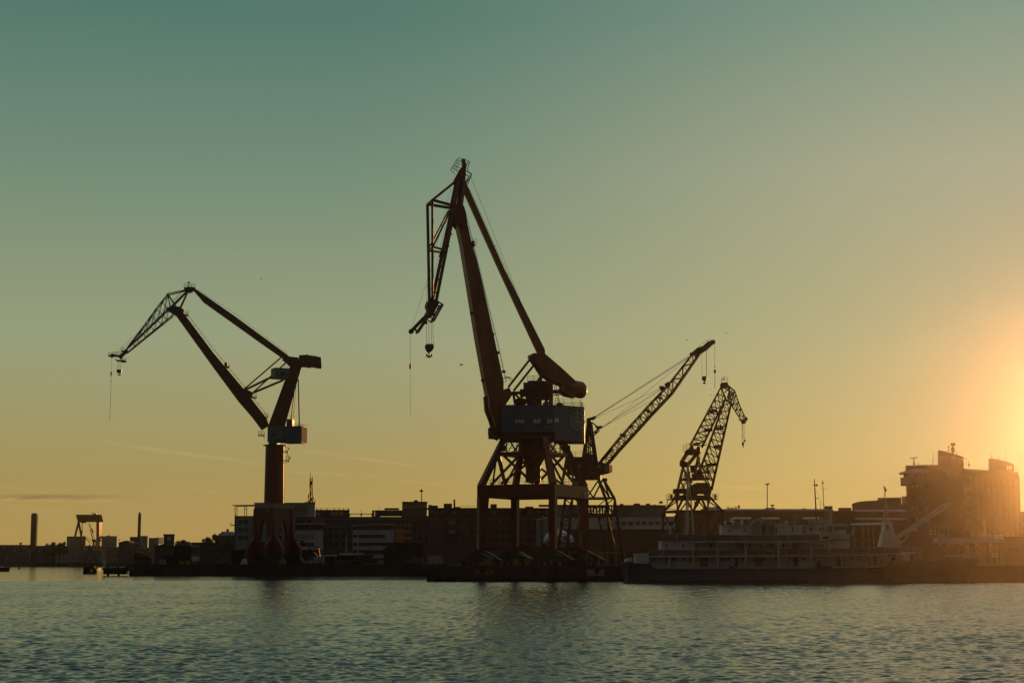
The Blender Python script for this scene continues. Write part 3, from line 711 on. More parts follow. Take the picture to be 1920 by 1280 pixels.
# ---------------------------------------------------------------- the slender column crane on the farther quay
def column_crane():
    d = 455.0; s = d / F; c0 = V((X(512, d), d, GZ))
    t = thing('harbour_crane', 'slender red brown column crane on a splayed box foot, jib bent like an elbow', 'crane', c0, 'slewing harbour cranes')
    pl = plane(512, d, R(9)); n = pl.n; Q = lambda L_, off: [pl(x, y, off) for x, y in L_]
    # splayed portal foot: four plates with an arch and a flaring hem
    a = R(38); e1 = V((math.cos(a), -math.sin(a), 0)); e2 = V((math.sin(a), math.cos(a), 0))
    z = lambda py: Z(py, d)
    def half(py):
        T = ((953, 3.75), (956, 3.9), (985, 4.1), (1000, 4.3), (1008, 4.7), (1014, 5.3), (1020, 6.2), (1027, 7.0), (1040, 7.2))
        for (p0, w0), (p1, w1) in zip(T, T[1:]):
            if py <= p1: return w0 + (w1 - w0) * (py - p0) / (p1 - p0)
        return T[-1][1]
    ys = (953, 956, 985, 1000, 1008, 1014, 1020, 1027, 1040)
    for ax, nr in ((e1, e2), (e2, e1)):
        for sgn in (-1, 1):
            fl = 1.0 if ax is e1 else .72
            hw = lambda py: half(py) if py < 1002 else 4.35 + (half(py) - 4.35) * fl
            base = V((c0.x, d, 0)) + nr * sgn * 3.6
            f = lambda u, py: base + ax * u + UP * z(py)
            arch = [(1.45, 1016), (1.55, 1010), (1.35, 998), (1.0, 985), (.6, 977), (0, 975)]
            g = G()
            for k in (-1, 1):
                outl = [(k * (hw(y) - (0 if ax is e1 else .5)), y) for y in ys]
                inn = [(k * u, y) for u, y in arch]
                poly = [(k * 0.002, 953)] + outl[:5] + [(k * hw(1016), 1016)] + inn
                g.prism([f(u, y) for u, y in poly], nr * (-sgn) * .8)
            low = [(-hw(y), y) for y in (1016.05, 1020, 1027, 1040)] + [(hw(y), y) for y in (1040, 1027, 1020, 1016.05)]
            g.prism([f(u, y) for u, y in low], nr * (-sgn) * .8)
            g.build('portal_plate', 'red', t)
    m = Matrix.Rotation(-a, 3, 'Z')
    g = G()
    g.add([V((c0.x, d, 0)) + m @ V((i * k, j * k, 0)) + UP * z(py) for py, k in ((953.1, 3.7), (943, 2.75)) for i, j in ((-1, -1), (1, -1), (1, 1), (-1, 1))],
          [(3, 2, 1, 0), (4, 5, 6, 7), (0, 1, 5, 4), (1, 2, 6, 5), (2, 3, 7, 6), (3, 0, 4, 7)])
    g.build('portal_cap', 'red', t)
    for i, j in ((-1, -1), (1, -1), (1, 1), (-1, 1)):
        o = V((c0.x, d, GZ)) + e1 * 5.4 * i + e2 * 3.4 * j; top = z(1039) - GZ
        g = G(); g.prism([o - e1 * 2.6 + UP * .7 - e2 * .5, o - e1 * 1 + UP * top - e2 * .5, o + e1 * 1 + UP * top - e2 * .5, o + e1 * 2.6 + UP * .7 - e2 * .5], e2 * 1.0); b = g.build('bogie', 'dark', t)
        for k in (-2, -.7, .7, 2): G().tube(o + e1 * k + UP * .42 - e2 * .25, o + e1 * k + UP * .42 + e2 * .25, .42, n=12).build('wheel', 'dark', b)
    # stair to the quay on the far corner
    g = G()
    for k in (0, 1.0): 
        g.bar(P(566, 1012, d - 5) + V((0, k, 0)), P(597, 1045, d - 5) + V((0, k, 0)), .12, .25)
        g.tube(P(566, 1005, d - 5) + V((0, k, 0)), P(597, 1038, d - 5) + V((0, k, 0)), .035, n=4); g.bar(P(597, 1026, d - 5) + V((0, k, 0)), P(602, 1058, d - 5) + V((0, k, 0)), .14)
    for i in range(18): q = P(566, 1012, d - 5).lerp(P(597, 1045, d - 5), i / 17); g.box(q + V((0, .5, .05)), (.28, 1.0, .05))
    g.bar(P(550, 1009, d - 5), P(600, 1027, d - 5), .3, .3); g.build('access_stair', 'dark', t)
    # column
    g = G(); g.tube(V((c0.x, d, z(944))), V((c0.x, d, z(834))), 2.62, 2.45, 28); cl = g.build('column', 'red', t, smooth=False)
    g = G(); g.tube(V((c0.x, d, z(835.5))), V((c0.x, d, z(834))), 3.1, 3.1, 28); g.build('slewing_ring', 'dark', t)
    g = G()
    for py in (846, 863): 
        w = 1.3 if py == 846 else 1.75
        x0 = c0.x + 2.4; zz = z(py); g.span(x0, x0 + w, d - 1.5, d + .6, zz - .1, zz + .06); g.rails([V((x0, d - 1.5, zz)), V((x0 + w, d - 1.5, zz)), V((x0 + w, d + .6, zz))], 1.05, .035, .8)
        g.bar(V((x0 + w, d, zz - .1)), V((x0, d, zz - .6)), .12)
    g.line([V((c0.x + 3.2, d - .4, z(846))), V((c0.x + 3.9, d - .4, z(863)))], .07, 4); g.line([V((c0.x + 2.7, d - .6, z(863))), V((c0.x + 2.7, d - .6, z(941)))], .06, 4)
    g.build('landing', 'dark', cl)
    sp = P(502, 957, d - 6.1); sgm = G().box(sp, (1.25, .06, .8), -a).build('sign', 'blue', t)
    g = G(); u = e1; nn = -e2
    for zz, ww in ((.16, .7), (-.14, .9)):
        for i in range(5): g.box(sp + nn * .05 + UP * zz + u * (i - 2) * ww / 5, (ww / 5 * .6, .03, .16), -a)
    g.build('sign_lettering', 'pale', sgm)
    # slewing collar and machinery house
    g = G(); g.span(X(497.5, d - 3), X(528.5, d - 3), d - 3.1, d + 3.1, z(829), z(800)); g.span(X(499.5, d - 2.8), X(516, d - 2.8), d - 2.8, d + 2.8, z(834), z(829)); co = g.build('slewing_collar', 'bluegreen', t)
    g = G(); g.box(P(514, 814.5, d - 3.13), (1.05, .05, 1.0)); g.build('door', 'dark', co); 
    g = G(); g.span(X(505, d - 3.2), X(528, d - 3.2), d - 3.2, d - 3.1, z(826.5), z(825)); g.build('ledge', 'dark', co)
    ya = R(-11); cc = V((X(549, d - 1), d - .6, z(815.5))); g = G(); g.box(cc, (5.1, 5.0, 4.4), ya); mh = g.build('machinery_house', 'blue', t)
    u = Matrix.Rotation(ya, 3, 'Z') @ V((1, 0, 0)); w_ = Matrix.Rotation(ya, 3, 'Z') @ V((0, 1, 0))
    G().box(cc + u * 2.58 , (.06, 4.7, 4.2), ya).build('sunlit_end_panel', 'concrete', mh)  # paler than the house, to put sunlight on its end
    g = G()
    for k in range(4): g.box(cc + u * (2.45 - .0) + w_ * (k * 1.2 - 1.8) + u * .17, (.05, .08, 4.2), ya)
    g.build('panel_seam', 'bluegreen', mh)
    g = G(); 
    for k in (0, 1): g.rails([cc + UP * 2.2 - u * 2 - w_ * (2.3 - 4.6 * k), cc + UP * 2.2 + u * 2.4 - w_ * (2.3 - 4.6 * k)], .6, .035, 2, 1)
    g.build('railing', 'rail', mh)
    for x in (560, 567): G().tube(P(x, 798.5, d - 1), P(x, 796.5, d - 1), .2).build('roof_vent', 'dark', mh)
    g = G(); g.span(X(535, d), X(546, d), d - 2, d + 2, z(800), z(786.5)); g.line([V((X(541, d), d, z(786.5))), V((X(541, d), d, z(779)))], .06, 4); g.build('switch_hut', 'blue', t)
    def deck(x0, x1, py, y0=-1.5, y1=1.2, h=1.05):
        q = [P(x0, py, d + y0), P(x1, py, d + y0), P(x1, py, d + y1), P(x0, py, d + y1)]; zz = q[0].z
        q = [V((p.x, p.y, zz)) for p in q]
        return G().prism(q, UP * .14).rails([q[0], q[1], q[2], q[3], q[0]], h, .035, .8)
    g = deck(484, 496, 816, h=1.1); g.bar(P(492, 816, d), P(497, 821, d), .14); g.build('landing', 'dark', t)
    deck(494, 502, 782, h=1.0).build('landing', 'dark', t)
    # inclined mast
    g = G(); g.prism(Q([(502.5, 799), (545, 683), (566, 685), (534, 799)], -1.6), n * 3.2); ms = g.build('mast', 'red', t)
    g = G(); g.prism(Q([(529, 674), (535, 668), (559, 671), (563, 688), (545, 686)], -1.3), n * 2.6); g.tube(pl(544, 681, -1.8), pl(544, 681, 1.8), .6, n=14); ra = g.build('rocker_arm', 'red', t)
    g = G(); g.prism(Q([(560.5, 667), (576, 666.5), (601, 671), (602.5, 690), (584, 687), (583, 688.6), (572, 687), (561, 687.5)], -2.0), n * 4.0); g.build('counterweight', 'red', ra)
    for x, y in ((575, 666), (591, 668)): G().tube(pl(x, y, 0), pl(x, y - 2, 0), .18).build('lifting_lug', 'dark', ra)
    # boom with a knee, backstay, luffing gear
    bl = [(322, 580), (334, 597), (401, 690), (447, 752), (473, 782), (491, 806)]
    br = [(504, 798), (500, 785), (458, 731), (400, 662), (344, 587), (336, 577)]
    g = G(); g.prism(Q(bl + br, -1.25), n * 2.5); bo = g.build('boom', 'red', t)
    g = G(); 
    for off in (-.9, -.5): g.line([pl(347, 584, off), pl(402, 657, off), pl(461, 728, off), pl(502, 781, off)], .035, 4)
    for i in range(26): u_ = i / 25; g.tube(pl(346 + 155 * u_, 588 + 194 * u_, -.7), pl(349 + 155 * u_, 584.5 + 194 * u_, -.7), .03, n=4)
    g.build('ladder', 'rail', bo)
    for x0, x1, y in ((421, 430, 688), (342, 353, 590), (471, 481, 745)): deck(x0, x1, y, h=1.0).build('platform', 'dark', bo)
    G().box(pl(424, 683, 0), (.8, .9, .9)).build('winch_box', 'dark', bo)
    g = G(); g.prism(Q([(449, 736), (458, 730), (467, 733), (475, 737), (473, 744), (462, 745)], -1.7), n * 3.4); g.build('luffing_bracket', 'red', bo)
    for o in (-1.5, 1.5):
        e = 0 if o < 0 else 1
        G().bar(pl(457 + 16 * e, 731 + 5 * e, o), pl(527 + 12 * e, 671 + 5 * e, o), .32, .36).build('luffing_rod', 'red', t)
        G().bar(pl(461 + 14 * e, 731 + 4 * e, o), pl(512 + 20 * e, 706 + 5 * e, o), .5, .55).build('luffing_spindle', 'red', t)
    g = G(); ctr_ = P(525, 700.5, d - 2.6); g.box(ctr_, (3.9, 3.6, 2.75), R(25)); lc = g.build('luffing_cabin', 'bluegreen', t)
    G().box(P(531.5, 700, d - 4.35), (.9, .3, .9), R(25)).build('door', 'dark', lc)
    g = G(); g.rails([P(533, 690, d - 1.5), P(540, 690, d - 1.5), P(540, 690, d + 1)], 1.2, .03, .7, 3); g.build('railing', 'rail', lc)
    g = G(); g.prism(Q([(363, 545), (366, 541.5), (440, 593), (541, 667), (536, 673), (529, 671), (488, 642.5), (437, 606), (382, 567)], -.7), n * 1.4); bs = g.build('backstay', 'red', t)
    g = G(); g.line([pl(372, 543, 0), pl(390, 555, 0), pl(444, 590, 0), pl(540, 663, 0)], .03, 4)
    for k in range(7): g.tube(pl(385 + 23 * k, 551.5 + 16.3 * k, 0), pl(383 + 23 * k, 555 + 16.3 * k, 0), .035, n=4)
    g.build('stay_handline', 'rail', bs)
    g = G(); g.tube(pl(559, 712, -1), pl(561, 798, -1), .16, n=5); g.tube(pl(552, 735, 1), pl(546, 787, 1), .16, n=5); g.tube(pl(556, 715, 1), pl(549, 790, 1), .05, n=4); g.build('rear_stay', 'red', t)
    # lattice fly jib
    fj = thing('fly_jib', None, None, pl(330, 580), None); fj.parent = t; fj.location = pl(330, 580) - c0; ROOT[fj.name] = tuple(pl(330, 580))
    g = G(); W = 1.5
    N1, N2, H1, H2 = (354, 543), (315, 552), (320, 577), (341, 582)
    for o in (-W, W):
        g.bar(pl(*N2, o), pl(*N1, o * .5), .26); g.bar(pl(*N1, o * .5), pl(*H1, o), .34); g.bar(pl(*N1, o * .5), pl(337, 580, o), .3); g.bar(pl(*N2, o), pl(319, 575, o), .26); g.bar(pl(*N2, o), pl(333, 579, o), .24)
        g.line([pl(*N2, o), pl(293, 580, o), pl(273, 608, o), pl(236, 656, o * .4)], .15, 5)
        g.bar(pl(316, 580, o), pl(231, 661, o * .4), .3); g.bar(pl(325, 591, o), pl(238, 662, o * .4), .28)
        U_ = [N2, (304, 566), (293, 580), (283, 594), (273, 608), (255, 632)]; L1 = [(316, 580), (306, 590), (295, 600), (283, 611), (270, 624), (250, 643)]; L2 = [(325, 591), (312, 600), (303, 608), (288, 620), (272, 633), (252, 650)]
        for i in range(5): g.tube(pl(*U_[i], o), pl(*L1[i + 1], o), .07, n=4); g.tube(pl(*U_[i + 1], o), pl(*L1[i], o), .06, n=4); g.tube(pl(*L1[i], o), pl(*L2[i + 1], o), .06, n=4); g.tube(pl(*L1[i + 1], o), pl(*L2[i + 1], o), .06, n=4)
    for q in (N1, N2, (293, 580), (273, 608), (303, 590), (288, 620), (312, 600)): g.tube(pl(*q, -W), pl(*q, W), .09, n=4)
    for a, b in (((315, 552), (293, 580)), ((293, 580), (273, 608)), ((316, 580), (283, 611)), ((325, 591), (288, 620))): g.tube(pl(*a, -W), pl(*b, W), .06, n=4)
    g.build('jib_lattice', 'dark', fj)
    g = G(); g.prism(Q([(346, 541), (352, 538.5), (362, 539), (366, 543), (360, 547), (356, 549), (350, 546)], -1.2), n * 2.4); g.prism(Q([(311, 580), (320, 575), (338, 576), (346, 583), (344, 589), (330, 592)], -1.35), n * 2.7); g.build('jib_head', 'dark', fj)
    deck(345, 366, 539.5, h=1.2).build('head_platform', 'dark', fj)
    G().line([P(354, 540, d), P(354, 530, d)], .09, 5).ball(P(354, 529.5, d), .28).build('aircraft_light', 'dark', fj)
    g = G(); g.prism(Q([(226, 664), (231, 660), (238, 655), (241, 659), (232, 667), (228, 674), (224, 672)], -.7), n * 1.4); g.bar(pl(203, 667, 0), pl(226, 668, 0), .5, .35); g.bar(pl(210, 664, 0), pl(224, 669, 0), .4); g.tube(pl(210, 667, -.3), pl(210, 667, .3), .5, n=10); g.build('jib_tip', 'dark', fj)
    for x0, x1, y in ((203, 209, 667), (211, 226, 666), (228, 237, 678), (227, 233, 658)): deck(x0, x1, y, -1, 1, .95).build('tip_platform', 'dark', fj)
    g = G(); g.prism(Q([(215, 673), (219, 677), (232, 678), (236, 677), (233, 675), (221, 675)], -.6), n * 1.2); g.build('hook_guard', 'dark', fj)
    g = G()
    for x in (220.5, 223.5, 226.5): g.line([pl(x, 676, 0), pl(x, 693, 0)], .035, 4)
    g.build('hoist_rope', 'rope', t)
    g = G(); g.box(P(223.7, 695.7, d), (1.25, .8, .85)); hk = g.build('hook_block', 'dark', t)
    g = G(); g.tube(P(223.7, 698.5, d), P(223.7, 702, d), .12)
    for sg in (-1, 1): g.line([P(223.7 + sg * 2.4 * math.sin(R(q)), 701.3 + 2.2 * math.cos(R(q)), d) for q in (0, 35, 70, 100)], .12, 5)
    g.build('hook', 'dark', hk)
    g = G(); g.line([pl(209.5, 668, 0), pl(208.7, 698, 0)], .03, 4); g.line([pl(208.5, 704, 0), pl(207.2, 753, 0), pl(205.4, 787, 0)], .04, 4); g.ball(pl(207.3, 753, 0), .12); g.ball(pl(208.3, 714, 0), .14); g.build('whip_rope', 'rope', t)
    G().tube(pl(208.7, 697, 0), pl(208.5, 704.5, 0), .22, .16).build('whip_weight', 'dark', t)
    g = G()
    for a, b in (((348, 540), (214, 664)), ((352, 540), (235, 650)), ((340, 548), (312, 578))): g.line([pl(*a, .2), pl(*b, .2)], .03, 4)
    g.build('jib_rope', 'rope', t)
column_crane()
# ---------------------------------------------------------------- lattice tower helper
def lattice_tower(g, cx, cy, levels, r, br, rot=0.0):
    """levels: (z, half width x, half width y); four posts with crossed bracing"""
    m = Matrix.Rotation(rot, 3, 'Z'); pts = []
    for z, hx, hy in levels: pts.append([V((cx, cy, 0)) + m @ V((i * hx, j * hy, 0)) + UP * z for i, j in ((-1, -1), (1, -1), (1, 1), (-1, 1))])
    for A_, B_ in zip(pts, pts[1:]):
        for i in range(4):
            k = (i + 1) % 4; g.bar(A_[i], B_[i], r * 2); g.bar(A_[i], (B_[i] + B_[k]) / 2, br * 2); g.bar(A_[k], (B_[i] + B_[k]) / 2, br * 2); g.bar(B_[i], B_[k], br * 2.4)
    return pts

def luffing_crane():
    d = 385.0; c0 = V((X(1106, d), d, GZ)); z = lambda py: Z(py, d)
    t = thing('harbour_crane', 'lattice boom crane with a fan of guy ropes, half hidden by the tallest crane', 'crane', c0, 'slewing harbour cranes')
    pl = plane(1106, d, R(-12)); n = pl.n; Q = lambda L_, o: [pl(x, y, o) for x, y in L_]
    s = d / F; cx, cy_ = c0.x, d
    g = G(); H = lambda px0, px1: (px1 - px0) / 2 * s
    a0 = lattice_tower(g, cx, cy_, [(z(898), 2.6, 2.6), (z(934), 4.6, 4.6)], .24, .13, R(8))
    g.build('portal_tower', 'lattice', t)
    g = G(); lattice_tower(g, cx, cy_, [(z(934), 4.7, 4.7), (z(966), 5.2, 5.2)], .2, .1, R(8)); g.build('portal_frame', 'lattice', t)
    for i, j in ((-1, -1), (1, -1), (1, 1), (-1, 1)):
        m = Matrix.Rotation(R(8), 3, 'Z'); a = V((cx, cy_, z(966))) + m @ V((5.2 * i, 5.2 * j, 0)); b = V((cx, cy_, GZ + .8)) + m @ V((6.5 * i, 6.0 * j, 0))
        g = G(); g.bar(a, b, .5); c_ = a + m @ V((-2.2 * i, 0, 0)); e_ = b + m @ V((-1.6 * i, 0, 0)); g.bar(c_, e_.lerp(a, .1), .3); g.lattice(a, b, c_, e_, 5, .09); g.build('leg', 'lattice', t)
        G().box(b - UP * .35, (2.2, 1.1, .9), R(8)).build('bogie', 'dark', t)
    m = Matrix.Rotation(R(8), 3, 'Z')
    for jj in (-1, 1):
        g = G()
        q = [V((cx, cy_, 0)) + m @ V((i * 5.3, jj * 5.2, 0)) for i in (-1, 1)]
        g.bar(q[0] + UP * z(966), q[1] + UP * z(966), .5, .7); g.rails([q[0] + UP * z(964), q[1] + UP * z(964)], 1.1, .05, .9)
        for k in range(9): g.tube(q[0].lerp(q[1], .42 + k * .065) + UP * z(962), q[0].lerp(q[1], .42 + k * .065) + UP * z(949), .16, n=6)
        g.bar(q[0].lerp(q[1], .38) + UP * z(949), q[1] + UP * z(949), .25, .35)
        g.build('walkway', 'dark', t)
    g = G(); g.tube(V((cx, cy_, z(899))), V((cx, cy_, z(891))), 2.6, n=22); g.build('slewing_ring', 'dark', t)
    # house
    hp = [(1066, 857), (1097, 857), (1097, 852), (1111, 851), (1113, 866), (1129, 866), (1144, 871), (1145, 881), (1140, 886), (1121, 891), (1066, 890)]
    g = G(); g.prism(Q(hp, -2.1), n * 4.2); hs = g.build('machinery_house', 'lattice', t)
    g = G(); 
    for o in (-1.6, 0, 1.6): g.box(pl(1141, 878, o), (1.1, 1.0, 1.5), R(-12))
    g.build('ballast_block', 'concrete', hs)
    g = G()
    for x, y in ((1089, 874), (1127, 875)): g.box(pl(x, y, -2.13), (.5, .1, .5), R(-12))
    g.build('lit_window', 'glint', hs)  # pale plates give the panes their lit look
    G().rails([pl(1067, 857, -1.8), pl(1096, 857, -1.8)], 1.1, .03, 1.2).build('railing', 'rail', hs)
    # A-frame
    g = G()
    for o in (-1.5, 1.5):
        g.bar(pl(1095, 857, o), pl(1103.5, 789, o * .4), .34); g.bar(pl(1117, 866, o), pl(1107, 789, o * .4), .42); g.bar(pl(1105, 866, o), pl(1105.5, 789, o * .4), .26)
        g.bar(pl(1108, 790, o * .4), pl(1122, 801, o * .4), .22); g.bar(pl(1122, 803, o * .4), pl(1112, 815, o), .2); g.bar(pl(1112, 815, o), pl(1124, 806, o * .5), .14)
        for a, b in (((1102, 805), (1110, 818)), ((1109, 805), (1100, 820)), ((1100, 825), (1113, 840)), ((1112, 828), (1098, 845)), ((1096, 850), (1114, 846))): g.tube(pl(*a, o * .8), pl(*b, o * .8), .1, n=4)
    g.build('mast', 'lattice', t)
    g = G(); g.prism(Q([(1100, 790), (1102, 784), (1108, 783), (1116, 780), (1118, 782), (1110, 788), (1109, 793), (1101, 793)], -.8), n * 1.6); g.prism(Q([(1116, 798), (1122, 799), (1129, 798), (1130, 800), (1124, 804), (1119, 803)], -.7), n * 1.4); g.build('mast_head', 'dark', t)
    # boom
    up_ = [(1128, 862), (1152, 833), (1176, 806), (1214, 763), (1253, 722), (1299, 663)]; lo = [(1138, 871), (1160, 845), (1185, 818), (1222, 777), (1260, 737), (1309, 667)]
    g = G()
    for o in (-1.0, 1.0):
        oo = lambda i: o * (1 if i < 4 else .8 if i == 4 else .5)
        for i in range(5):
            g.bar(pl(*up_[i], oo(i)), pl(*up_[i + 1], oo(i + 1)), .24); g.bar(pl(*lo[i], oo(i)), pl(*lo[i + 1], oo(i + 1)), .42)
            g.lattice(pl(*up_[i], oo(i)), pl(*up_[i + 1], oo(i + 1)), pl(*lo[i], oo(i)), pl(*lo[i + 1], oo(i + 1)), 4 if i in (0, 1) else 5, .08)
    for i in range(5):
        g.lattice(pl(*up_[i], -.9), pl(*up_[i + 1], -.8), pl(*up_[i], .9), pl(*up_[i + 1], .8), 4, .06)
    bo = g.build('boom', 'lattice', t)
    g = G(); g.prism(Q([(1299, 660), (1309, 652), (1318, 649), (1327, 641), (1338, 637), (1341, 641), (1336, 646), (1326, 655), (1314, 663), (1308, 672), (1303, 670)], -.55), n * 1.1); g.tube(pl(1338, 641, -.4), pl(1338, 641, .4), .45, n=12); g.build('boom_tip', 'lattice', bo)
    g = G()
    for a, b, w in (((1124, 868), (1146, 843), .55), ((1136, 874), (1158, 848), .6)): g.bar(pl(*a, 0), pl(*b, 0), .8, w)
    for q in ((1168, 816), (1242, 727), (1252, 722), (1236, 745), (1215, 770)): g.bar(pl(q[0] - 5, q[1] - 2, 0), pl(q[0] + 4, q[1] + 3, 0), 1.2, .5)
    g.ball(pl(1242, 728, 0), .6); g.ball(pl(1253, 720, 0), .55); g.ball(pl(1297, 664, 0), .5); g.build('boom_plate', 'dark', bo)
    g = G(); g.line([pl(1325, 645, 0), pl(1327, 637, 0), pl(1332, 636, 0), pl(1336, 638, 0)], .04, 4); g.line([pl(1300, 658, 0), pl(1326, 637, 0)], .03, 4); g.line([pl(1124, 864, 0), pl(1166, 812, 0), pl(1200, 776, 0)], .03, 4); g.build('boom_handline', 'rail', bo)
    for k, (a, b) in enumerate((((1116, 781), (1295, 665)), ((1116, 782), (1296, 667)), ((1116, 783), (1250, 722)), ((1116, 782), (1294, 668)), ((1130, 799), (1240, 728)), ((1130, 800), (1241, 729)), ((1130, 801), (1236, 744)), ((1130, 802), (1295, 667)))):
        G().line([pl(*a, (k % 3 - 1) * .4), pl(*b, (k % 3 - 1) * .5)], .032, 4).build('guy_rope', 'rope', t)
    g = G()
    for x, y in ((1316, 658), (1323.8, 652), (1325, 652)): g.line([pl(x, y, 0), pl(x + .4, 706, 0)], .03, 4)
    g.build('hoist_rope', 'rope', t)
    g = G(); q = pl(1320.6, 709.5, 0); g.tube(q - n * .3, q + n * .3, .56, n=18); hk = g.build('hook_block', 'dark', t)
    g = G(); g.tube(pl(1320.6, 714, 0), pl(1320.6, 718, 0), .14); g.bar(pl(1318, 718.3, 0), pl(1323.2, 718.3, 0), .3, .26); g.build('hook', 'dark', hk)
    g = G(); g.line([pl(1340, 642, 0), pl(1340.4, 694, 0)], .03, 4); g.line([pl(1340.4, 698, 0), pl(1340.5, 728, 0)], .05, 4); g.build('whip_rope', 'rope', t)
    G().ball(pl(1340.4, 696, 0), .26, (1, 1, 1.7)).ball(pl(1340.2, 687, 0), .14).build('whip_weight', 'dark', t)
    # floodlights at the ring
    for x in (1077, 1135): G().box(P(x, 899, d - 3), (.7, .5, .7), .4).bar(P(x, 899, d - 3), P(x + (4 if x < 1100 else -4), 904, d - 3), .1).build('floodlight', 'dark', t)
luffing_crane()

def level_luffing_crane():
    d = 400.0; c0 = V((X(1300, d), d, GZ)); z = lambda py: Z(py, d)
    t = thing('harbour_crane', "lattice crane with twin lattice masts and short drooping jib behind the ship's tripod mast", 'crane', c0, 'slewing harbour cranes')
    pl = plane(1300, d, R(-10)); n = pl.n; Q = lambda L_, o: [pl(x, y, o) for x, y in L_]; cx = c0.x
    # portal: three A-shaped bents, ring beam and bogies
    m = Matrix.Rotation(R(14), 3, 'Z'); at = lambda i, j, py: V((cx, d, 0)) + m @ V((i, j, 0)) + UP * z(py)
    for i, j in ((-1, -1), (1, -1), (1, 1), (-1, 1)):
        g = G(); a = at(3.6 * i, 3.2 * j, 937); b = at(5.6 * i, 4.8 * j, 959); c_ = at(1.7 * i, 4.8 * j, 959); f_ = at(5.7 * i, 4.9 * j, 1057)
        g.bar(a, b, .38); g.bar(at(2.9 * i, 3.2 * j, 937), c_, .32); g.bar(b, f_, .42); g.bar(b, at(2.6 * i, 4.9 * j, 1000), .26); g.bar(at(2.6 * i, 4.9 * j, 1000), f_.lerp(b, .1), .24); g.bar(c_, at(3.6 * i, 4.9 * j, 985), .22)
        g.build('leg', 'lattice', t)
        G().box(f_ - UP * .15, (2.4, 1.0, .9), R(14)).build('bogie', 'dark', t)
    g = G()
    for j in (-1, 1): g.bar(at(-5.6, 4.8 * j, 959), at(5.6, 4.8 * j, 959), .4, .5); g.bar(at(-1.7, 4.8 * j, 959), at(0, 3.2 * j, 937), .26); g.bar(at(1.7, 4.8 * j, 959), at(0, 3.2 * j, 937), .26)
    for i in (-1, 1): g.bar(at(5.6 * i, -4.8, 959), at(5.6 * i, 4.8, 959), .4, .5); g.bar(at(5.6 * i, -4.8, 959), at(3.6 * i, 0, 937), .22); g.bar(at(5.6 * i, 4.8, 959), at(3.6 * i, 0, 937), .22)
    g.build('portal_frame', 'lattice', t)
    g = G(); q = [P(1263, 928, d - 3.4), P(1336, 928, d - 3.4)]
    g.prism([P(x, y, d - 3.5) for x, y in ((1262, 936), (1269, 928), (1331, 928), (1338, 936))], V((0, 7, 0))); rb = g.build('ring_beam', 'lattice', t)
    for x0, x1 in ((1252, 1264), (1336, 1346)):
        g = G(); zz = z(935.5); g.span(X(x0, d), X(x1, d), d - 2.4, d + 2.4, zz - .12, zz)
        for yy in (-2.4, 2.4): g.rails([V((X(x0, d), d + yy, zz)), V((X(x1, d), d + yy, zz))], 1.15, .04, .6)
        g.box((X((x0 + x1) / 2 + 2, d), d, zz + .6), (.5, .5, .9)); g.build('end_platform', 'dark', t)
    g = G(); 
    for k in (0, .8): g.tube(V((X(1252, d), d - 2 + k, z(936))), V((X(1248.5, d), d - 2 + k, z(962))), .06, n=4)
    for k in range(9): g.tube(V((X(1252 - k * .4, d), d - 2, z(937 + 3 * k))), V((X(1252 - k * .4, d), d - 1.2, z(937 + 3 * k))), .04, n=4)
    g.bar(V((X(1248, d), d - 1.6, z(955))), V((X(1266, d), d - 1.6, z(954))), .12); g.build('ladder', 'rail', t)
    g = G()
    for i in range(2):
        for yy in (-2, 2): g.bar(V((X((1270, 1328)[i], d), d + yy, z(929))), V((X((1273, 1331)[i], d), d + yy, z(922))), .7)
    g.bar(V((X(1283, d), d, z(929))), V((X(1288, d), d, z(922))), .5); g.bar(V((X(1292, d), d, z(929))), V((X(1285, d), d, z(922))), .4); g.tube(V((cx, d, z(929))), V((cx, d, z(923))), 1.2, n=16); g.build('slewing_ring', 'dark', t)
    g = G(); g.span(X(1264.5, d), X(1301, d), d - 2.2, d + 2.2, z(924.5), z(916.5)); g.bar(V((X(1284, d), d, z(917))), V((X(1284, d), d, z(911))), .3); g.bar(V((X(1293, d), d, z(917))), V((X(1293, d), d, z(913))), .25); g.build('ballast_box', 'lattice', t)
    g = G(); g.prism([P(x, y, d - 2.3) for x, y in ((1301.02, 924.5), (1301.02, 907), (1306, 904.5), (1328, 904.5), (1333, 923), (1329, 928.9), (1322, 924.5))], V((0, 4.6, 0))); hs = g.build('machinery_house', 'lattice', t)
    for x in (1311, 1318, 1324): G().box(P(x, 911, d - 2.33), (.55, .06, .9)).build('window', 'glass', hs)
    # frame between the house and the rocker
    g = G()
    for o in (-1.9, 1.9):
        g.bar(pl(1271, 917, o), pl(1281, 875, o), .3); g.bar(pl(1296, 917, o), pl(1288, 866, o), .26); g.bar(pl(1275, 899, o), pl(1331, 897, o), .3, .45); g.bar(pl(1284, 900, o), pl(1298, 903, o), .5, .4)
        g.bar(pl(1275, 899, o), pl(1284, 917, o), .2); g.bar(pl(1290, 899, o), pl(1277, 917, o), .2); g.bar(pl(1281, 878, o), pl(1290, 898, o), .2); g.bar(pl(1288, 880, o), pl(1282, 898, o), .16); g.bar(pl(1284, 878, o), pl(1287, 898, o), .14)
        g.bar(pl(1300, 900, o), pl(1310, 852, o), .3); g.bar(pl(1318, 900, o), pl(1308, 852, o), .28); g.bar(pl(1292, 874, o), pl(1330, 873, o), .22); g.bar(pl(1300, 886, o), pl(1333, 886, o), .2)
        for a, b in (((1302, 898), (1314, 875)), ((1316, 898), (1303, 875)), ((1306, 874), (1312, 856)), ((1320, 886), (1330, 874)), ((1296, 886), (1304, 872)), ((1322, 898), (1331, 888))): g.tube(pl(*a, o), pl(*b, o), .1, n=4)
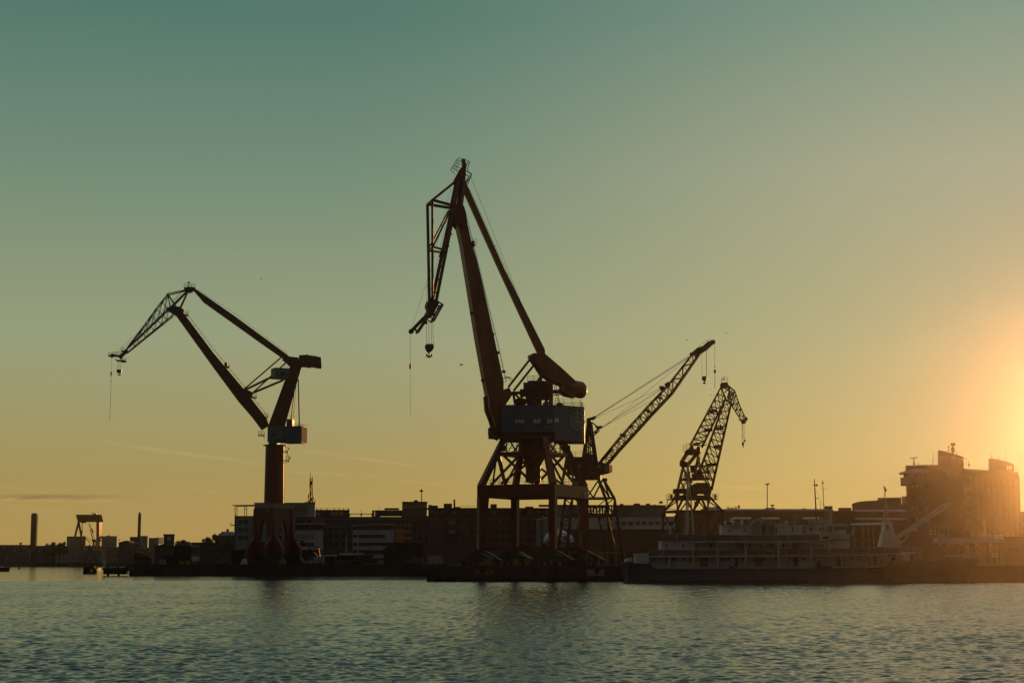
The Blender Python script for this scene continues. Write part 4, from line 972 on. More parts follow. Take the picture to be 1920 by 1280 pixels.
        g.rails([pl(1277, 898, o), pl(1294, 897, o)], 1.0, .03, .8); g.rails([pl(1304, 885, o), pl(1333, 885, o)], 1.0, .03, .8)
    g.box(pl(1305, 893, 0), (1.8, 2.4, 1.3)); g.box(pl(1300, 880, 0), (1.2, 2, 1.2)); g.box(pl(1312, 888, 0), (1.3, 2.2, .9)); g.box(pl(1327, 883, 0), (.5, 1.2, .6))
    g.build('tower_frame', 'lattice', t)
    g = G(); rk = [(1284, 852), (1285, 846), (1293, 841), (1297, 834), (1301, 836), (1302, 842), (1306, 842), (1309, 836), (1313, 838), (1314, 848), (1309, 853)]
    g.prism(Q(rk, -1.6), n * 3.2)
    for o in (-1.5, 1.5): g.bar(pl(1288, 850, o), pl(1277, 868, o), .7, .6); g.bar(pl(1306, 851, o), pl(1289, 872, o), .6, .5)
    rk_ = g.build('rocker_arm', 'lattice', t)
    g = G(); g.prism(Q([(1275, 872), (1276, 867), (1280, 864), (1291, 867), (1291, 873), (1287, 875), (1277, 875)], -2.0), n * 4.0); g.build('counterweight', 'lattice', rk_)
    g = G(); g.rails([pl(1282, 848, -1.6), pl(1294, 843, -1.6)], 1.6, .04, .7, 3); g.bar(pl(1300, 832, -1.5), pl(1325, 830, -1.5), .2); g.bar(pl(1297, 834, 1.5), pl(1325, 833, 1.5), .2); g.box(pl(1306, 832, 0), (1.2, 2, .5)); g.build('rocker_walkway', 'dark', t)
    # two lattice masts
    def mast(name, l0, l1, r0, r1, k, w0, w1, rr):
        g = G()
        for o in (-1, 1):
            a0, a1, b0, b1 = pl(*l0, o * w0), pl(*l1, o * w1), pl(*r0, o * w0), pl(*r1, o * w1)
            g.bar(a0, a1, rr * 2); g.bar(b0, b1, rr * 2.3); g.lattice(a0, a1, b0, b1, k, .075, True)
        for (q0, q1) in ((l0, l1), (r0, r1)): g.lattice(pl(*q0, -w0), pl(*q1, -w1), pl(*q0, w0), pl(*q1, w1), k, .065)
        return g.build(name, 'lattice', t)
    mast('tie_mast', (1294, 835), (1352, 725), (1316, 838), (1361, 745), 9, 1.5, .7, .11)
    bo = mast('boom', (1311, 885), (1360, 747), (1334, 918), (1371, 755), 11, 1.7, .8, .14)
    g = G()
    for o in (-1.6, 1.6): g.bar(pl(1312, 880, o), pl(1333, 921, o), .3)
    for x, y in ((1328, 806), (1349, 803), (1337, 770), (1333, 871), (1346, 837)): g.box(pl(x, y, 0), (.9, 2.4, .7), .4)
    g.build('boom_gusset', 'lattice', bo)
    # drooping jib
    g = G()
    U_ = [(1365, 722), (1378, 733), (1386, 758), (1398, 784)]; L_ = [(1352, 722), (1359, 746), (1370, 757), (1391, 790)]
    for o in (-.9, .9):
        k = (1, 1, .9, .4)
        for i in range(3): g.bar(pl(*U_[i], o * k[i]), pl(*U_[i + 1], o * k[i + 1]), .2); g.bar(pl(*L_[i], o * k[i]), pl(*L_[i + 1], o * k[i + 1]), .24)
        g.lattice(pl(1365, 722, o), pl(1378, 733, o), pl(1353, 726, o), pl(1369, 756, o), 3, .09); g.lattice(pl(*U_[1], o), pl(*U_[3], o * .4), pl(1366, 752, o), pl(*L_[3], o * .4), 8, .065)
        g.bar(pl(1378, 733, o), pl(1362, 753, o), .2); g.bar(pl(1364, 722, o), pl(1372, 757, o), .24); g.bar(pl(1353, 724, o), pl(1376, 738, o), .2)
    for q in U_[1:3] + L_[1:3]: g.tube(pl(*q, -.9), pl(*q, .9), .08, n=4)
    fj = g.build('fly_jib', 'lattice', t)
    g = G(); g.prism(Q([(1350, 723), (1353, 718), (1364, 717), (1367, 723), (1361, 727), (1354, 728)], -1.0), n * 2.0); g.build('jib_head', 'lattice', fj)
    g = G(); g.prism(Q([(1388, 788), (1396, 785), (1399, 781), (1401, 785), (1398, 793), (1391, 795)], -.6), n * 1.2); g.tube(pl(1398.5, 785, -.4), pl(1398.5, 785, .4), .45, n=12); g.bar(pl(1385, 787, 0), pl(1390, 788, 0), .5, .2); g.build('jib_tip', 'lattice', fj)
    g = G(); g.rails([pl(1353, 718, -.9), pl(1358, 715, -.9), pl(1365, 717, -.9)], 1.0, .04, .6); g.line([pl(1353, 714, 0), pl(1356, 709.5, 0), pl(1359, 712, 0)], .05, 4); g.build('head_railing', 'rail', fj)
    g = G()
    for x in (1391.5, 1393.5): g.line([pl(x, 795, 0), pl(x + .3, 829, 0)], .035, 4)
    for y in (797, 800, 804, 815, 818): g.ball(pl(1391.6, y, 0), .12)
    g.line([pl(1396.5, 793, 0), pl(1396.3, 828, 0)], .03, 4); g.build('hoist_rope', 'rope', t)
    g = G(); g.prism(Q([(1391, 829), (1394.5, 829), (1395.5, 832), (1393.7, 836), (1392.2, 836), (1391, 832.5)], -.2), n * .4); hk = g.build('hook_block', 'dark', t)
    G().line([pl(1393.5, 836, 0), pl(1393.5, 838, 0), pl(1394.5, 838.8, 0)], .1, 5).build('hook', 'dark', hk)
    G().ball(pl(1396.3, 826, 0), .2, (1, 1, 1.7)).build('whip_weight', 'dark', t)
    # cab under the ring beam
    g = G(); g.box(P(1305.5, 944, d - 3), (.8, .9, 1.1)); g.line([P(1312, 944, d - 3), P(1316, 946.5, d - 3), P(1320, 945, d - 3), P(1324, 938, d - 3)], .03, 4); g.build('cable_reel', 'dark', t)
level_luffing_crane()

# ---------------------------------------------------------------- far gantry crane over the shipyard
def gantry():
    d = 1250.0; s = d / F; c0 = V((X(160, d), d, GZ)); z = lambda py: Z(py, d)
    t = thing('gantry_crane', 'far orange red shipyard gantry crane with one leg blazing in the sun', 'crane', c0)
    ux = V((.955, .295, 0)).normalized(); w = V((-ux.y, ux.x, 0))
    L = V((X(145, d), d, 0)); Rr = L + ux * 14.7
    g = G(); a = L - ux * 1.9; b = Rr + ux * 1.6
    g.prism([a - w * 2.4 + UP * z(965), a + w * 2.4 + UP * z(965), a + w * 1.2 + ux * 1.4 + UP * z(978), a - w * 1.2 + ux * 1.4 + UP * z(978)], b - a - ux * .2)
    bm_ = g.build('girder', 'gantry', t)
    G().bar(a + UP * (z(965) + .15) - w * 2.2, b + UP * (z(965) + .15) - w * 2.2, .5, .3).build('girder_rail', 'roofmetal', bm_)
    g = G()
    for k in range(9): g.box(a.lerp(b, .24 + k * .075) + UP * z(970) - w * (2.08 - .06), (.5, .1, 2.0), math.atan2(ux.y, ux.x))
    g.build('girder_lettering', 'red', bm_)
    for dx0, dx1 in ((-1, -4.9), (.3, 4.9)):
        p = L + ux * .2; G().tube(p + UP * z(978) + w * dx0 * -.3, p + UP * (GZ - .1) + V((dx1 * 1.25, dx1 * .25, 0)), .85, .6, 10).build('leg', 'gantry', t)
    g = G(); p = L + ux * .2; g.bar(p + UP * z(990) + V((.2, 2, 0)), p + UP * z(1010) + V((3, 2.5, 0)), .5); g.bar(p + UP * z(1050) + V((-4.6, -1, 0)), p + UP * z(1050) + V((4.6, 1, 0)), .7); g.build('leg_brace', 'gantry', t)
    q = Rr - ux * .9; v = V((.02, 1, 0))
    g = G(); g.prism([q - v * 4.6 + UP * z(977), q + v * 4.6 + UP * z(977), q + v * 3.4 + UP * z(1010), q - v * 3.4 + UP * z(1010)], ux * 2.0); g.prism([q - v * 3.6 + ux * .02 + UP * z(1010), q - v * 1.6 + ux * .02 + UP * z(1010), q - v * 3.2 + UP * GZ + ux * .02, q - v * 4.6 + UP * GZ + ux * .02], ux * .86)
    g.prism([q + v * 3.6 + ux * .02 + UP * z(1010), q + v * 1.6 + ux * .02 + UP * z(1010), q + v * 3.2 + UP * GZ + ux * .02, q + v * 4.6 + UP * GZ + ux * .02], ux * .86); g.build('leg', 'gantry', t)
    g = G(); p = L + ux * 3.5; g.box(p + UP * z(978.5) - w * .3, (3.6, 4.4, 1.0), math.atan2(ux.y, ux.x)); g.box(p + UP * z(975) - w * 2.6, (1.2, .8, 1.0)); tr = g.build('trolley', 'dark', t)
    g = G(); g.line([P(153.8, 980, d), P(153.8, 992, d)], .12, 4); g.line([P(154.5, 980, d), P(154.5, 992, d)], .12, 4); g.build('hoist_rope', 'rope', t)
    g = G(); g.box(P(154, 993, d), (.7, .7, 1.0)); g.box(P(154.3, 996, d), (1.7, 1, 1.1)); g.bar(P(154.5, 998, d), P(154.5, 1002, d), .6); g.build('hook_block', 'dark', t)
    g = G(); g.span(X(166, d), X(183, d), d + 2, d + 5, z(965.3), z(964)); g.span(X(171, d), X(177, d), d + 2, d + 4, z(964), z(962)); g.bar(P(171, 961, d + 3), P(177, 961.5, d + 3), .3); g.bar(P(172, 964, d + 3), P(172, 961, d + 3), .25); g.build('upper_trolley', 'dark', t)
gantry()
def far_jib_crane():
    d = 1285.0; c0 = V((X(177, d), d, GZ)); t = thing('dockside_crane', 'small dark jib crane seen between the legs of the far gantry', 'crane', c0)
    g = G(); lattice_tower(g, c0.x, d, [(Z(1012, d), .9, .9), (Z(1026, d), 1.3, 1.3), (Z(1040, d), 1.6, 1.6), (GZ, 2, 2)], .2, .12); g.build('tower', 'dark', t)
    g = G(); g.bar(P(175, 1013, d), P(166.5, 980, d), .8, .8, .4, .4); g.bar(P(178, 1013, d), P(168, 981, d), .3); g.build('boom', 'dark', t)
    g = G(); g.box(P(177, 1013, d), (3, 2.4, 1.8)); g.bar(P(172, 990, d), P(175, 998, d), .8); g.build('machinery_house', 'dark', t)
    g = G(); g.bar(P(156, 1004, d), P(170, 1018, d), .5); g.bar(P(156, 1004, d), P(176, 1014, d), .3); g.bar(P(185, 1010, d), P(190, 1014, d), .8); g.build('counter_jib', 'dark', t)
far_jib_crane()
# ---------------------------------------------------------------- the old white ship at the quay
def ship():
    d = 294.0; s = d / F; c0 = V((X(1500, d), d + 5, 0))
    t = thing('passenger_ship', 'long old ship, grey blue hull with portholes, white two storey deckhouse and foredeck crane', 'ship', c0)
    x = lambda px: X(px, d, 1050); z = lambda py: Z(py, d)
    yc = d + 5.0
    # hull by stations: px, half beam at deck, half beam at water, sheer py
    st = [(1167, 1.2, .3, 1054.5), (1170, 2.6, 1.2, 1054.5), (1178, 3.9, 2.9, 1055.5), (1195, 4.7, 4.2, 1056.5), (1217, 5.0, 4.8, 1057), (1219, 5.0, 4.8, 1058), (1227, 5.0, 4.9, 1066.6), (1300, 5.0, 5.0, 1066.8), (1440, 5.0, 5.0, 1066.2), (1560, 5.0, 4.95, 1065.4), (1655, 4.9, 4.6, 1064.4),
          (1662, 4.9, 4.5, 1060), (1673, 4.8, 4.3, 1052.2), (1705, 4.5, 3.6, 1051.3), (1745, 3.9, 2.6, 1050), (1790, 2.9, 1.5, 1047.5), (1825, 1.7, .45, 1045.5), (1845, .6, .06, 1044), (1853, .06, .02, 1043.3)]
    rows = []; n = 6
    for px, bd, bw, sy in st:
        xx = x(px); zt = z(sy); ring = []
        for side in (-1, 1):
            q = []
            for k in range(n + 1):
                u = k / n; zz = -.6 + (zt + .6) * u
                bb = bw + (bd - bw) * max(0, (zz - .2) / max(.1, zt - .2)) ** 1.4
                xs = xx
                if px > 1790: xs = xx - (1 - u) * (px - 1790) / 63 * 2.4
                if px < 1180: xs = xx + (1 - u) * (1180 - px) / 13 * .9
                q.append(V((xs, yc + side * bb, zz)))
            ring += q if side < 0 else q[::-1]
        rows.append(ring)
    g = G(); m = len(rows[0])
    for r in rows: g.v += [tuple(p) for p in r]
    for i in range(len(rows) - 1):
        for j in range(m):
            a, b = i * m + j, i * m + (j + 1) % m
            mid = (g.v[a][2] + g.v[b][2]) / 2
            g.f.append((a, b, b + m, a + m)); g.m.append(1 if mid < .33 else 0)
    g.f += [tuple(range(m)), tuple(range(len(g.v) - 1, len(g.v) - 1 - m, -1))]; g.m += [0, 0]
    hull = g.build('hull', ['hull', 'boot'], t)
    g = G()
    for a, b in zip(st, st[1:]): g.bar(V((x(a[0]), yc - a[1] - .04, z(a[3]) + .02)), V((x(b[0]), yc - b[1] - .04, z(b[3]) + .02)), .14, .16)
    g.build('rubbing_strake', 'hull', hull)
    pfirst = None
    for px in (1210, 1245, 1270, 1296, 1321, 1348, 1382, 1395, 1442, 1470, 1503, 1525, 1553, 1581, 1610, 1638, 1675, 1712):
        py = 1075.5 - (px - 1245) * .004
        if pfirst is None:
            g = G(); g.use(0).tube((0, .02, 0), (0, -.02, 0), .21, n=14); g.use(1).ring((0, 0, 0), .29, .08, V((1, 0, 0)), V((0, 0, 1)), 16, V((0, -.05, 0))); pfirst = g.build('porthole', ['glass', 'dark'], t)
        yy = yc - (5.03 if 1220 < px < 1650 else 4.55 if px < 1220 else 4.45 if px < 1700 else 3.95)
        place(pfirst, (x(px), yy - .02, z(py)), t, px == 1210)
    # main deck house
    def house(name, px0, px1, pt, pb, y0, y1, m='white'): 
        return G().span(x(px0), x(px1), y0, y1, z(pb), z(pt)).build(name, m, t)
    wy = d + 1.5                                                     # face of the deckhouse walls
    h1 = house('lower_deckhouse', 1222, 1684, 1042.5, 1066.5, wy, d + 8.5)
    h2 = house('upper_deckhouse', 1242, 1597, 1014.5, 1042.0, wy, d + 8.0)
    h0 = house('aft_cabin', 1192, 1217, 1036.5, 1057, d + 1.2, d + 5)
    for k in range(7): G().box((x(1193.5 + 3.6 * k), d + 1.19, z(1047)), (.05, .04, 1.7)).build('wall_seam', 'cream', h0) if k == 0 else None
    # decks with a white fascia
    def deckline(name, pts, y0=d + .05, y1=d + 9.6, th=.24):
        g = G()
        for a, b in zip(pts, pts[1:]): g.prism([V((x(a[0]), y0, z(a[1]))), V((x(b[0]), y0, z(b[1]))), V((x(b[0]), y0, z(b[1]) - th)), V((x(a[0]), y0, z(a[1]) - th))], V((0, y1 - y0, 0)))
        return g.build(name, 'white', t)
    D1 = [(1216, 1041.2), (1300, 1041.2), (1450, 1040.2), (1600, 1038.4), (1689, 1036.8)]; D2 = [(1298, 1013.6), (1420, 1013.8), (1480, 1013.6), (1540, 1012.6)]
    deckline('promenade_deck', D1); deckline('boat_deck', D2); 
    G().span(x(1242), x(1298.5), d + 1.4, d + 8, z(1013.9), z(1012.6)).build('boat_deck', 'white', t)
    g = G(); q = [(1689, 1036.8, .05), (1704, 1035.4, .5), (1716, 1034.4, 1.4), (1724, 1034, 2.8), (1727, 1033.8, 4.8)]
    for a, b in zip(q, q[1:]): g.prism([V((x(a[0]), d + a[2], z(a[1]))), V((x(b[0]), d + b[2], z(b[1]))), V((x(b[0]), d + 9.6 - b[2], z(b[1]))), V((x(a[0]), d + 9.6 - a[2], z(a[1])))], UP * -.24)
    g.build('promenade_deck', 'white', t)
    # curved front of the lower house
    def curved(name, px0, px1, pt, pb, m='white', y0=wy, y1=d + 8.5, nn=8):
        xa, xb = x(px0), x(px1); ym = (y0 + y1) / 2; pl_ = [(xa, y0)]
        for i in range(nn + 1): a = -math.pi / 2 + math.pi * i / nn; pl_.append((xa + (xb - xa) * math.cos(a), ym + (y1 - y0) / 2 * math.sin(a)))
        g = G(); zt, zb = z(pt), z(pb); g.prism([V((a, b, zb)) for a, b in pl_[1:]], UP * (zt - zb)); return g.build(name, m, t)
    cf = curved('house_front', 1684.05, 1718, 1036.2, 1052.5); G().span(x(1666), x(1684), wy, d + 8.5, z(1066), z(1060)).build('bulwark_step', 'hull', t)
    curved('bridge_front', 1563, 1603, 1012.4, 1038.5, y0=d + 1.2, y1=d + 8.6)
    # bridge wing with corrugated front
    bw = curved('bridge_wing', 1560, 1603, 1000.2, 1010.5, y0=d + .3, y1=d + 9.4)
    g = G()
    for i in range(26): a = -math.pi / 2 + math.pi * (i + .5) / 26 * .62; g.tube(V((x(1560) + (x(1603) - x(1560)) * math.cos(a) * 1.003, d + 4.85 + 4.56 * math.sin(a), z(1010.4))), V((x(1560) + (x(1603) - x(1560)) * math.cos(a) * 1.003, d + 4.85 + 4.56 * math.sin(a), z(1000.4))), .07, n=5)
    g.build('corrugation', 'white', bw)
    g = G(); g.prism([V((x(a), d + .3, z(b))) for a, b in ((1534, 1012.8), (1541, 1004), (1555, 999.8), (1561, 999.8), (1561, 1010.6), (1556, 1012.8))], V((0, .12, 0))); wp = g.build('bridge_bulwark', 'white', t)
    G().span(x(1543), x(1555.5), d + .22, d + .32, z(1009.5), z(1005)).build('opening', 'dark', wp)
    # wheelhouse and cabins on the boat deck
    wh = house('wheelhouse', 1474.5, 1566, 983.6, 1013.2, d + 2, d + 7.6); 
    g = G(); g.prism([V((x(a), d + 1.7, z(b))) for a, b in ((1566.05, 982), (1593, 981.8), (1590.5, 1000.1), (1566.05, 1000.1))], V((0, 6.2, 0))); wf = g.build('wheelhouse_front', 'white', t)
    G().span(x(1565), x(1594.5), d + 1.5, d + 8.1, z(982), z(980.9)).build('roof', 'white', wf)
    for k in range(5): G().prism([V((x(a), d + 1.66, z(b))) for a, b in ((1570.4 + k * 4.3, 985.2), (1573.9 + k * 4.3, 985.2), (1573.1 + k * 4.2, 993.2), (1569.6 + k * 4.2, 993.2))], V((0, .05, 0))).build('window', 'glass', wf)
    def pane(par, px, py, w, h, yy, m='glass', nm='window', fr='grey'):
        o = make_window(w * s, h * s, m, fr, 1, False, nm); o.parent = par; place(o, (x(px), yy - .03, z(py)), t, True); return o
    for px, py, w, h, m in ((1490.8, 991.5, 3.4, 6, 'glass'), (1526, 991, 5.6, 5.4, 'glass'), (1543, 990.5, 3.2, 6, 'glass'), (1549.5, 990.5, 3.2, 6, 'glass')): pane(wh, px, py, w, h, d + 2, m)
    for px, w, h, py in ((1513, 6, 13, 993), (1561, 8, 11, 991.5)): pane(wh, px, py, w, h, d + 2, 'woodred', 'door')
    ah = house('aft_house', 1358.5, 1414, 983.5, 1013, d + 2.4, d + 7)
    for px in (1372.5, 1400): pane(ah, px, 993.5, 3.4, 5.6, d + 2.4, 'woodred')
    G().span(x(1357.5), x(1415), d + 2.2, d + 7.2, z(983.5), z(982.6)).build('roof', 'white', ah)
    fc = house('funnel_casing', 1414.1, 1436, 980.5, 1013, d + 2.8, d + 6.6, 'grey')
    g = G(); g.prism([V((x(a), d + 2.75, z(b))) for a, b in ((1418, 980.5), (1424, 971.5), (1431, 971.5), (1434, 980.5))], V((0, 3, 0))); g.build('funnel', 'grey', t)
    mh = house('mid_cabin', 1457.5, 1474.4, 981.5, 1013, d + 2.2, d + 7); pane(mh, 1446 + 14, 994, 3, 9, d + 2.2, 'woodred', 'door')
    house('galley_cabin', 1440, 1457.4, 985.5, 1013, d + 3.2, d + 6.8, 'grey')
    g = G(); g.span(x(1428), x(1458), d + 1.2, d + 7.4, z(977.6), z(976.4))
    for px in (1430, 1443, 1456): g.tube(V((x(px), d + 1.4, z(977))), V((x(px), d + 1.4, z(1013))), .05, n=5)
    g.build('awning', 'white', t)
    for px, w in ((1366, .35), (1381, .5), (1483, .45), (1497, .2)): 
        g = G(); g.tube(V((x(px), d + 4, z(984))), V((x(px), d + 4, z(978))), w * .4, n=8); g.ball(V((x(px), d + 3.9, z(977.5))), w * .6, (1.2, 1, .8), 10, 6); g.build('vent_cowl', 'white', t)
    # windows and doors of the two storeys
    for px in (1251.5, 1283.5, 1310, 1335.5, 1409, 1429, 1450, 1472, 1538.5, 1545.2): pane(h2, px, 1022.2, 3, 5.6, wy, 'glass')
    for px, w in ((1390, 13.5), (1494.5, 12)): pane(h2, px, 1023.5, w, 13, wy, 'woodred', 'door')
    pane(h2, 1500, 1019.5, 4.6, 4.6, wy - .04, 'amberglass')
    for px in (1227.5, 1251.5, 1264, 1283.5, 1295.5, 1308.5, 1354.5, 1361, 1368, 1382.5, 1395, 1434, 1457.5, 1483, 1509.5, 1530, 1551, 1600, 1614.5, 1678): pane(h1, px, 1048.6 - (px - 1227) * .004, 2.7, 5.4, wy, 'glass')
    for px, w in ((1321, 15.5), (1423.5, 15.5), (1494, 9), (1580, 16.5), (1639, 17)): pane(h1, px, 1053 - (px - 1300) * .005, w, 17.5, wy, 'woodred', 'door')
    # posts
    pf = None
    for px, a, b in ((1254.5, 1042.5, 1066.5), (1299.5, 1013.5, 1066.5), (1345.5, 1014, 1066.5), (1399, 1014, 1066.5), (1460, 1013.8, 1066), (1521.5, 1013, 1065), (1556, 1012.5, 1037), (1578, 1038.5, 1065), (1635, 1037.8, 1068), (1727 - 1, 1034, 1050)):
        yy = d + .16 if px < 1700 else d + 4.4
        G().tube(V((x(px), yy, z(a))), V((x(px), yy, z(b))), .12 if px != 1460 else .2, n=6).build('deck_post', 'white', t)
    # railings with dark canvas dodgers
    def railing(name, pts, h, yy, canvas=True, nn=3):
        g = G(); 
        W_ = [V((x(a), yy, z(b))) for a, b in pts]
        g.rails(W_, h, .034, 2.2, nn); o = g.build(name, 'cream', t)
        if canvas:
            g = G()
            for a, b in zip(W_, W_[1:]): g.prism([a + V((0, .06, .06)), b + V((0, .06, .06)), b + V((0, .06, h - .05)), a + V((0, .06, h - .05))], V((0, .02, 0)))
            g.build('canvas_dodger', 'canvas', o)
    railing('railing', [(1217, 1041.3), (1300, 1041.3), (1450, 1040.3), (1600, 1038.5), (1689, 1036.9)], 1.02, d + .12)
    railing('railing', [(1243, 1013), (1298, 1013), (1420, 1013.9), (1480, 1013.7), (1538, 1012.8)], 1.02, d + .14)
    g = G(); g.rails([V((x(a), d + b + .1, z(c))) for a, c, b in ((1689, 1036.8, .05), (1704, 1035.4, .5), (1716, 1034.4, 1.4), (1724, 1034, 2.8), (1727, 1033.8, 4.8))], 1.05, .03, 1, 3); g.build('railing', 'cream', t)
    railing('railing', [(1224, 1066.8), (1300, 1066.6), (1440, 1066.2), (1560, 1065.4), (1650, 1064.5)], .9, d + .14, False, 2)
    g = G(); g.rails([V((x(a), d + 3, z(b))) for a, b in ((1526, 983.5), (1572, 982))], 1.1, .04, .9, 3); g.rails([V((x(a), d + 6, z(b))) for a, b in ((1530, 983.5), (1572, 982))], 1.1, .04, .9, 3); g.build('railing', 'cream', t)
    # stairs between decks
    for a, b in (((1282, 1030), (1298, 1018)), ((1508, 1029), (1519, 1015)), ((1506, 1029), (1514, 1016))):
        g = G(); g.bar(V((x(a[0]), d + .9, z(a[1]))), V((x(b[0]), d + .9, z(b[1]))), .1, .22); g.build('stair', 'white', t)
    # masts
    def pole(name, pts, r0, r1, m='white', yy=d + 4.5): 
        g = G(); g.tube(V((x(pts[0][0]), yy, z(pts[0][1]))), V((x(pts[1][0]), yy, z(pts[1][1]))), r0, r1, n=8); return g
    g = pole('', ((1541.5, 983), (1539, 895)), .16, .07); g.bar(V((x(1536), d + 4.5, z(907))), V((x(1544), d + 4.5, z(907))), .1, .12); g.ball(V((x(1543), d + 4.5, z(907))), .2); g.bar(V((x(1541), d + 4.5, z(931.5))), V((x(1546), d + 4.5, z(931.5))), .1); g.build('signal_mast', 'dark', t)
    g = pole('', ((1557, 983), (1554.8, 897)), .08, .05); g.bar(V((x(1552), d + 4.5, z(915))), V((x(1564), d + 4.5, z(913.5))), .05); g.bar(V((x(1553), d + 4.5, z(903))), V((x(1557), d + 4.5, z(903))), .1, .15); g.line([V((x(1541), d + 4.5, z(915))), V((x(1556), d + 4.5, z(948)))], .018, 4); g.build('radio_mast', 'rail', t)
    g = pole('', ((1568, 982), (1568, 957)), .22, .14); g.bar(V((x(1563), d + 4.5, z(955))), V((x(1573), d + 4.5, z(954.5))), .5, .25); g.ball(V((x(1566), d + 4.5, z(957))), .35, (1, 1, .7)); g.bar(V((x(1564), d + 4.5, z(961))), V((x(1573), d + 4.5, z(961))), .3, .12); g.build('radar_mast', 'white', t)
    g = pole('', ((1550, 983), (1549.5, 938)), .05, .03); g.build('whip_aerial', 'rail', t)
    # tripod mast aft
    g = G(); top = V((x(1297.8), d + 4.5, z(886)))
    for px, yo, pb in ((1289, 3.2, 1001.5), (1297, 6.2, 1001.5), (1305, 3.2, 1001.5)): g.tube(V((x(px), d + yo, z(pb))), top + V(((px - 1297.8) * .012, 0, 0)), .14, .1, 8)
    for py, w in ((971, 6.2), (928, 3.4)): g.bar(V((x(1297.5 - w), d + 3.6, z(py))), V((x(1297.5 + w), d + 3.6, z(py))), .12)
    g.tube(top - UP * .6, top + UP * 1.4, .17, .12, 8); g.box(top + UP * .2, (.6, .5, .5)); g.line([top + UP * 1.2, top + UP * 3], .04, 5); g.build('tripod_mast', 'cream', t)
    G().tube(V((x(1258.8), d + 2, z(1001))), V((x(1258.8), d + 2, z(988)))
, .1, n=6).ball(V((x(1258.8), d + 2, z(987))), .2).build('deck_light', 'white', t)
    # flag staff with furled flag
    G().tube(V((x(1612.5), d + 4, z(1037))), V((x(1612), d + 4, z(979))), .07, .05, 6).build('flagstaff', 'white', t)
    G().prism([V((x(a), d + 4, z(b))) for a, b in ((1611.5, 983), (1608.5, 993), (1606.5, 1001), (1609, 1002.5), (1611.3, 997))], V((0, .18, 0))).build('flag', 'tent', t)
    G().tube(V((x(1649.5), d + 4.4, z(1037))), V((x(1649), d + 4.4, z(982))), .07, .05, 6).build('pole', 'white', t)
    # foredeck crane
    g = G(); yy = d + 4.5
    g.add([V((x(a), yy + o, z(b))) for b, a0, a1, w in ((1023.5, 1659.5, 1692, 1.7), (994, 1666.5, 1686.5, 1.2), (976, 1668, 1682.5, .8)) for a, o in ((a0, -w), (a1, -w), (a1, w), (a0, w))],
          [(0, 1, 2, 3), (8, 9, 10, 11)] + [(k * 4 + i, k * 4 + (i + 1) % 4, k * 4 + 4 + (i + 1) % 4, k * 4 + 4 + i) for k in (0, 1) for i in range(4)])
    py_ = g.build('crane_pylon', 'white', t); G().span(x(1671.5), x(1676), yy - 1.25, yy - .7, z(992), z(982.5)).build('opening', 'dark', py_)
    g = G()
    for a in (1669, 1673.5, 1680): g.tube(V((x(a), yy + (a - 1674) * .06, z(976))), V((x(1673.5), yy, z(928))), .12, .07, 6)
    g.tube(V((x(1673.5), yy, z(929))), V((x(1673), yy, z(909))), .1, .05, 6)
    for px, py in ((1673, 910.5), (1675.5, 915), (1675, 918), (1672.8, 913.5)): g.ball(V((x(px), yy, z(py))), .16)
    g.build('crane_topmast', 'white', t)
    g = G(); B0, B1 = (1668, 1024), (1788, 945.5)
    bb = lambda px, py, o: V((x(px), yy - 1.4 + o, z(py)))
    for o in (-.45, .45):
        g.bar(bb(1690, 1005, o), bb(1783, 943.5, o), .2); g.bar(bb(1668, 1024, o), bb(1787, 949.5, o), .24)
        g.lattice(bb(1690, 1005, o), bb(1783, 943.5, o), bb(1694, 1007.5, o), bb(1787, 949.5, o), 13, .05)
    for px, py in ((1721, 990), (1745, 974)): g.box(bb(px, py, 0), (1.2, .95, .75), 0)
    g.bar(bb(1779, 949, 0), bb(1790, 943, 0), 1.0, .55); g.bar(bb(1688, 1005, 0), bb(1700, 1003, 0), .9, .3); g.bar(bb(1696, 1020, 0), bb(1713, 1002, 0), .18)
    g.build('crane_boom', 'white', t)
    g = G(); g.tube(V((x(1684), yy, z(1036))), V((x(1684), yy, z(1022))), .9, n=14); g.box(V((x(1690), yy - 1, z(1018))), (1.3, 1.4, 1.2)); g.build('crane_pedestal', 'white', t)
    # deck gear
    g = G(); cl = V((x(1657.5), wy - .1, z(1047.8))); g.ring(cl, .39, .15, V((1, 0, 0)), UP, 24, V((0, -.1, 0))); g.build('lifebuoy', 'orange', t)
    g = G(); g.prism([V((x(a), d - .75, z(b))) for a, b in ((1626.5, 1066), (1629, 1060.5), (1640, 1059.5), (1652, 1058), (1655.5, 1061), (1655, 1067), (1651, 1070), (1630, 1070))], V((0, .9, 0))); wb = g.build('work_boat', 'yellow', t)
    g = G(); g.tube(V((x(1627.5), d - .82, z(1064))), V((x(1655), d - .82, z(1062))), .16, n=8); g.build('fender_tube', 'orange', wb)
    for px in (1630, 1651): G().line([V((x(px), d - .3, z(1060))), V((x(px), d + .2, z(1042)))], .04, 5).build('davit_fall', 'rail', t)
    g = G(); g.prism([V((x(a), d + 2.2, z(b))) for a, b in ((1173.8, 1052.4), (1176, 1048.4), (1180, 1046), (1185.5, 1045.2), (1187, 1047), (1187, 1052.4))], V((0, 3.6, 0))); g.build('boat_cover', 'tent', t)
    for px, py in ((1369, 1064), (1374, 1064), (1537, 1062), (1541, 1062), (1669, 1060)): G().tube(V((x(px), d + .6, z(py + 2))), V((x(px), d + .6, z(py - 1.5))), .18, n=8).ball(V((x(px), d + .6, z(py - 1.5))), .22).build('bollard', 'dark', t)
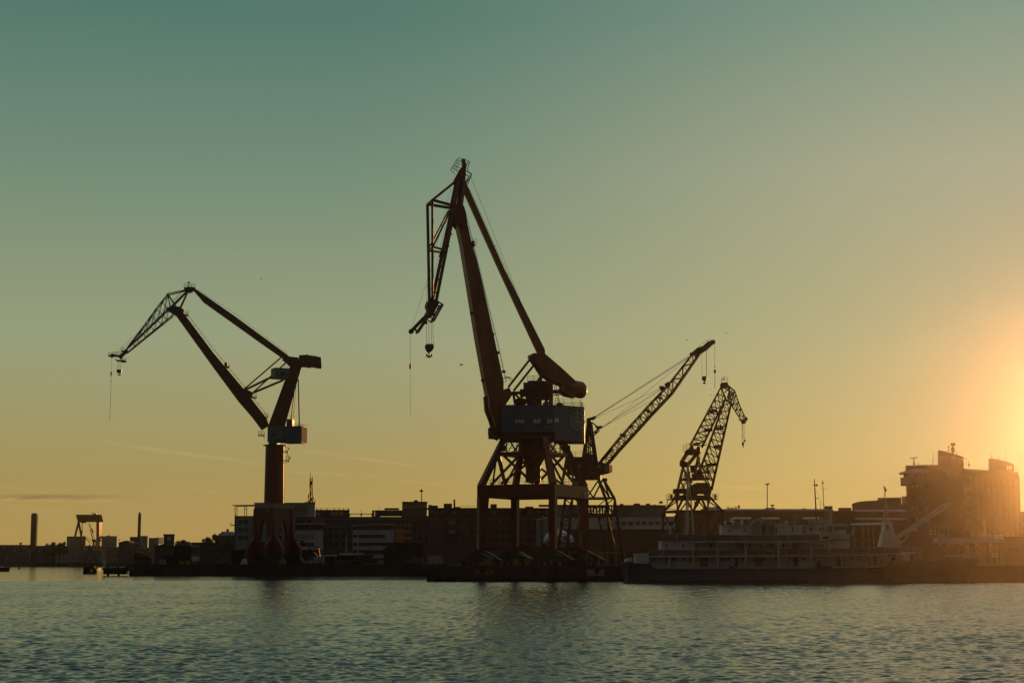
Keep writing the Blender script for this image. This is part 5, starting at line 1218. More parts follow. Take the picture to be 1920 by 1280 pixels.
    g = G(); g.tube(V((x(1383), d + .8, z(1066))), V((x(1383), d + .8, z(1056))), .1, n=6); g.ball(V((x(1383), d + .8, z(1054))), .3); g.ball(V((x(1380.5), d + .8, z(1058))), .22); g.build('deck_winch', 'dark', t)
    g = G(); g.prism([V((x(a), d + .9, z(b))) for a, b in ((1531, 1063), (1533, 1056), (1536, 1050.5), (1538.5, 1050.5), (1541, 1056), (1543, 1063))], V((0, 1, 0))); g.span(x(1531), x(1560), d + .6, d + 2, z(1064.5), z(1061.5)); g.build('hatch_winch', 'dark', t)
    # bow
    g = G(); pts = [V((x(a), yc - b + .3, z(c))) for a, b, c in ((1735, 4.0, 1050.5), (1760, 3.6, 1049.5), (1780, 3.1, 1048.4), (1805, 2.4, 1047), (1822, 1.7, 1046))]; g.rails(pts, .75, .035, 1.3, 1); g.build('bow_rail', 'rail', t)
    G().line([V((x(1779), yc - 2, z(1048))), V((x(1783), yc - 2, z(1041.6))), V((x(1816), yc - 1.4, z(1041))), V((x(1822), yc - 1.2, z(1042.5))), V((x(1827), yc - .9, z(1046)))], .1, 6).build('bow_arch', 'glint', t)
    g = G(); g.tube(V((x(1800), yc, z(1047.5))), V((x(1800), yc, z(1043.5))), .5, n=12); g.box(V((x(1793), yc - .5, z(1045.5))), (1, 1.2, .7)); g.build('anchor_windlass', 'dark', t)
    g = G(); g.line([V((x(1170), yc - 1, z(1054))), V((x(1150), d + 11, z(1035)))], .03, 4); g.build('mooring_line', 'rope', t)
    return t
ship()

# ---------------------------------------------------------------- other craft and things afloat
def sailing_boat(px, py_top, d, label, lean=0, stay=-1, second=False):
    s = d / F; c0 = V((X(px, d), d, GZ)); t = thing('sailing_boat', label, 'sailing boat', c0, 'sailing boats laid up on the quay')
    g = G(); n = 9
    L_, B_, H_ = 8.5, 2.6, 1.25; rows = []
    for i in range(n):
        u = i / (n - 1) * 2 - 1; b = B_ / 2 * (1 - abs(u) ** 2.4) + .03; zz = c0.z + 1.3
        rows.append([V((c0.x + u * L_ / 2, d - b, zz + H_ + .25 * u * u)), V((c0.x + u * L_ / 2 * .93, d - b * .6, zz + .3)), V((c0.x + u * L_ / 2 * .85, d, zz)), V((c0.x + u * L_ / 2 * .93, d + b * .6, zz + .3)), V((c0.x + u * L_ / 2, d + b, zz + H_ + .25 * u * u))])
    for r in rows: g.v += [tuple(p) for p in r]
    for i in range(n - 1):
        for j in range(4): a = i * 5 + j; g.f.append((a, a + 1, a + 6, a + 5)); g.m.append(0)
        g.f.append((i * 5, i * 5 + 5, i * 5 + 9, i * 5 + 4)); g.m.append(0)
    g.f += [(0, 1, 2, 3, 4), tuple(range(n * 5 - 1, n * 5 - 6, -1))]; g.m += [0, 0]
    g.build('hull', 'hull' if second else 'boot', t)
    G().box((c0.x - .2, d, c0.z + 1.3 + H_ + .3), (3, 1.5, .5)).build('cabin', 'white', t)
    G().bar((c0.x, d, GZ + .4), (c0.x, d, GZ + 1.35), .3, 1.4).box((c0.x, d, GZ + .2), (2.4, .5, .4)).build('keel', 'dark', t)
    top = P(px + lean, py_top, d)
    G().tube((c0.x, d, c0.z + 1.3 + H_), top, .11, .08, 8).build('mast', 'white', t)
    g = G(); g.line([top, V((c0.x + stay * 4.1, d, c0.z + 1.3 + H_ + .2))], .025, 4); g.line([top, V((c0.x - stay * 4.0, d, c0.z + 1.3 + H_ + .2))], .015, 4); g.build('stay', 'rail', t)
sailing_boat(649, 1002, 452, 'laid up yacht on the quay with a tall pale mast and red hull', 1, -1)
sailing_boat(671, 1002, 455, 'laid up yacht with long forestay and grey hull, beside the white banded office', -1, 1, True)
def tug():
    d = 620.0; c0 = V((X(4, d), d, 0)); s = d / F
    t = thing('work_boat', 'low dark launch with round bow, cut by the frame edge', 'boat', c0)
    x = lambda px: X(px, d); z = lambda py: Z(py, d)
    g = G(); pl_ = [(-30, -1), (-20, -1.7), (0, -1.9), (12, -1.5), (17, -.8), (19.5, 0), (17, .8), (12, 1.5), (0, 1.9), (-20, 1.7), (-30, 1)]
    g.add([V((x(a * (1 if k else .93)), d + b, zz)) for k, zz in ((0, -.3), (1, 1.45)) for a, b in pl_], [tuple(range(11)), tuple(range(21, 10, -1))] + [(i, (i + 1) % 11, (i + 1) % 11 + 11, i + 11) for i in range(11)])
    g.build('hull', 'black', t)
    g = G()
    for i in range(10): a, b = pl_[i], pl_[i + 1]; g.tube(V((x(a[0]), d + b[1] * 0 + a[1], 1.2)), V((x(b[0]), d + b[1], 1.2)), .22, n=8)
    g.build('fender', 'black', t)
    w = G().span(x(-18), x(4), d - 1.1, d + 1.1, 1.45, z(1061)).build('wheelhouse', 'black', t)
    G().span(x(-14), x(0), d - 1.14, d - 1.1, 1.9, 2.3).build('window', 'glass', w)
tug()
for px, py, d, lab in ((37, 1066.5, 780, 'small dark buoy nearest the launch'), (115, 1062, 1100, 'tiny distant buoy in front of the far white tower block')):
    c = V((X(px, d), d, 0)); t = thing('buoy', lab, 'buoy', c, 'harbour buoys'); r = .42 if d < 900 else .5
    G().tube(c - UP * .3, c + UP * .7, r * 1.2, r, 12).build('float', 'black', t); G().tube(c + UP * .7, c + UP * 1.4, r * .45, r * .3, 8).build('topmark', 'black', t)
def dolphin():
    d = 505.0; c0 = V((X(169, d), d, 0)); t = thing('mooring_dolphin', 'dark mooring dolphin of stout piles under a heavy cap standing alone in the water', 'mooring dolphin', c0)
    z = lambda py: Z(py, d)
    for a, b in ((159, 162.5), (167, 171.5), (176.5, 179.8)):
        for yo in (-1.1, 1.1): G().bar(V((X((a + b) / 2, d), d + yo, -1)), V((X((a + b) / 2 + (0 if a == 167 else (1 if a < 167 else -1)), d), d + yo * .8, z(1063))), (b - a) * d / F, .8).build('pile', 'black', t)
    G().span(X(159.5, d), X(179, d), d - 1.5, d + 1.5, z(1066), z(1061)).build('cap', 'black', t)
dolphin()
def pontoon():
    d = 432.0; c0 = V((X(217, d), d, 0)); t = thing('landing_stage', 'dark landing stage at the quay end with an open gap beside the quay', 'landing stage', c0)
    x = lambda px: X(px, d); z = lambda py: Z(py, d)
    g = G(); g.prism([V((x(a), d, z(b))) for a, b in ((193, 1064.5), (191, 1067), (194.5, 1068), (194.5, 1076), (231, 1076), (231, 1070), (243, 1069), (243, 1061), (232, 1062.5), (205, 1064))], V((0, 5, 0))); g.build('deck', 'black', t)
    for px in (202, 222): G().tube(V((x(px), d + .8, -1)), V((x(px), d + .8, z(1062))), .3, n=8).build('pile', 'black', t)
    g = G(); 
    for k in range(3): g.tube(V((x(234 + 3 * k), d + .3, z(1070))), V((x(234 + 3 * k), d + .3, z(1076.5))), .07, n=5)
    g.bar(V((x(231), d + .3, z(1073.5))), V((x(243), d + .3, z(1073.5))), .1); g.build('grating', 'dark', t)
    g = G()
    for px in (197, 200, 203.5): g.box(V((x(px), d + 1, z(1064) + .12)), (.3, .3, .3))
    g.build('cleat', 'pale', t)
    G().tube(V((x(192.5), d + 2, z(1066))), V((x(192.5), d + 2, z(1049))), .28, .34, 10).build('marker_post', 'tent', t)
pontoon()
def pier_stage():
    d = 317.2; z = lambda py: Z(py, d); x = lambda px: X(px, d)
    t = thing('fender_pontoon', 'black floating fender stage before the tallest crane with bright gaps at its open end', 'pontoon', V((x(980), d, 0)))
    G().span(x(814), x(1172), d - 1.8, d + .5, z(1083.6), z(1063.5)).build('deck', 'quay', t)
    for px in (829.5, 835.5, 854.5) : G().span(x(px - .8 if px < 850 else px - 1.2), x(px + (1.6 if px < 850 else 3)), d - 1.5, d + .3, -.6, z(1083.5)).build('pile', 'black', t)
    G().span(x(858), x(1172), d - 1.7, d + .4, -.6, z(1083.6) - .003).build('hull', 'black', t)
    for px in (905.5, 1000, 1041, 1118): 
        G().tube(V((x(px), d - 2.0, z(1070))), V((x(px), d - 1.84, z(1070))), .45, n=14).build('tyre_fender', 'black', t)
    lt = text(t, 'lettering', 'MAGNUM', .92, (x(907.5), d - 1.83, z(1072.5)), 'yellow', width=3.4)
    g = G(); g.span(x(1100), x(1116), d - 1.86, d - 1.81, z(1079), z(1067)); g.span(x(1117), x(1132), d - 1.86, d - 1.81, z(1079), z(1067)); g.build('fender_board', 'concrete', t)
pier_stage()
# ---------------------------------------------------------------- buildings
def slab(x0, x1, d, depth, z0, z1):                   # flanks sheared to the line of sight, hiding sunlit end walls
    k = min(0.0, x1 / d) * 1.02 + max(0.0, x0 / d) * 1.02
    return G().prism([V((x0, d, z0)), V((x1, d, z0)), V((x1 + k * depth, d + depth, z0)), V((x0 + k * depth, d + depth, z0))], UP * (z1 - z0))
def block(name, label, cat, px0, px1, pt, d, depth, m, group=None, pb=None, roof='copper', parapet=.35):
    z0 = GZ - .05 if pb is None else Z(pb, d); zt = Z(pt, d); py = (pt + 1055) / 2
    x0, x1 = X(px0, d, py), X(px1, d, py)
    t = thing(name, label, cat, V(((x0 + x1) / 2, d + depth / 2, GZ)), group)
    slab(x0, x1, d, depth, z0, zt).build('wall', m, t)
    if parapet: slab(x0 - .12, x1 + .12, d - .12, depth + .24, zt + .003, zt + parapet * .6).build('roof', roof, t)
    return t
def sub(t, name, px0, px1, pt, pb, d, depth, m):
    py = (pt + pb) / 2
    return slab(X(px0, d, py), X(px1, d, py), d, depth, Z(pb, d), Z(pt, d)).build(name, m, t)
def steps(a, b, n): return [a + (b - a) * i / (n - 1) for i in range(n)]

# far shore
FS = 'apartment blocks on the far shore'
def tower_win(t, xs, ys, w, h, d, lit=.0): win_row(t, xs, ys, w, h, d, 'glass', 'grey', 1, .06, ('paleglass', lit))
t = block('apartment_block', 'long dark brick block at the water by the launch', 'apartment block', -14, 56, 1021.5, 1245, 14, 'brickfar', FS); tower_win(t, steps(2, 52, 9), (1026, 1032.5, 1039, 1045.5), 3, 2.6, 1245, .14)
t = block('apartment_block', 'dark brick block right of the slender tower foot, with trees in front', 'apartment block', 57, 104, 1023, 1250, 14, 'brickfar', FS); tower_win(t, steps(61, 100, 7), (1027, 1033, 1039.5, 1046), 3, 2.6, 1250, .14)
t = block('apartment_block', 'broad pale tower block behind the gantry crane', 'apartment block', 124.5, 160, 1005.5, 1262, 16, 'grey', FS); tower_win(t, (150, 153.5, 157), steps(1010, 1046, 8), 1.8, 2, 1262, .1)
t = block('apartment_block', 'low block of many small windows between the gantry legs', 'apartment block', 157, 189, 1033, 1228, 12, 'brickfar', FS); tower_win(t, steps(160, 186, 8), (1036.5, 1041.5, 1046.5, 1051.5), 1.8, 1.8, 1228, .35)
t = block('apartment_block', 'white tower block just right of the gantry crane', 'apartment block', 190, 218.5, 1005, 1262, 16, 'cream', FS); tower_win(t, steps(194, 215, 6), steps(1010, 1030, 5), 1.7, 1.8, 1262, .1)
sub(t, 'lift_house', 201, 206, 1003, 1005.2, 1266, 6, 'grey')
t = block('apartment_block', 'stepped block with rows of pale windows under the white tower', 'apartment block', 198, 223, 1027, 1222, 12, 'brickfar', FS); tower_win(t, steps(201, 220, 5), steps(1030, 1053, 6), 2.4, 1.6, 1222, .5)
t = block('warehouse', 'dark gabled warehouse on the far shore', 'warehouse', 222, 243, 1017, 900, 14, 'darkgrey', None)
d_ = 899.9; G().prism([P(221, 1017, d_), P(243.5, 1017, d_), P(239, 1013, d_), P(234, 1013, d_)], V((0, 14, 0))).build('gable_roof', 'copper', t)
win_row(t, (233, 236), (1030, 1040), 1.6, 3, 900, 'amberglass', 'dark', 1)
t = block('apartment_block', 'terraced brick block with sunlit stepped balconies', 'apartment block', 243, 263, 1006.5, 1000, 16, 'brickfar', FS); tower_win(t, steps(246, 260, 4), steps(1011, 1028, 4), 2.6, 1.8, 1000, .3)
sub(t, 'rear_wing', 263, 276.3, 1004, 1060, 1004, 12, 'grey')
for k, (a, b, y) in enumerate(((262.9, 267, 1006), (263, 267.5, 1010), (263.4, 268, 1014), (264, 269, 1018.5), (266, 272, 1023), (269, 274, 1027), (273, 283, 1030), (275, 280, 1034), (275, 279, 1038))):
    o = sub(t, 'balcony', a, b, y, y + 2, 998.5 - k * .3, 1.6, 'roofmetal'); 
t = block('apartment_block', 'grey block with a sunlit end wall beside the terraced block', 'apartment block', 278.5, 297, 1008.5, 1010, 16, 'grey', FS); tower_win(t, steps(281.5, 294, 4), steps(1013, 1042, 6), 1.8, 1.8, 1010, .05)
ang = R(-11.5); c = P(299.3, 1013, 1012); G().box(c, (1.9, 7, 3.6), ang).build('sunlit_end', 'cream', t)  # separate paler box put in for the sunlit end
t = block('apartment_block', 'low brick block crossing under the sunlit balconies', 'apartment block', 251, 279, 1029.5, 985, 12, 'brickfar', FS); tower_win(t, steps(255, 276, 6), (1034, 1040), 1.8, 1.8, 985, .1)

def tower_slab():
    d = 1395.0; z = lambda py: Z(py, d); t = thing('tower', 'tall slender dark tower with a notched crown, alone on the skyline', 'tower', V((X(62, d), d + 1, GZ)))
    xa, xb = X(57.3, d, 1000), X(67.3, d, 1000)
    G().span(xa, xb, d, d + 4.4, GZ - .1, z(963)).build('shaft', 'darkgrey', t)
    G().span(xa + .6, xb - .6, d + .4, d + 4, z(963) - .01, z(961.4)).build('crown', 'darkgrey', t)
    G().span(xb + .002, xb + .12, d + .2, d + 4.2, GZ, z(964)).build('side_strip', 'copper', t)
    g = G()
    for k in range(3): g.box((xa + .9 + k * 1.2, d - .06, z(990)), (.25, .1, 20))
    g.build('shaft_rib', 'copper', t)
tower_slab()
def chimney():
    d = 1150.0; z = lambda py: Z(py, d); x = X(261.5, d, 980); t = thing('chimney', 'tall thin chimney with a narrow top, behind the terraced block', 'chimney', V((x, d, GZ)))
    G().tube((x - .1, d, GZ - .1), (x, d, z(965)), 1.15, .98, 18).build('shaft', 'darkgrey', t); G().tube((x, d, z(965.01)), (x, d, z(960)), .72, .7, 16).build('flue', 'copper', t)
    G().tube((x, d, z(965.2)), (x, d, z(964.4)), 1.12, 1.12, 18).build('collar', 'copper', t)
chimney()

# ---- the left quay
d = 462
t = block('boat_shed', 'wide dark boat shed with a low gable at the quay end', 'shed', 289.5, 326, 1024, d, 12, 'darkgrey', None, parapet=0)
G().prism([P(287.5, 1024.4, d - .4), P(327, 1023.4, d - .4), P(325, 1022, d - .4), P(309, 1018, d - .4)], V((-2.5, 13, 0))).build('roof', 'darkgrey', t)
G().box(P(319.5, 1050.5, d - .08), (4.0, .12, 2.2)).build('door', 'black', t); win_row(t, (303,), (1029.5,), 4, 4, d, 'amberglass', 'dark', 1)
G().span(X(290, d), X(326, d), d - .12, d - .02, Z(1042.5, d), Z(1041.5, d)).build('cladding_rail', 'black', t)
t = block('boat_shed', 'second darker boat shed adjoining the gabled one', 'shed', 326.4, 358.5, 1024, d + .5, 11, 'black', None, parapet=0)
G().prism([P(325.6, 1024.4, d), P(359, 1024.6, d), P(357, 1021.5, d), P(329, 1019.5, d)], V((0, 12, 0))).build('roof', 'copper', t)
win_row(t, (338, 350), (1033,), 4, 3.4, d + .5, 'glass', 'dark', 2)
t = block('stair_tower', 'flat topped dark tower with a slot painted bright, behind the boat sheds', 'tower', 306.5, 326.5, 1003.5, 560, 8, 'darkgrey', None, parapet=.8)
G().box(P(317, 1009, 559.95), (.9, .12, 1.3)).build('opening', 'glint', t)  # pale plate stands for light in the slot
t = block('lean_to_shed', 'low lean-to shed with a sloping roof left of the boat sheds', 'shed', 252, 284, 1046, 470, 8, 'darkgrey', None, parapet=0)
G().prism([P(251, 1037, 469.7), P(258, 1035.5, 469.7), P(284.5, 1046, 469.7), P(251, 1046, 469.7)], V((-1.8, 8.6, 0))).build('roof', 'copper', t)
t = block('warehouse', 'brown flat roofed warehouse right of the boat sheds', 'warehouse', 358.8, 380.5, 1017.5, 540, 14, 'brickdark', None); win_row(t, (364, 370, 376), (1026, 1034), 2.4, 2.6, 540, 'glass', 'dark', 1)
t = block('warehouse', 'long dark red warehouse behind the splayed crane foot', 'warehouse', 376, 441, 1021, 520, 14, 'brickdark', None); win_row(t, steps(382, 436, 8), (1027, 1036), 2.6, 3.4, 520, 'amberglass', 'dark', 1, .3)
t = block('harbour_house', 'old house with a pale hipped roof on the wooded rise', 'house', 411, 440, 1003, 600, 10, 'brickdark', None, parapet=0)
G().prism([P(409, 1003.5, 599.6), P(442, 1003.5, 599.6), P(437, 996, 599.6), P(416, 996, 599.6)], V((0, 11, 0))).build('roof', 'roofmetal', t); G().box(P(427, 994.5, 604), (.8, .8, 1.2)).build('chimney', 'brickdark', t)

def white_office():
    d = 505.0
    t = block('office_building', 'white office with a floating roof canopy on posts, behind the splayed crane foot', 'office', 440.3, 553, 968, d, 18, 'grey', None)
    win_row(t, (451, 461, 508, 516, 524), (977.5, 991.5, 1007), 7, 5.4, d, 'glass', 'dark', 3)
    sub(t, 'stair_shaft', 439.2, 441.2, 963, 1040, d - .6, 3, 'copper')
    g = G(); g.prism([P(433.5, 946.3, d + 2), P(480, 945.5, d + 2), P(480, 947, d + 2), P(437, 947.6, d + 2)], V((0, 8, 0))); g.build('canopy', 'copper', t)
    for x in (440.8, 444.3, 458.6, 462.6): G().tube(P(x, 968, d + 3), P(x, 947, d + 3), .1, n=6).ball(P(x, 954, d + 3), .17).build('canopy_post', 'dark', t)
    G().bar(P(432.5, 984, d), P(440, 984, d), .25).bar(P(432.5, 984, d), P(432.5, 979.5, d), .15).build('wall_bracket', 'dark', t)
    sub(t, 'upper_storey', 477, 590.5, 942.8, 968.2, d + .6, 16, 'grey'); sub(t, 'roof', 476.4, 591, 941.8, 942.85, d + .4, 16.6, 'copper')
    win_row(t, (556, 564, 572), (951, 960), 6.4, 6.4, d + .6, 'amberglass', 'dark', 2)
    win_row(t, (557, 566.5, 580), (976,), 7, 5.4, d + 1, 'glass', 'dark', 3)
    sub(t, 'lower_storey', 553, 606.5, 968.3, 1056, d + 1, 16, 'darkgrey')
    return t
white_office()
def panel_block():
    d = 492.0; t = block('office_building', 'white enamel clad block with dark window bands right of the splayed crane foot', 'office', 553, 606, 983, d, 11, 'panel', None, parapet=0)
    sub(t, 'roof', 551, 610, 980.8, 982.2, d - .5, 12.5, 'roofmetal'); sub(t, 'attic_band', 553.3, 609.5, 982.3, 992.3, d - .14, .3, 'woodred')
    for a, b in ((1001, 1007.5), (1016.5, 1023)): sub(t, 'window_band', 553.5, 588.5, a, b, d - .1, .3, 'amberglass' if a < 1010 else 'glass')
    win_row(t, (558, 567, 576, 585, 594, 603), (987.3,), 7, 6, d - .14, 'glass', 'woodred', 2)
panel_block()
def antenna_tower():
    d = 512.0; zb = Z(942, d); t = thing('antenna_mast', 'tall lattice radio mast bristling with aerials on the white office roof', 'antenna', V((X(583, d), d, zb)))
    g = G(); a = lambda x, y: P(x, y, d + 4)
    for x in (581.3, 585.6): g.tube(a(x, 942), a(x, 896), .14, n=5)
    g.lattice(a(581.3, 942), a(581.3, 896), a(585.6, 942), a(585.6, 896), 12, .06); g.tube(a(582, 897), a(582, 884), .06, n=5); g.tube(a(585.6, 897), a(585.6, 891), .06, n=4); g.build('lattice', 'dark', t)
    g = G(); rs = random.Random(2)
    for y, w in ((940, 4), (936, 4.6), (933, 5), (930, 4), (924, 3), (917, 3), (913, 3), (910, 2.6), (905, 2)):
        for k in range(2): g.box(a(583 + rs.uniform(-w, w), y + rs.uniform(-1, 1)), (.3, .3, rs.uniform(.6, 1.3)))
    g.tube(a(577.5, 941), a(578.5, 926), .1, n=5); g.tube(a(590, 948), a(590.5, 936), .1, n=5); g.bar(a(571, 941), a(592, 941), .2); g.build('aerial', 'dark', t)
antenna_tower()
def long_office():
    d = 530.0; OFF = None
    t = block('office_building', 'long grey office row with setback penthouses, in the middle distance', 'office', 590, 770.5, 969.6, d, 18, 'darkgrey', OFF)
    win_row(t, steps(595, 764, 22), (977,), 5, 5, d, 'glass', 'dark', 2); win_row(t, steps(596, 655, 6), (991, 1005, 1019), 6, 5.5, d, 'glass', 'dark', 2); win_row(t, (744, 752, 760, 767), (984, 996, 1008), 6, 7, d, 'amberglass', 'dark', 2)
    sub(t, 'penthouse', 590.8, 655.3, 955.2, 969.2, d + 4, 10, 'copper'); win_row(t, (597, 640, 632, 624), (962,), 7, 9, d + 4, 'amberglass', 'dark', 2)
    g = G()
    for x in (595, 602, 613, 627, 636, 645, 653): g.box(P(x, 954.4, d + 6), (.35, .35, .5))
    g.rails([P(593, 955, d + 5), P(654, 955, d + 5)], .5, .03, 2, 1); g.build('roof_vent', 'dark', t)
    G().rails([P(656, 967.3, d + 3), P(697, 967.3, d + 3)], .7, .12, 3, 1).build('roof_rail', 'copper', t)
    G().tube(P(677.5, 968, d + 4), P(677.5, 955, d + 4), .07, n=5).ball(P(677.8, 963.5, d + 4), .32).build('aerial', 'dark', t)
    g = G(); x = lambda a: X(a, d + 5, 962); z = lambda a: Z(a, d + 5)
    g.span(x(697.5), x(699.5), d + 5, d + 11, z(967.5), z(956)); g.span(x(703), x(750), d + 5, d + 11, z(966.5), z(956)); g.span(x(697.5), x(754), d + 5.2, d + 10.8, z(957), z(956.2)); g.span(x(697.5), x(711), d + 5.2, d + 10.8, z(969), z(967)); g.span(x(750), x(754), d + 9, d + 11, z(967), z(957)); g.build('penthouse', 'copper', t)
    sub(t, 'sun_roof', 720.8, 748, 951.9, 954.6, d + 6, 6, 'copper'); G().bar(P(724, 956, d + 8), P(724, 954, d + 8), .3).bar(P(745, 956, d + 8), P(745, 954, d + 8), .3).build('roof_strut', 'dark', t)
    G().tube(P(710.6, 956, d + 8), P(710.8, 947, d + 8), .04, n=4).build('aerial', 'dark', t)
    o = sub(t, 'glazed_tower', 754, 800.5, 940.8, 970, d + 3, 12, 'darkgrey'); sub(t, 'roof', 753.5, 801.5, 939.9, 940.75, d + 2.7, 12.6, 'copper'); sub(t, 'lift_house', 776, 783.5, 937, 940, d + 6, 4, 'copper')
    win_row(t, steps(757, 797, 10), (948,), 3, 11, d + 3, 'amberglass', 'dark', 1)
    G().tube(P(790.5, 940, d + 8), P(790.5, 919, d + 8), .16, .12, 8).bar(P(786, 920, d + 8), P(794, 920.6, d + 8), .5, .35).box(P(791, 918.5, d + 8), (.6, .5, .5)).build('light_mast', 'dark', t)
    return t
long_office()
def banded():
    d = 500.0; t = block('office_building', 'white banded office with brown attic behind the laid up yachts', 'office', 661, 738.5, 984, d, 14, 'panel', None, parapet=0)
    G().prism([P(659, 985.2, d - .6), P(696, 982, d - .6), P(740, 981.6, d - .6), P(740, 983, d - .6), P(696, 983.4, d - .6), P(659, 986, d - .6)], V((-1.1, 15, 0))).build('roof', 'roofmetal', t)
    sub(t, 'attic_band', 661.2, 738.2, 985, 992.5, d - .1, .3, 'woodred')
    for a, b, x1 in ((1001.5, 1007.5, 722), (1016.5, 1022.5, 738), (1030.5, 1038, 738)): sub(t, 'window_band', 661.5, x1, a, b, d - .1, .3, 'glass')
    for x in (689.5, 695.5, 705): sub(t, 'facade_joint', x, x + .5, 984, 1046, d - .05, .1, 'dark')
    sub(t, 'plinth', 660.5, 739, 1046, 1056, d - .12, .4, 'black')
banded()
t = block('workshop', 'workshop front in ochre put in for yellow light, beside the banded office', 'workshop', 739.5, 757, 990, 515, 10, 'ochre', None)  # ochre colour stands for yellow light on the wall
t = block('storage_hall', 'black windowless hall in front of the banded office', 'hall', 719, 791.5, 1018, 462, 16, 'black', None); G().box(P(722, 1025.5, 461.9), (.6, .15, .6)).build('wall_lamp', 'sign', t)
sub(t, 'corner_trim', 791.6, 794.5, 1018, 1057, 461.8, 2, 'brickdark')
def brick_office():
    d = 488.0
    t = block('office_building', 'long red brown brick office behind the portal of the tallest crane', 'office', 770.5, 1034, 968, d, 20, 'brick', None)
    win_row(t, steps(836, 868, 4) + steps(884, 1026, 13), (979, 996, 1012), 6.5, 8, d, 'glass', 'dark', 3, .0)
    for y in (979, 996): win_row(t, (847.5,), (y,), 13, 8.4, d - .3, 'amberglass', 'brickdark', 2)
    win_row(t, (777, 788, 800), (979, 993, 1008), 4, 7, d, 'glass', 'dark', 1)
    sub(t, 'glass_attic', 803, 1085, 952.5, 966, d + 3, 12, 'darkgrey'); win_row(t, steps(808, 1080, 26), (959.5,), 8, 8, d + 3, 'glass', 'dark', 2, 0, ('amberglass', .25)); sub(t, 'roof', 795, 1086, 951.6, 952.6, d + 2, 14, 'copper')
    for a, b, y in ((803, 809.5, 946), (809.5, 821, 947), (832, 847.5, 943.5), (919.5, 931.5, 944.5), (985, 1000, 949)): sub(t, 'roof_plant', a, b, y, 951.8, d + 6, 4, 'copper')
    G().tube(P(852, 951.8, d + 6), P(852, 936, d + 6), .27, n=10).build('flue', 'dark', t); sub(t, 'roof_plant', 851, 863, 949.5, 951.8, d + 6, 4, 'copper'); G().rails([P(864, 951, d + 5), P(890, 951, d + 5)], .55, .03, 1.4, 2).build('roof_rail', 'rail', t)
brick_office()
def white_range():
    d = 470.0
    t = block('warehouse', 'pale rendered warehouse with a flat upper storey right of the tallest crane', 'warehouse', 1040, 1266, 968.5, d, 18, 'cream', None, parapet=.2)
    win_row(t, steps(1158, 1258, 9), (980.3,), 7.5, 5.2, d, 'glass', 'dark', 3)
    sub(t, 'dark_base', 1040.2, 1266.2, 991.5, 1057, d - .3, 3, 'brickdark'); sub(t, 'roof_slope', 1185, 1250, 986.5, 991.4, d - 1.2, 4, 'roofmetal')
    win_row(t, steps(1095, 1245, 14), (1036,), 5, 12, d - .3, 'glass', 'dark', 1, .3)
    sub(t, 'upper_storey', 1150, 1248.5, 947.5, 968.4, d + 2, 14, 'darkgrey'); sub(t, 'roof', 1149.5, 1249, 946.2, 947.5, d + 1.8, 14.6, 'copper')
    for a, b, y in ((1162, 1169, 943.8), (1188, 1200, 943.2), (1211, 1219, 943.5), (1224, 1230, 945.5)): sub(t, 'roof_plant', a, b, y, 946.3, d + 6, 4, 'copper')
    win_row(t, (1157, 1165, 1241), (959,), 4, 9, d + 2, 'amberglass', 'dark', 1)
    sub(t, 'roof_unit', 1178, 1240, 952.5, 968, d + .6, 2, 'bluegreen')
    sub(t, 'annex', 1040, 1092, 947, 969, d + 1, 12, 'grey'); sub(t, 'roof', 1010, 1092.5, 945.6, 947, d + .8, 12.6, 'copper')
white_range()
def flagpole():
    d = 478.0; c = P(1236.5, 948, d); t = thing('flagpole', 'small flag flying on the roof of the pale warehouse', 'flag', c); G().tube(c, P(1236.2, 938.5, d), .06, n=5).build('pole', 'dark', t)
    G().prism([P(x, y, d) for x, y in ((1236.3, 939.5), (1239, 939), (1242.5, 939.6), (1243, 943.5), (1239.5, 943.3), (1236.3, 944))], V((0, .06, 0))).build('cloth', 'dark', t)
flagpole()
def long_hall():
    d = 545.0
    t = block('factory_hall', 'very long dark factory hall with a pale roof edge behind the ship', 'factory', 1316, 1600, 957, d, 26, 'brickdark', None, parapet=0)
    sub(t, 'roof', 1314, 1561, 953.6, 957, d - .5, 27, 'roofmetal'); sub(t, 'roof_lantern', 1318, 1347, 950, 953.5, d + 3, 8, 'roofmetal')
    g = G(); pts = []
    x0, x1 = X(1264, d - 8, 1000), X(1345, d - 8, 1000)
    g.prism([P(x, y, d - 8) for x, y in ((1264, 1056), (1264, 966), (1275, 961.5), (1292, 959), (1318, 957.8), (1345, 957.2), (1345, 1056))], V((0.80, 8, 0))); g.build('curved_annex', 'brickdark', t)
    for a, b, y, r in ((1374, 1408, 971.8, .42), (1428, 1462, 971.8, .4), (1504, 1536, 971.5, .4)):
        g = G(); g.tube(P(a, y, d - 1.2), P(b, y, d - 1.2), r, n=10)
        if a == 1374: g.line([P(a, y, d - 1.2), P(1371, 974, d - 1.2), P(1369.5, 978, d - 1.2)], r * .9, 10); g.tube(P(1391, 972, d - 1.2), P(1391, 984, d - 1.2), .5, n=10)
        g.build('pipe', 'pipe', t)
    for a, b, y0, y1 in ((1416, 1427, 967, 985), (1464, 1473, 962, 983), (1487, 1500, 964, 986)): sub(t, 'wall_duct', a, b, y0, y1, d - 1.5, 1.2, 'darkgrey')
    for a, b, y in ((1435, 1453, 951.5), (1504, 1511, 952.4)): sub(t, 'roof_plant', a, b, y, 953.6, d + 5, 4, 'copper')
    G().tube(P(1448, 951.6, d + 6), P(1448, 947, d + 6), .2, n=6).box(P(1446.5, 946.8, d + 6), (.5, .4, .4)).box(P(1450, 946.8, d + 6), (.6, .4, .4)).build('siren', 'dark', t)
    win_row(t, steps(1352, 1552, 17), (1000, 1020, 1038), 7, 8, d, 'glass', 'dark', 2, .15)
long_hall()
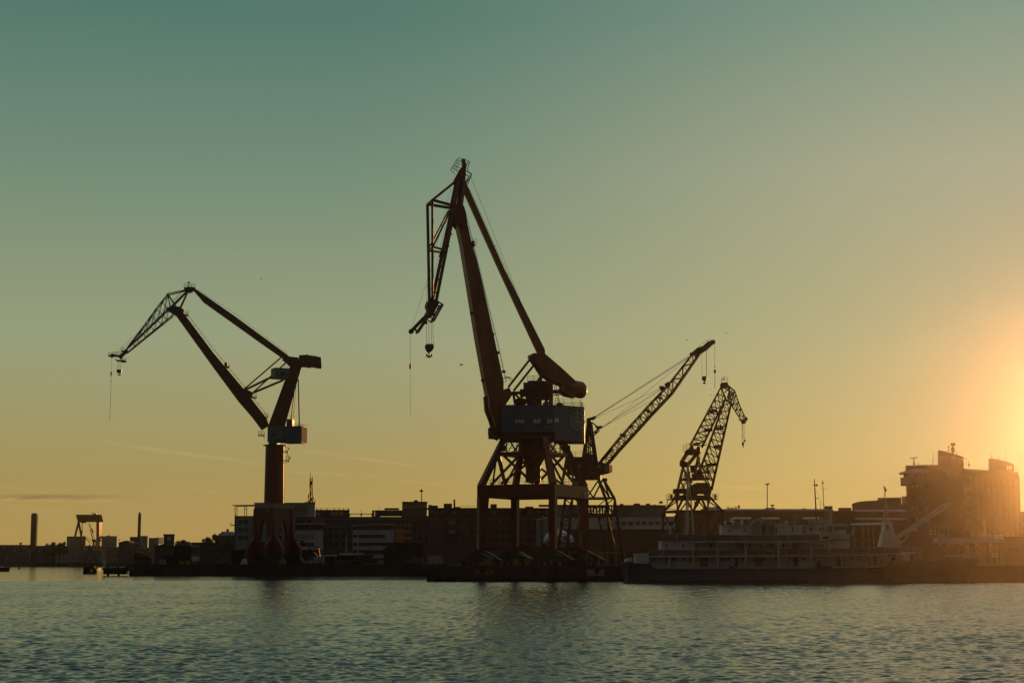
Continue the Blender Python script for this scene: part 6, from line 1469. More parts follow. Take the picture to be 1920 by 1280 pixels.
def roof_sign():
    d = 548.0; c = P(1376, 953.4, d); t = thing('roof_sign', 'small dark roof sign with a spruce emblem on the long factory hall', 'sign', c)
    g = G()
    for x, y0 in ((1363.2, 949.3), (1365.7, 948.5), (1379.5, 948), (1381, 949.2)): g.bar(P(x, 953.8, d), P(x, y0, d), .17)
    for a, b in (((1363, 951.5), (1367, 951.3)),): g.bar(P(*a, d), P(*b, d), .16)
    g.build('lettering', 'ink', t)
    for k, x in enumerate((1367.8, 1369.9, 1372, 1374.1, 1376.4)): G().ring(P(x, 952.6, d), .17, .1, V((1, 0, 0)), UP, 10, V((0, -.08, 0))).build('letter', 'ink', t)
    G().bar(P(1366, 953.6, d), P(1382, 953.6, d), .08).bar(P(1370, 951.2, d), P(1380, 951, d), .1).build('sign_rail', 'ink', t)
    g = G(); y0 = 953.5
    for a, b, w in ((945, 948, .28), (946.8, 950, .4), (948.6, 952.2, .5)): g.tube(P(1385.4, b, d), P(1385.4, a, d), w, .03, 8)
    g.tube(P(1385.4, 953.8, d), P(1385.4, 951.8, d), .1, n=5); g.build('spruce_emblem', 'ink', t)
roof_sign()
def light_mast(px, py, d, base, label, w=9):
    t = thing('light_mast', label, 'light mast', P(px, base, d), 'floodlight masts'); G().tube(P(px + .8, base, d), P(px, py, d), .2, .13, 8).build('pole', 'rail', t)
    s = d / F; c = P(px, py, d); G().prism([c + V((-w / 2 * s, 0, .05)), c + V((-.1, 0, -.25)), c + V((.3, 0, -.3)), c + V((w / 2 * s, 0, .15)), c + V((w / 2 * s, 0, .32)), c + V((0, 0, .2))], V((0, .8, 0))).build('lamp_head', 'dark', t)
light_mast(1438.5, 907, 560, 1050, 'tall pole with a flat double lamp head rising behind the factory hall')
def curved_hall():
    d = 575.0
    t = thing('hall', 'dark hall with a gently curved roof left of the tall office', 'hall', V((X(1645, d), d + 10, GZ)))
    G().prism([P(x, y, d) for x, y in ((1598, 1054), (1598, 944.5), (1606, 941.5), (1618, 939.5), (1646, 938.2), (1646, 1054))], V((3.60, 18, 0))).build('wall', 'darkgrey', t)
    G().prism([P(x, y, d + .5) for x, y in ((1646, 1054), (1646, 932.8), (1690, 931.8), (1690, 945), (1704, 945), (1704, 1054))], V((3.40, 17, 0))).build('rear_block', 'darkgrey', t)
    G().prism([P(x, y, d - .4) for x, y in ((1597, 944), (1606, 941), (1618, 939), (1646, 937.6), (1646, 938.5), (1618, 940), (1606, 942), (1597, 945))], V((3.72, 18.6, 0))).build('roof', 'copper', t)
    sub(t, 'roof_plant', 1691, 1700, 930, 945, d + 2, 6, 'grey')
    for y in (957.4, 972.8): G().tube(P(1602, y, d - 1), P(1702, y, d - 1), .42, n=10).build('pipe', 'pipe', t)
    sub(t, 'side_block', 1573, 1597.5, 951.3, 1054, d - 4, 16, 'brickdark'); sub(t, 'roof_plant', 1546, 1561, 948.2, 956, d - 3, 6, 'brickdark')
curved_hall()
def bay_block():
    d = 520.0
    t = block('warehouse', 'low brown warehouse with a long pale gutter behind the flagstaff', 'warehouse', 1594, 1712, 982, d, 14, 'brick', None, parapet=0)
    G().tube(P(1594, 983, d - .5), P(1668, 981, d - .5), .32, n=8).build('gutter', 'pipe', t)
    for x in (1617, 1627, 1659): sub(t, 'pilaster', x, x + 4.5, 985, 1054, d - .25, .3, 'ochre')
    win_row(t, (1608, 1621.8, 1636, 1654, 1664), (1001, 1020), 7, 9, d, 'glass', 'dark', 3); win_row(t, (1636,), (1000,), 13, 10, d - .02, 'glass', 'dark', 3)
bay_block()
def tall_office():
    d = 530.0
    t = block('office_building', 'tall brown brick office tower with roof sheds, glowing in the low sun', 'office tower', 1700.5, 1806, 872, d, 24, 'brick', None, parapet=0)
    z = lambda y: Z(y, d); x = lambda p, y=950: X(p, d, y)
    # receding wing to the right, with its flank turned away from the water
    A_ = P(1806.1, 960, d); B_ = V((X(1912, 552, 960), 552, 0))
    g = G(); g.prism([V((A_.x, d + .05, GZ)), V((B_.x, 552, GZ)), V((B_.x - 3, 570, GZ)), V((A_.x, 560, GZ))], UP * (z(878) - GZ)); wg = g.build('wing', 'brick', t)
    u = (V((B_.x, 552, 0)) - V((A_.x, d + .05, 0))); ul = u.length; u.normalize(); nn = V((u.y, -u.x, 0)); rz = math.atan2(u.y, u.x)
    def wp(f, zz): return V((A_.x, d + .05, 0)) + u * ul * f + nn * .03 + UP * zz
    src = None
    for r_ in range(8):
        for c_ in range(10):
            if src is None: src = make_window(1.15, 1.5, 'woodred', 'brick', 2); src.parent = t; src.rotation_euler = (0, 0, rz); first = True
            place(src, wp(.05 + c_ * .1, z(888) - 3.35 * r_), t, r_ == 0 and c_ == 0)
    for c_ in range(11): G().box(wp(.004 + c_ * .1, (z(885) + GZ) / 2) + nn * .05, (.3, .25, z(885) - GZ), rz).build('pilaster', 'brick', wg)
    sub(t, 'roof', 1720, 1806, 871.2, 872, d - .1, 24, 'copper')
    # top storey with a cantilevered bay and flat eaves
    sub(t, 'top_storey', 1694, 1740, 886, 894.9, d - 2.2, 10, 'brick')
    sub(t, 'bay_parapet', 1688.5, 1738, 895, 907.5, d - 3, 12, 'darkgrey')
    G().prism([P(a, b, d - 3.6) for a, b in ((1686, 885.8), (1694, 883.6), (1701, 880), (1704, 878.6), (1742, 878.6), (1740, 885), (1694, 886))], V((2.99, 13, 0))).build('eaves', 'roofmetal', t)
    for px, m in ((1697.5, 'glass'), (1709.5, 'glint'), (1719, 'glass'), (1727, 'glass'), (1735, 'glass')): sub(t, 'window', px - 2, px + 2, 887.5, 894, d - 2.28, .1, m)
    G().prism([P(a, b, d + 1) for a, b in ((1720, 881), (1720, 873), (1759, 872), (1759, 881))], V((3.22, 14, 0))).build('setback', 'brick', t)
    # mono pitch roof house and its sign
    G().prism([P(a, b, d + .8) for a, b in ((1759, 880), (1759.2, 843.6), (1770, 845), (1784, 849), (1800, 854), (1806.5, 856), (1807.5, 880))], V((2.07, 9, 0))).build('roof_house', 'brick', t)
    sb = sub(t, 'signboard', 1761.5, 1793, 855.5, 865.5, d + .6, .15, 'sign')
    text(sb, 'lettering', 'RW', .95, P(1776.5, 859.6, d + .55), 'ink', width=2.5)
    for px in (1795.5, 1798.8, 1802, 1805): sub(t, 'window', px - .9, px + .9, 857.5, 862.5, d + .74, .1, 'paleglass')
    sub(t, 'window', 1798, 1800, 864, 867.5, d + .74, .1, 'paleglass')
    g = G(); c = lambda a, b: P(a, b, d + 4)
    g.tube(c(1786.5, 853), c(1786.5, 832), .25, n=8); g.box(c(1786.5, 832.5), (1.3, .9, .75)); 
    for o in (-2, 0, 2): g.box(c(1786.5 + o, 843), (.3, .3, 1.5))
    g.tube(c(1774, 846), c(1784, 838.5), .05, n=4); g.tube(c(1796, 853.5), c(1789, 841), .05, n=4); g.ball(c(1778.3, 838), .26, (1, .5, 1.5)); g.ball(c(1778.6, 844), .24, (1, .5, 1.2)); g.build('roof_aerial', 'dark', t)
    g = G(); g.tube(c(1713.5, 879), c(1713.5, 865), .26, .2, 8); g.tube(c(1713.5, 866), c(1713.5, 858), .14, n=6); g.bar(c(1706.5, 858.6), c(1713, 858.2), .7, .18); g.bar(c(1713, 858.2), c(1720, 857), .7, .2); g.line([c(1714, 868), c(1720, 871)], .05, 4); g.build('light_mast', 'dark', t)
    g = G(); g.tube(c(1749.5, 872), c(1750, 851), .05, n=4); g.ball(c(1749.8, 862), .2); g.ball(c(1749, 869), .17)
    g.tube(c(1722, 873), c(1722, 867), .05, n=4); g.tube(c(1811, 873), c(1811.3, 858), .05, n=4); g.ball(c(1811.3, 859.5), .22, (1.3, 1, .8)); g.tube(c(1816, 875), c(1815.5, 863), .09, n=5); g.box(c(1816.5, 871), (.5, .5, .7)); g.build('roof_aerial', 'dark', t)
    G().prism([P(a, b, 552) for a, b in ((1855.5, 884), (1855.6, 858.5), (1870, 860.5), (1885, 864), (1898, 868.5), (1901, 870), (1901.5, 890))], V((2.07, 9, 0))).build('roof_house', 'brick', t)
    for px in (1889, 1892.5, 1896): sub(t, 'window', px - .8, px + .8, 873, 879, 551.8, .2, 'paleglass')
    g = G(); c2 = lambda a, b: P(a, b, 556); g.tube(c2(1859, 859), c2(1858.5, 846), .04, n=4); g.ball(c2(1859.5, 856), .18); g.ball(c2(1870, 859), .2); g.tube(c2(1885, 865), c2(1885, 842), .04, n=4); g.tube(c2(1874, 861), c2(1874, 853), .04, n=4); g.build('roof_aerial', 'dark', t)
    # lettering high on the wall
    text(t, 'lettering', 'ETE', .95, P(1786.5, 889.8, d - .06), 'pale', width=3.1)
    g = G(); 
    for k in range(3): g.bar(P(1774.5 + k * .9, 889.8 + (k - 1) * 2.2, d - .06), P(1779, 889.8 + (k - 1) * 2.2, d - .06), .05, .14)
    g.build('lettering_bars', 'pale', t)
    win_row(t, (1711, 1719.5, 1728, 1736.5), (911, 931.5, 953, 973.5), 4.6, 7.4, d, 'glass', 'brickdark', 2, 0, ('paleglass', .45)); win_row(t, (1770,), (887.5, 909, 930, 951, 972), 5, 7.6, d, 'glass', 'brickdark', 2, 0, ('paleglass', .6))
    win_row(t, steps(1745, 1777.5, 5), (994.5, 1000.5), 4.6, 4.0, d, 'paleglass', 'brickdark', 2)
    for y in (898.5, 913, 929, 943, 958, 973): sub(t, 'loggia', 1809, 1819.5, y, y + 6.5, d + 1.2, .5, 'grey') if y > 900 else None
    sub(t, 'rain_pipe', 1750.5, 1751.3, 886, 1054, d - .12, .1, 'dark'); sub(t, 'band', 1741, 1806, 979.8, 980.8, d - .1, .3, 'dark')
    for px in (1812, 1815, 1819): sub(t, 'window', px - .6, px + .6, 890.5, 897, d + 1.5, .3, 'paleglass')
tall_office()
t = block('office_building', 'darker low building cut by the frame edge, beside the tall tower', 'office', 1913.5, 1990, 960, 520, 16, 'brickdark', None); win_row(t, (1922, 1934, 1946), (975, 990, 1005, 1020), 6, 7, 520, 'glass', 'dark', 2)
t = block('harbour_shed', 'long brown shed under the white passenger gangway', 'shed', 1884, 1990, 1008, 345, 12, 'brickdark', None); win_row(t, (1895, 1908), (1030,), 7, 6, 345, 'glass', 'dark', 2)
def gangway():
    d = 330.0; t = thing('passenger_gangway', 'long white covered gangway on posts above the ship bow', 'gangway', V((X(1820, d), d + 2, GZ)))
    x = lambda p: X(p, d, 1015); z = lambda y: Z(y, d)
    b = G().span(x(1758), x(1883.5), d, d + 3.4, z(1018), z(1008.2)).build('tube', 'panel', t)
    g = G(); 
    for y in (1009.5, 1012, 1015.2): g.span(x(1758), x(1883.5), d - .03, d, z(y + .3), z(y))
    g.build('panel_joint', 'grey', b)
    G().span(x(1761), x(1885), d + .2, d + 3.2, z(1019.6), z(1018.02)).build('floor_beam', 'brickdark', t)
    for p in (1762, 1779, 1805, 1831.5, 1858):
        G().bar(V((x(p), d + 2.4, GZ)), V((x(p), d + 2.4, z(1019.6))), .22).build('support', 'dark', t); G().box(V((x(p), d + .1, z(1019.3))), (.45, .3, .3)).build('bracket', 'panel', t)
    g = G(); g.prism([V((x(a), d + 1.4, z(b))) for a, b in ((1848, 1008.1), (1849, 992), (1849.5, 968), (1850.3, 968), (1852, 992), (1853.5, 1008.1))], V((0.12, .5, 0))); g.build('spire', 'panel', t)
    for a, b in ((1841, 1847.4), (1854, 1861)): G().ring(V(((x(a) + x(b)) / 2, d + 1.5, z(1002))), .36, .09, V((1, 0, 0)), V((0, 0, .8)), 12, V((0.05, .2, 0))).bar(V(((x(a) + x(b)) / 2, d + 1.6, z(1008))), V(((x(a) + x(b)) / 2, d + 1.6, z(1004))), .12).build('roof_ring', 'panel', t)
    G().span(x(1871.5), x(1880), d + .8, d + 2.6, z(1008.1), z(1003.3)).span(x(1871), x(1881), d + .6, d + 2.8, z(1003.2), z(1002.5)).build('roof_cabin', 'panel', t)
    G().bar(V((x(1878), d - .05, z(1013.5))), V((x(1880.5), d - .05, z(1014.6))), .1, .16).build('lamp', 'glint', t)
    G().span(x(1736), x(1782), d + 2, d + 9, GZ - .02, z(1024)).build('stair_house', 'darkgrey', t); G().span(x(1782.3), x(1815), d + 4, d + 9, GZ - .02, z(1029)).build('lower_lounge', 'brickdark', t)
gangway()
def sailcloth_sign():
    d = 318.0; t = thing('quay_sign', 'small pale square sign with a dark arrow at the bow of the ship', 'sign', V((X(1865, d), d, GZ)))
    G().bar(V((X(1865, d), d, GZ)), P(1865, 1042, d), .12).build('post', 'dark', t); b = G().box(P(1865, 1040, d - .1), (.95, .06, .75)).build('board', 'panel', t)
    G().prism([P(x, y, d - .14) for x, y in ((1861.5, 1043), (1864, 1040.5), (1862, 1038), (1867.5, 1037.5), (1866.8, 1042.8), (1865.2, 1041.2), (1863, 1043.5))], V((0, -.03, 0))).build('arrow', 'brickdark', b)
sailcloth_sign()

# ---------------------------------------------------------------- things standing on the quays
def tent():
    d = 402.0; t = thing('dome_tent', 'white wrinkled dome tent behind the legs of the cranes', 'tent', V((X(1049, d), d + 4, GZ)))
    c = V((X(1048.5, d), d + 4, 0)); rx = 28.5 * d / F; z0 = Z(1012, d); z1 = Z(991.5, d); g = G(); rs = random.Random(5); nu, nv = 36, 9
    for j in range(nv + 1):
        a = math.pi / 2 * j / nv
        for i in range(nu):
            b = 2 * math.pi * i / nu; k = 1 + rs.uniform(-.035, .035); ridge = 1 + .035 * math.cos(b * 9)
            g.v.append((c.x + rx * math.cos(a) * math.cos(b) * k * ridge, c.y + rx * .9 * math.cos(a) * math.sin(b) * k * ridge, z0 + (z1 - z0) * math.sin(a) * ridge - (.5 + .5 * math.cos(b * 9)) * .5 * math.cos(a)))
    for j in range(nv):
        for i in range(nu): g.f.append((j * nu + i, j * nu + (i + 1) % nu, (j + 1) * nu + (i + 1) % nu, (j + 1) * nu + i)); g.m.append(0)
    g.build('canopy', 'tent', t)
    for k in range(8): b = 2 * math.pi * k / 8 + .2; G().tube((c.x + rx * .97 * math.cos(b), c.y + rx * .87 * math.sin(b), GZ), (c.x + rx * .93 * math.cos(b), c.y + rx * .84 * math.sin(b), z0 + .1), .09, n=6).build('pole', 'rail', t)
    G().span(X(1035, d), X(1066, d), d + 1, d + 1.2, GZ, Z(1004, d)).build('rear_wall', 'grey', t)
tent()
def tanks():
    d = 418.0
    for i, (a, b, y, lab) in enumerate(((1006, 1015.5, 972, 'pale upright silo tank, its dished top beside the next tank'), (1016, 1027, 969.5, 'taller pale silo tank next to the far leg of the tallest crane'))):
        x = X((a + b) / 2, d); r = (b - a) / 2 * d / F; t = thing('silo_tank', lab, 'tank', V((x, d, GZ)), 'silo tanks')
        zt = Z(y + 2, d); G().tube((x, d, GZ + 4.5), (x, d, zt), r, n=22).ball((x, d, zt), r, (1, 1, .45), 20, 8).build('shell', 'grey', t)
        G().tube((x, d, GZ + 4.49), (x, d, GZ + 2.5), r * .98, r * .3, 20).build('cone', 'grey', t)
        for k in range(4): a_ = math.pi / 4 + k * math.pi / 2; G().bar((x + r * .95 * math.cos(a_), d + r * .95 * math.sin(a_), GZ), (x + r * .95 * math.cos(a_), d + r * .95 * math.sin(a_), GZ + 5), .14).build('leg', 'dark', t)
        G().line([V((x + r * .7, d - r * .78, GZ + 1)), V((x + r * .7, d - r * .78, zt))], .05, 4).build('ladder', 'rail', t)
tanks()
def container(px0, px1, pt, d, m, label, stripes=True, ang=0.0, group='crates and containers on the quay'):
    s = d / F; x = X((px0 + px1) / 2, d); w = (px1 - px0) * s; h = Z(pt, d) - GZ; t = thing('container', label, 'container', V((x, d, GZ)), group)
    G().box((x, d, GZ + h / 2 + .07), (w, 2.3, h - .14), ang).build('shell', m, t)
    g = G(); n = max(3, int(w / .35))
    for i in range(n): g.box((x - w / 2 + (i + .5) * w / n, d - 1.17, GZ + h / 2 + .07), (w / n * .5, .06, h - .4))
    g.build('corrugation', m, t)
    for sx in (-1, 1):
        for sy in (-1, 1): G().box((x + sx * (w / 2 - .05), d + sy * 1.12, GZ + h / 2), (.16, .16, h)).build('corner_post', 'dark', t)
container(298, 309.5, 1048, 445, 'yellow', 'small ochre skip in front of the gabled boat shed')
container(337, 344.5, 1050.5, 445, 'yellow', 'yellowish crate, the one nearer the gable, below the darker boat shed')
container(349.5, 357, 1050.5, 445, 'yellow', 'yellowish crate at the outer corner of the darker boat shed')
container(524, 536, 1049, 448, 'yellow', 'yellow crate under the splayed crane foot')
container(708, 719, 1049, 446, 'yellow', 'yellow crate against the black windowless hall')
container(801, 831, 1040.5, 450, 'grey', 'grey container with a round vent beside the black hall')
container(905, 923, 1046.5, 326, 'yellow', 'flat yellow crate behind the outermost bogie under the tallest crane')
container(961, 975, 1046.5, 330, 'yellow', 'yellow crate with a dark end, first of a pair under the tallest crane')
container(982, 996, 1046.5, 330, 'yellow', 'yellow crate with dark spots, second of a pair under the tallest crane')
def kiosk():
    d = 442.0; t = thing('quay_kiosk', 'small flat roofed kiosk with a bright roof edge between crane foot and yachts', 'kiosk', V((X(617, d), d, GZ)))
    G().span(X(611, d), X(628, d), d, d + 3, GZ - .02, Z(1042, d)).build('wall', 'black', t); G().span(X(608, d), X(629, d), d - .5, d + 3.4, Z(1041.9, d), Z(1039.5, d)).build('roof', 'roofmetal', t)
    G().tube(P(623, 1040, d + 1), P(623, 1029, d + 1), .07, n=5).build('flue', 'dark', t)
kiosk()
def dark_filler():  # added black shape that darkens the ground behind the crane foot
    d = 466.0; t = thing('shed', 'added low black shed shape, putting in the dark behind the splayed crane foot', 'shed', V((X(520, d), d, GZ)))
    G().span(X(436, d), X(600, d), d, d + 6, GZ - .02, Z(1031.5, d)).build('wall', 'black', t); G().span(X(435, d), X(601, d), d - .4, d + 6.4, Z(1031.4, d), Z(1030, d)).build('roof', 'quay', t)
    win_row(t, steps(444, 592, 12), (1043,), 6, 5, d, 'glass', 'dark', 2)
dark_filler()
def covered_boat():
    d = 442.0; t = thing('covered_boat', 'small boat under a white winter cover on the quay by the crane foot', 'boat', V((X(456, d), d, GZ)))
    x = lambda p: X(p, d); z = lambda y: Z(y, d)
    g = G(); g.prism([V((x(a), d, z(b))) for a, b in ((451, 1056), (452.5, 1050), (455, 1047), (459, 1046.5), (461, 1049), (461.5, 1056))], V((0, 1.8, 0))); g.build('cover', 'tent', t)
    G().box((x(456.3), d + .9, GZ + .35), (1.6, 1.5, .6)).build('hull', 'white', t)
    G().box((x(456.3), d + .9, GZ + .06), (1.3, 1.2, .12)).build('cradle', 'dark', t)
covered_boat()
def launch():
    d = 446.0; t = thing('motor_boat', 'blue and white motor boat on stands beyond the second boat shed', 'boat', V((X(365.5, d), d, GZ))); x = lambda p: X(p, d); z = lambda y: Z(y, d)
    g = G(); g.prism([V((x(a), d, z(b))) for a, b in ((359.5, 1043), (372, 1043), (371, 1052), (361, 1052))], V((0, 2, 0))); g.build('hull', 'panel', t)
    G().span(x(360), x(372), d + .2, d + 1.8, z(1042.95), z(1038)).build('cabin', 'bluegreen', t)
    for p in (362.5, 369.5): G().bar((x(p), d + 1, GZ), (x(p), d + 1, z(1051.9)), .2, 1.2).build('stand', 'dark', t)
launch()
def van(px, d, label, m):
    x = X(px, d); t = thing('van', label, 'van', V((x, d, GZ)), 'vans parked on the quay')
    g = G(); g.prism([V((x + a, d - .9, GZ + b)) for a, b in ((-2.4, .4), (-2.4, 1.1), (-1.7, 1.25), (-1.1, 2.1), (2.4, 2.15), (2.45, .4))], V((0, 1.8, 0))); b = g.build('body', m, t)
    G().prism([V((x + a, d - .92, GZ + q)) for a, q in ((-1.55, 1.3), (-1.0, 1.95), (-.2, 1.95), (-.2, 1.3))], V((0, 1.84, 0))).build('window', 'glass', t)
    for a in (-1.5, 1.5):
        for q in (-.85, .85): G().tube((x + a, d + q - .1, GZ + .36), (x + a, d + q + .1, GZ + .36), .36, n=14).build('wheel', 'black', t)
    for q in (-.6, .6): G().box((x - 2.41, d + q, GZ + .85), (.05, .3, .2)).build('headlight', 'paleglass', t)
van(413, 449, 'dark van parked left of the splayed crane foot', 'darkgrey')
van(590, 447, 'grey van parked right of the splayed crane foot', 'grey')
van(776, 446, 'dark van in front of the black windowless hall', 'hull')
def frame_rack(px, d, label):
    x = X(px, d); t = thing('steel_rack', label, 'rack', V((x, d, GZ)))
    for k in range(4): G().bar((x - 2.4 + k * 1.55, d, GZ), (x - 2.4 + k * 1.55, d, GZ + 3.0), .22).build('post', 'ochre', t)
    G().bar((x - 2.5, d, GZ + .3), (x + 2.5, d, GZ + .3), .16).bar((x - 2.5, d, GZ + 2.6), (x + 2.5, d, GZ + 2.6), .12).build('rail', 'ochre', t)
frame_rack(1148, 322, 'ochre steel rack of upright posts near the stern of the ship')
def derrick():
    d = 321.0; t = thing('quay_derrick', 'light pole derrick with a slanting spar under the tallest crane', 'derrick', V((X(1101, d), d, GZ)))
    G().bar(P(1101, 1059, d), P(1101, 1034, d), .12).build('mast', 'ochre', t); G().bar(P(1102, 1040, d), P(1115, 1058, d), .1).bar(P(1093, 1040, d), P(1099, 1049, d), .12).build('spar', 'ochre', t); G().box(P(1101, 1058.5, d), (.8, .8, .4)).build('foot', 'dark', t)
derrick()
def machine():
    d = 322.0; t = thing('wheel_loader', 'dark machine with a round cab standing under the crane leg', 'wheel loader', V((X(1086, d), d, GZ))); x = X(1086, d)
    G().box((x, d, GZ + .9), (2.6, 1.7, .8)).build('body', 'black', t); c = G().prism([V((x - .2, d - .8, GZ + 1.3)), V((x + 1.0, d - .8, GZ + 1.3)), V((x + .85, d - .8, GZ + 2.5)), V((x, d - .8, GZ + 2.5))], V((0, 1.6, 0))).build('cab', 'black', t); G().box((x + .4, d - .82, GZ + 1.9), (.6, .04, .7)).build('window', 'glass', c)
    for a in (-.9, .9):
        for q in (-.8, .8): G().tube((x + a, d + q - .2, GZ + .55), (x + a, d + q + .2, GZ + .55), .55, n=14).build('wheel', 'black', t)
    G().bar((x - 1.2, d, GZ + .9), (x - 2.2, d, GZ + .4), .2).box((x - 2.4, d, GZ + .4), (.5, 1.8, .6)).build('bucket', 'dark', t)
machine()
for k, (px, d) in enumerate(((262, 440), (330, 440), (420, 440), (480, 440), (600, 440), (700, 440), (780, 440), (1060, 319.4), (1165, 319.4))):
    wh = ('by the lean-to shed', 'before the darker boat shed', 'left of the splayed crane foot', 'below the splayed crane foot', 'by the flat roofed kiosk', 'before the banded office', 'before the black hall', 'between the legs of the tallest crane', 'near the ship stern')[k]
    c = V((X(px, d), d, GZ)); t = thing('mooring_bollard', 'black iron bollard on the quay edge ' + wh, 'bollard', c, 'bollards along the quay'); G().tube(c, c + UP * .55, .2, .17, 10).build('shaft', 'black', t); G().ball(c + UP * .6, .28, (1, 1, .6), 10, 6).build('cap', 'black', t)
def fence():
    d = 441.0; t = thing('quay_fence', 'low dark mesh fence running along the quay behind the bollards', 'fence', V((X(560, d), d, GZ)))
    g = G(); g.rails([V((X(470, d), d, GZ)), V((X(700, d), d, GZ))], 1.1, .035, 2.0, 2); g.build('rail', 'dark', t)
fence()

# ---------------------------------------------------------------- trees
def tree(px, pt, wpx, d, label, gz=GZ, seed=0, n=420, group='trees along the waterfront', squash=1.0):
    rs = random.Random(seed); s = d / F; x = X(px, d); top = Z(pt, d); w = wpx * s; h = top - gz
    t = thing('tree', label, 'tree', V((x, d + 3, gz)), group); g = G(); c = V((x, d + 3, gz))
    lean = V((rs.uniform(-.05, .05) * h, 0, 0)); fork = c + UP * h * .38 + lean
    g.tube(c - UP * .3, fork, w * .05 + .12, w * .035 + .08, 8)
    lobes = []
    for k in range(9):
        a = rs.uniform(0, 6.28); q = rs.uniform(.1, .36) * w; zz = rs.uniform(.45, .86)
        e = V((x + q * math.cos(a), d + 3 + q * math.sin(a) * .8, gz + h * zz)); g.tube(fork, e, w * .025 + .05, .04, 6); lobes.append((e, rs.uniform(.16, .27) * w))
    lobes.append((V((x + lean.x, d + 3, top - .17 * w)), .17 * w)); g.build('trunk', 'bark', t)
    g = G(); ls = max(.22, w * .055)
    for k in range(n):
        e, r = rs.choice(lobes); v = V((rs.gauss(0, 1), rs.gauss(0, 1), rs.gauss(0, 1))).normalized() * r * rs.uniform(.35, 1.08) ** .6
        p = e + V((v.x, v.y, v.z * squash)); u = V((rs.gauss(0, 1), rs.gauss(0, 1), rs.gauss(0, 1))).normalized(); q = u.orthogonal().normalized(); l = ls * rs.uniform(.6, 1.5)
        g.add([p - u * l, p + q * l * .55, p + u * l, p - q * l * .55], [(0, 1, 2, 3)])
    me = g.build('crown', 'leaf', t)
T = [(36, 1016, 16, 1275, 'small tree crown over the long dark block'), (98, 1015, 24, 1240, 'round tree in front of the block by the slender tower'), (110, 1016, 24, 1238, 'dense tree left of the broad pale tower block'), (119, 1014.5, 22, 1236, 'tall dense tree touching the pale tower block'), (84, 1018, 22, 1236, 'low tree under the slender tower'),
     (166, 1020, 12, 1268, 'tree seen between the gantry legs'), (180, 1019, 10, 1268, 'tree behind the sunlit gantry leg'), (222.5, 1010.5, 6, 1240, 'lone spreading treetop right of the white tower block'), (231, 1018, 12, 1000, 'tree by the dark gabled warehouse'),
     (338, 1011, 30, 590, 'low round tree behind the boat sheds'), (350, 1014, 24, 588, 'small tree at the end of the boat sheds'), (384, 1006, 26, 610, 'small tree at the foot of the wooded rise'), (397, 1001, 36, 612, 'broad tree on the wooded rise'), (410, 999, 34, 615, 'tree crowding the old house'), (428, 1002, 30, 590, 'tree below the old house roof'),
     (980, 1014, 26, 430, 'dark bushy tree between the legs of the tallest crane'), (1000, 1018, 22, 425, 'tree in front of the silo tanks'), (1022, 1017, 20, 412, 'low tree beside the dome tent')]
for k, (px, pt, w, d, lab) in enumerate(T): tree(px, pt, w, d, lab, seed=k + 11, n=1100 if d < 700 else 700)

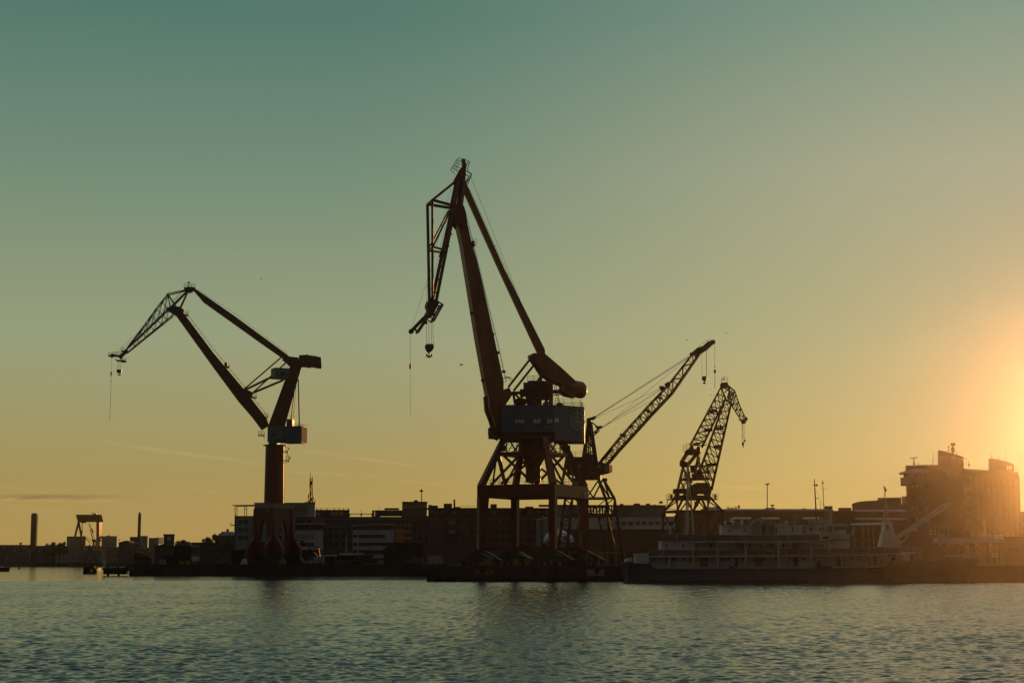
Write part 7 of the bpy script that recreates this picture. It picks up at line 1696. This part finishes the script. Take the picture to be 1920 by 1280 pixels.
# ---------------------------------------------------------------- birds
def bird(px, py, d, span, label, bank, flap):
    c = P(px, py, d); t = thing('gull', label, 'bird', c, 'gulls in flight'); rz = R(bank)
    u = V((math.cos(rz), math.sin(rz), 0)); w = V((-u.y, u.x, 0)); s = span
    g = G(); n = 8; prof = ((-.30, .004), (-.22, .03), (-.1, .06), (.04, .075), (.16, .06), (.22, .04), (.27, .038), (.31, .02), (.36, .004))
    for a, r in prof:
        for i in range(n): b = 2 * math.pi * i / n; g.v.append(tuple(c + u * a * s + w * math.cos(b) * r * s + UP * (math.sin(b) * r * s * .85)))
    for j in range(len(prof) - 1):
        for i in range(n): g.f.append((j * n + i, j * n + (i + 1) % n, (j + 1) * n + (i + 1) % n, (j + 1) * n + i)); g.m.append(0)
    for sg in (-1, 1):
        a = [c + u * .12 * s + w * sg * .04 * s, c - u * .1 * s + w * sg * .04 * s]
        b = [c + u * .16 * s + w * sg * .32 * s + UP * flap * s, c - u * .06 * s + w * sg * .32 * s + UP * flap * s]
        e = [c - u * .02 * s + w * sg * .68 * s + UP * flap * .35 * s, c - u * .09 * s + w * sg * .66 * s + UP * flap * .35 * s]
        for p, q in ((a, b), (b, e)):
            g.add([p[0] + UP * .012, p[1] + UP * .012, q[1] + UP * .008, q[0] + UP * .008, p[0] - UP * .012, p[1] - UP * .012, q[1] - UP * .006, q[0] - UP * .006], [(0, 1, 2, 3), (7, 6, 5, 4), (0, 3, 7, 4), (1, 5, 6, 2), (2, 6, 7, 3), (0, 4, 5, 1)])
    g.add([c - u * .28 * s + w * .01, c - u * .42 * s + w * .06 * s, c - u * .42 * s - w * .06 * s, c - u * .28 * s - w * .01, c - u * .28 * s + UP * .02], [(0, 1, 2, 3), (0, 1, 4), (1, 2, 4), (2, 3, 4)])
    g.build('body', 'bird', t)
bird(865, 684, 240, .95, 'gull gliding low beside the boom of the tallest crane', 195, .12)
bird(1288, 637, 420, .8, 'tiny gull over the tip of the lattice boom with guy ropes', 160, .18)
bird(1362, 625, 460, .7, 'tiny gull high to the right of the guyed lattice boom', 30, .2)
bird(1332, 741, 430, .7, 'tiny gull left of the lattice masts', 120, .15)
bird(490, 523, 500, .8, 'tiny gull in open sky above the slender column crane', 150, .2)

# ---------------------------------------------------------------- sunlit evening haze
def haze():
    a, b = V((.9903, .1392, 0)), V((-.1392, .9903, 0)); g = G(); g.prism([a * u + b * w - UP * 3.2 for u, w in ((-990, -350), (243.9, -350), (243.9, 1530), (-990, 1530))], UP * 87.7); o = g.build('haze', 'glass'); o.data.materials.clear()
    m = bpy.data.materials.new('evening haze'); m.use_nodes = True; nt = m.node_tree; nt.nodes.clear()
    v = nt.nodes.new('ShaderNodeVolumePrincipled'); v.inputs['Density'].default_value = HAZE; v.inputs['Anisotropy'].default_value = HAZE_G; v.inputs['Color'].default_value = (.95, .93, .9, 1)
    out = nt.nodes.new('ShaderNodeOutputMaterial'); nt.links.new(v.outputs[0], out.inputs['Volume']); o.data.materials.append(m)
    m.cycles.homogeneous_volume = True
    tag(o, kind='stuff')
HAZE, HAZE_G = 4.4e-5, .955
haze()
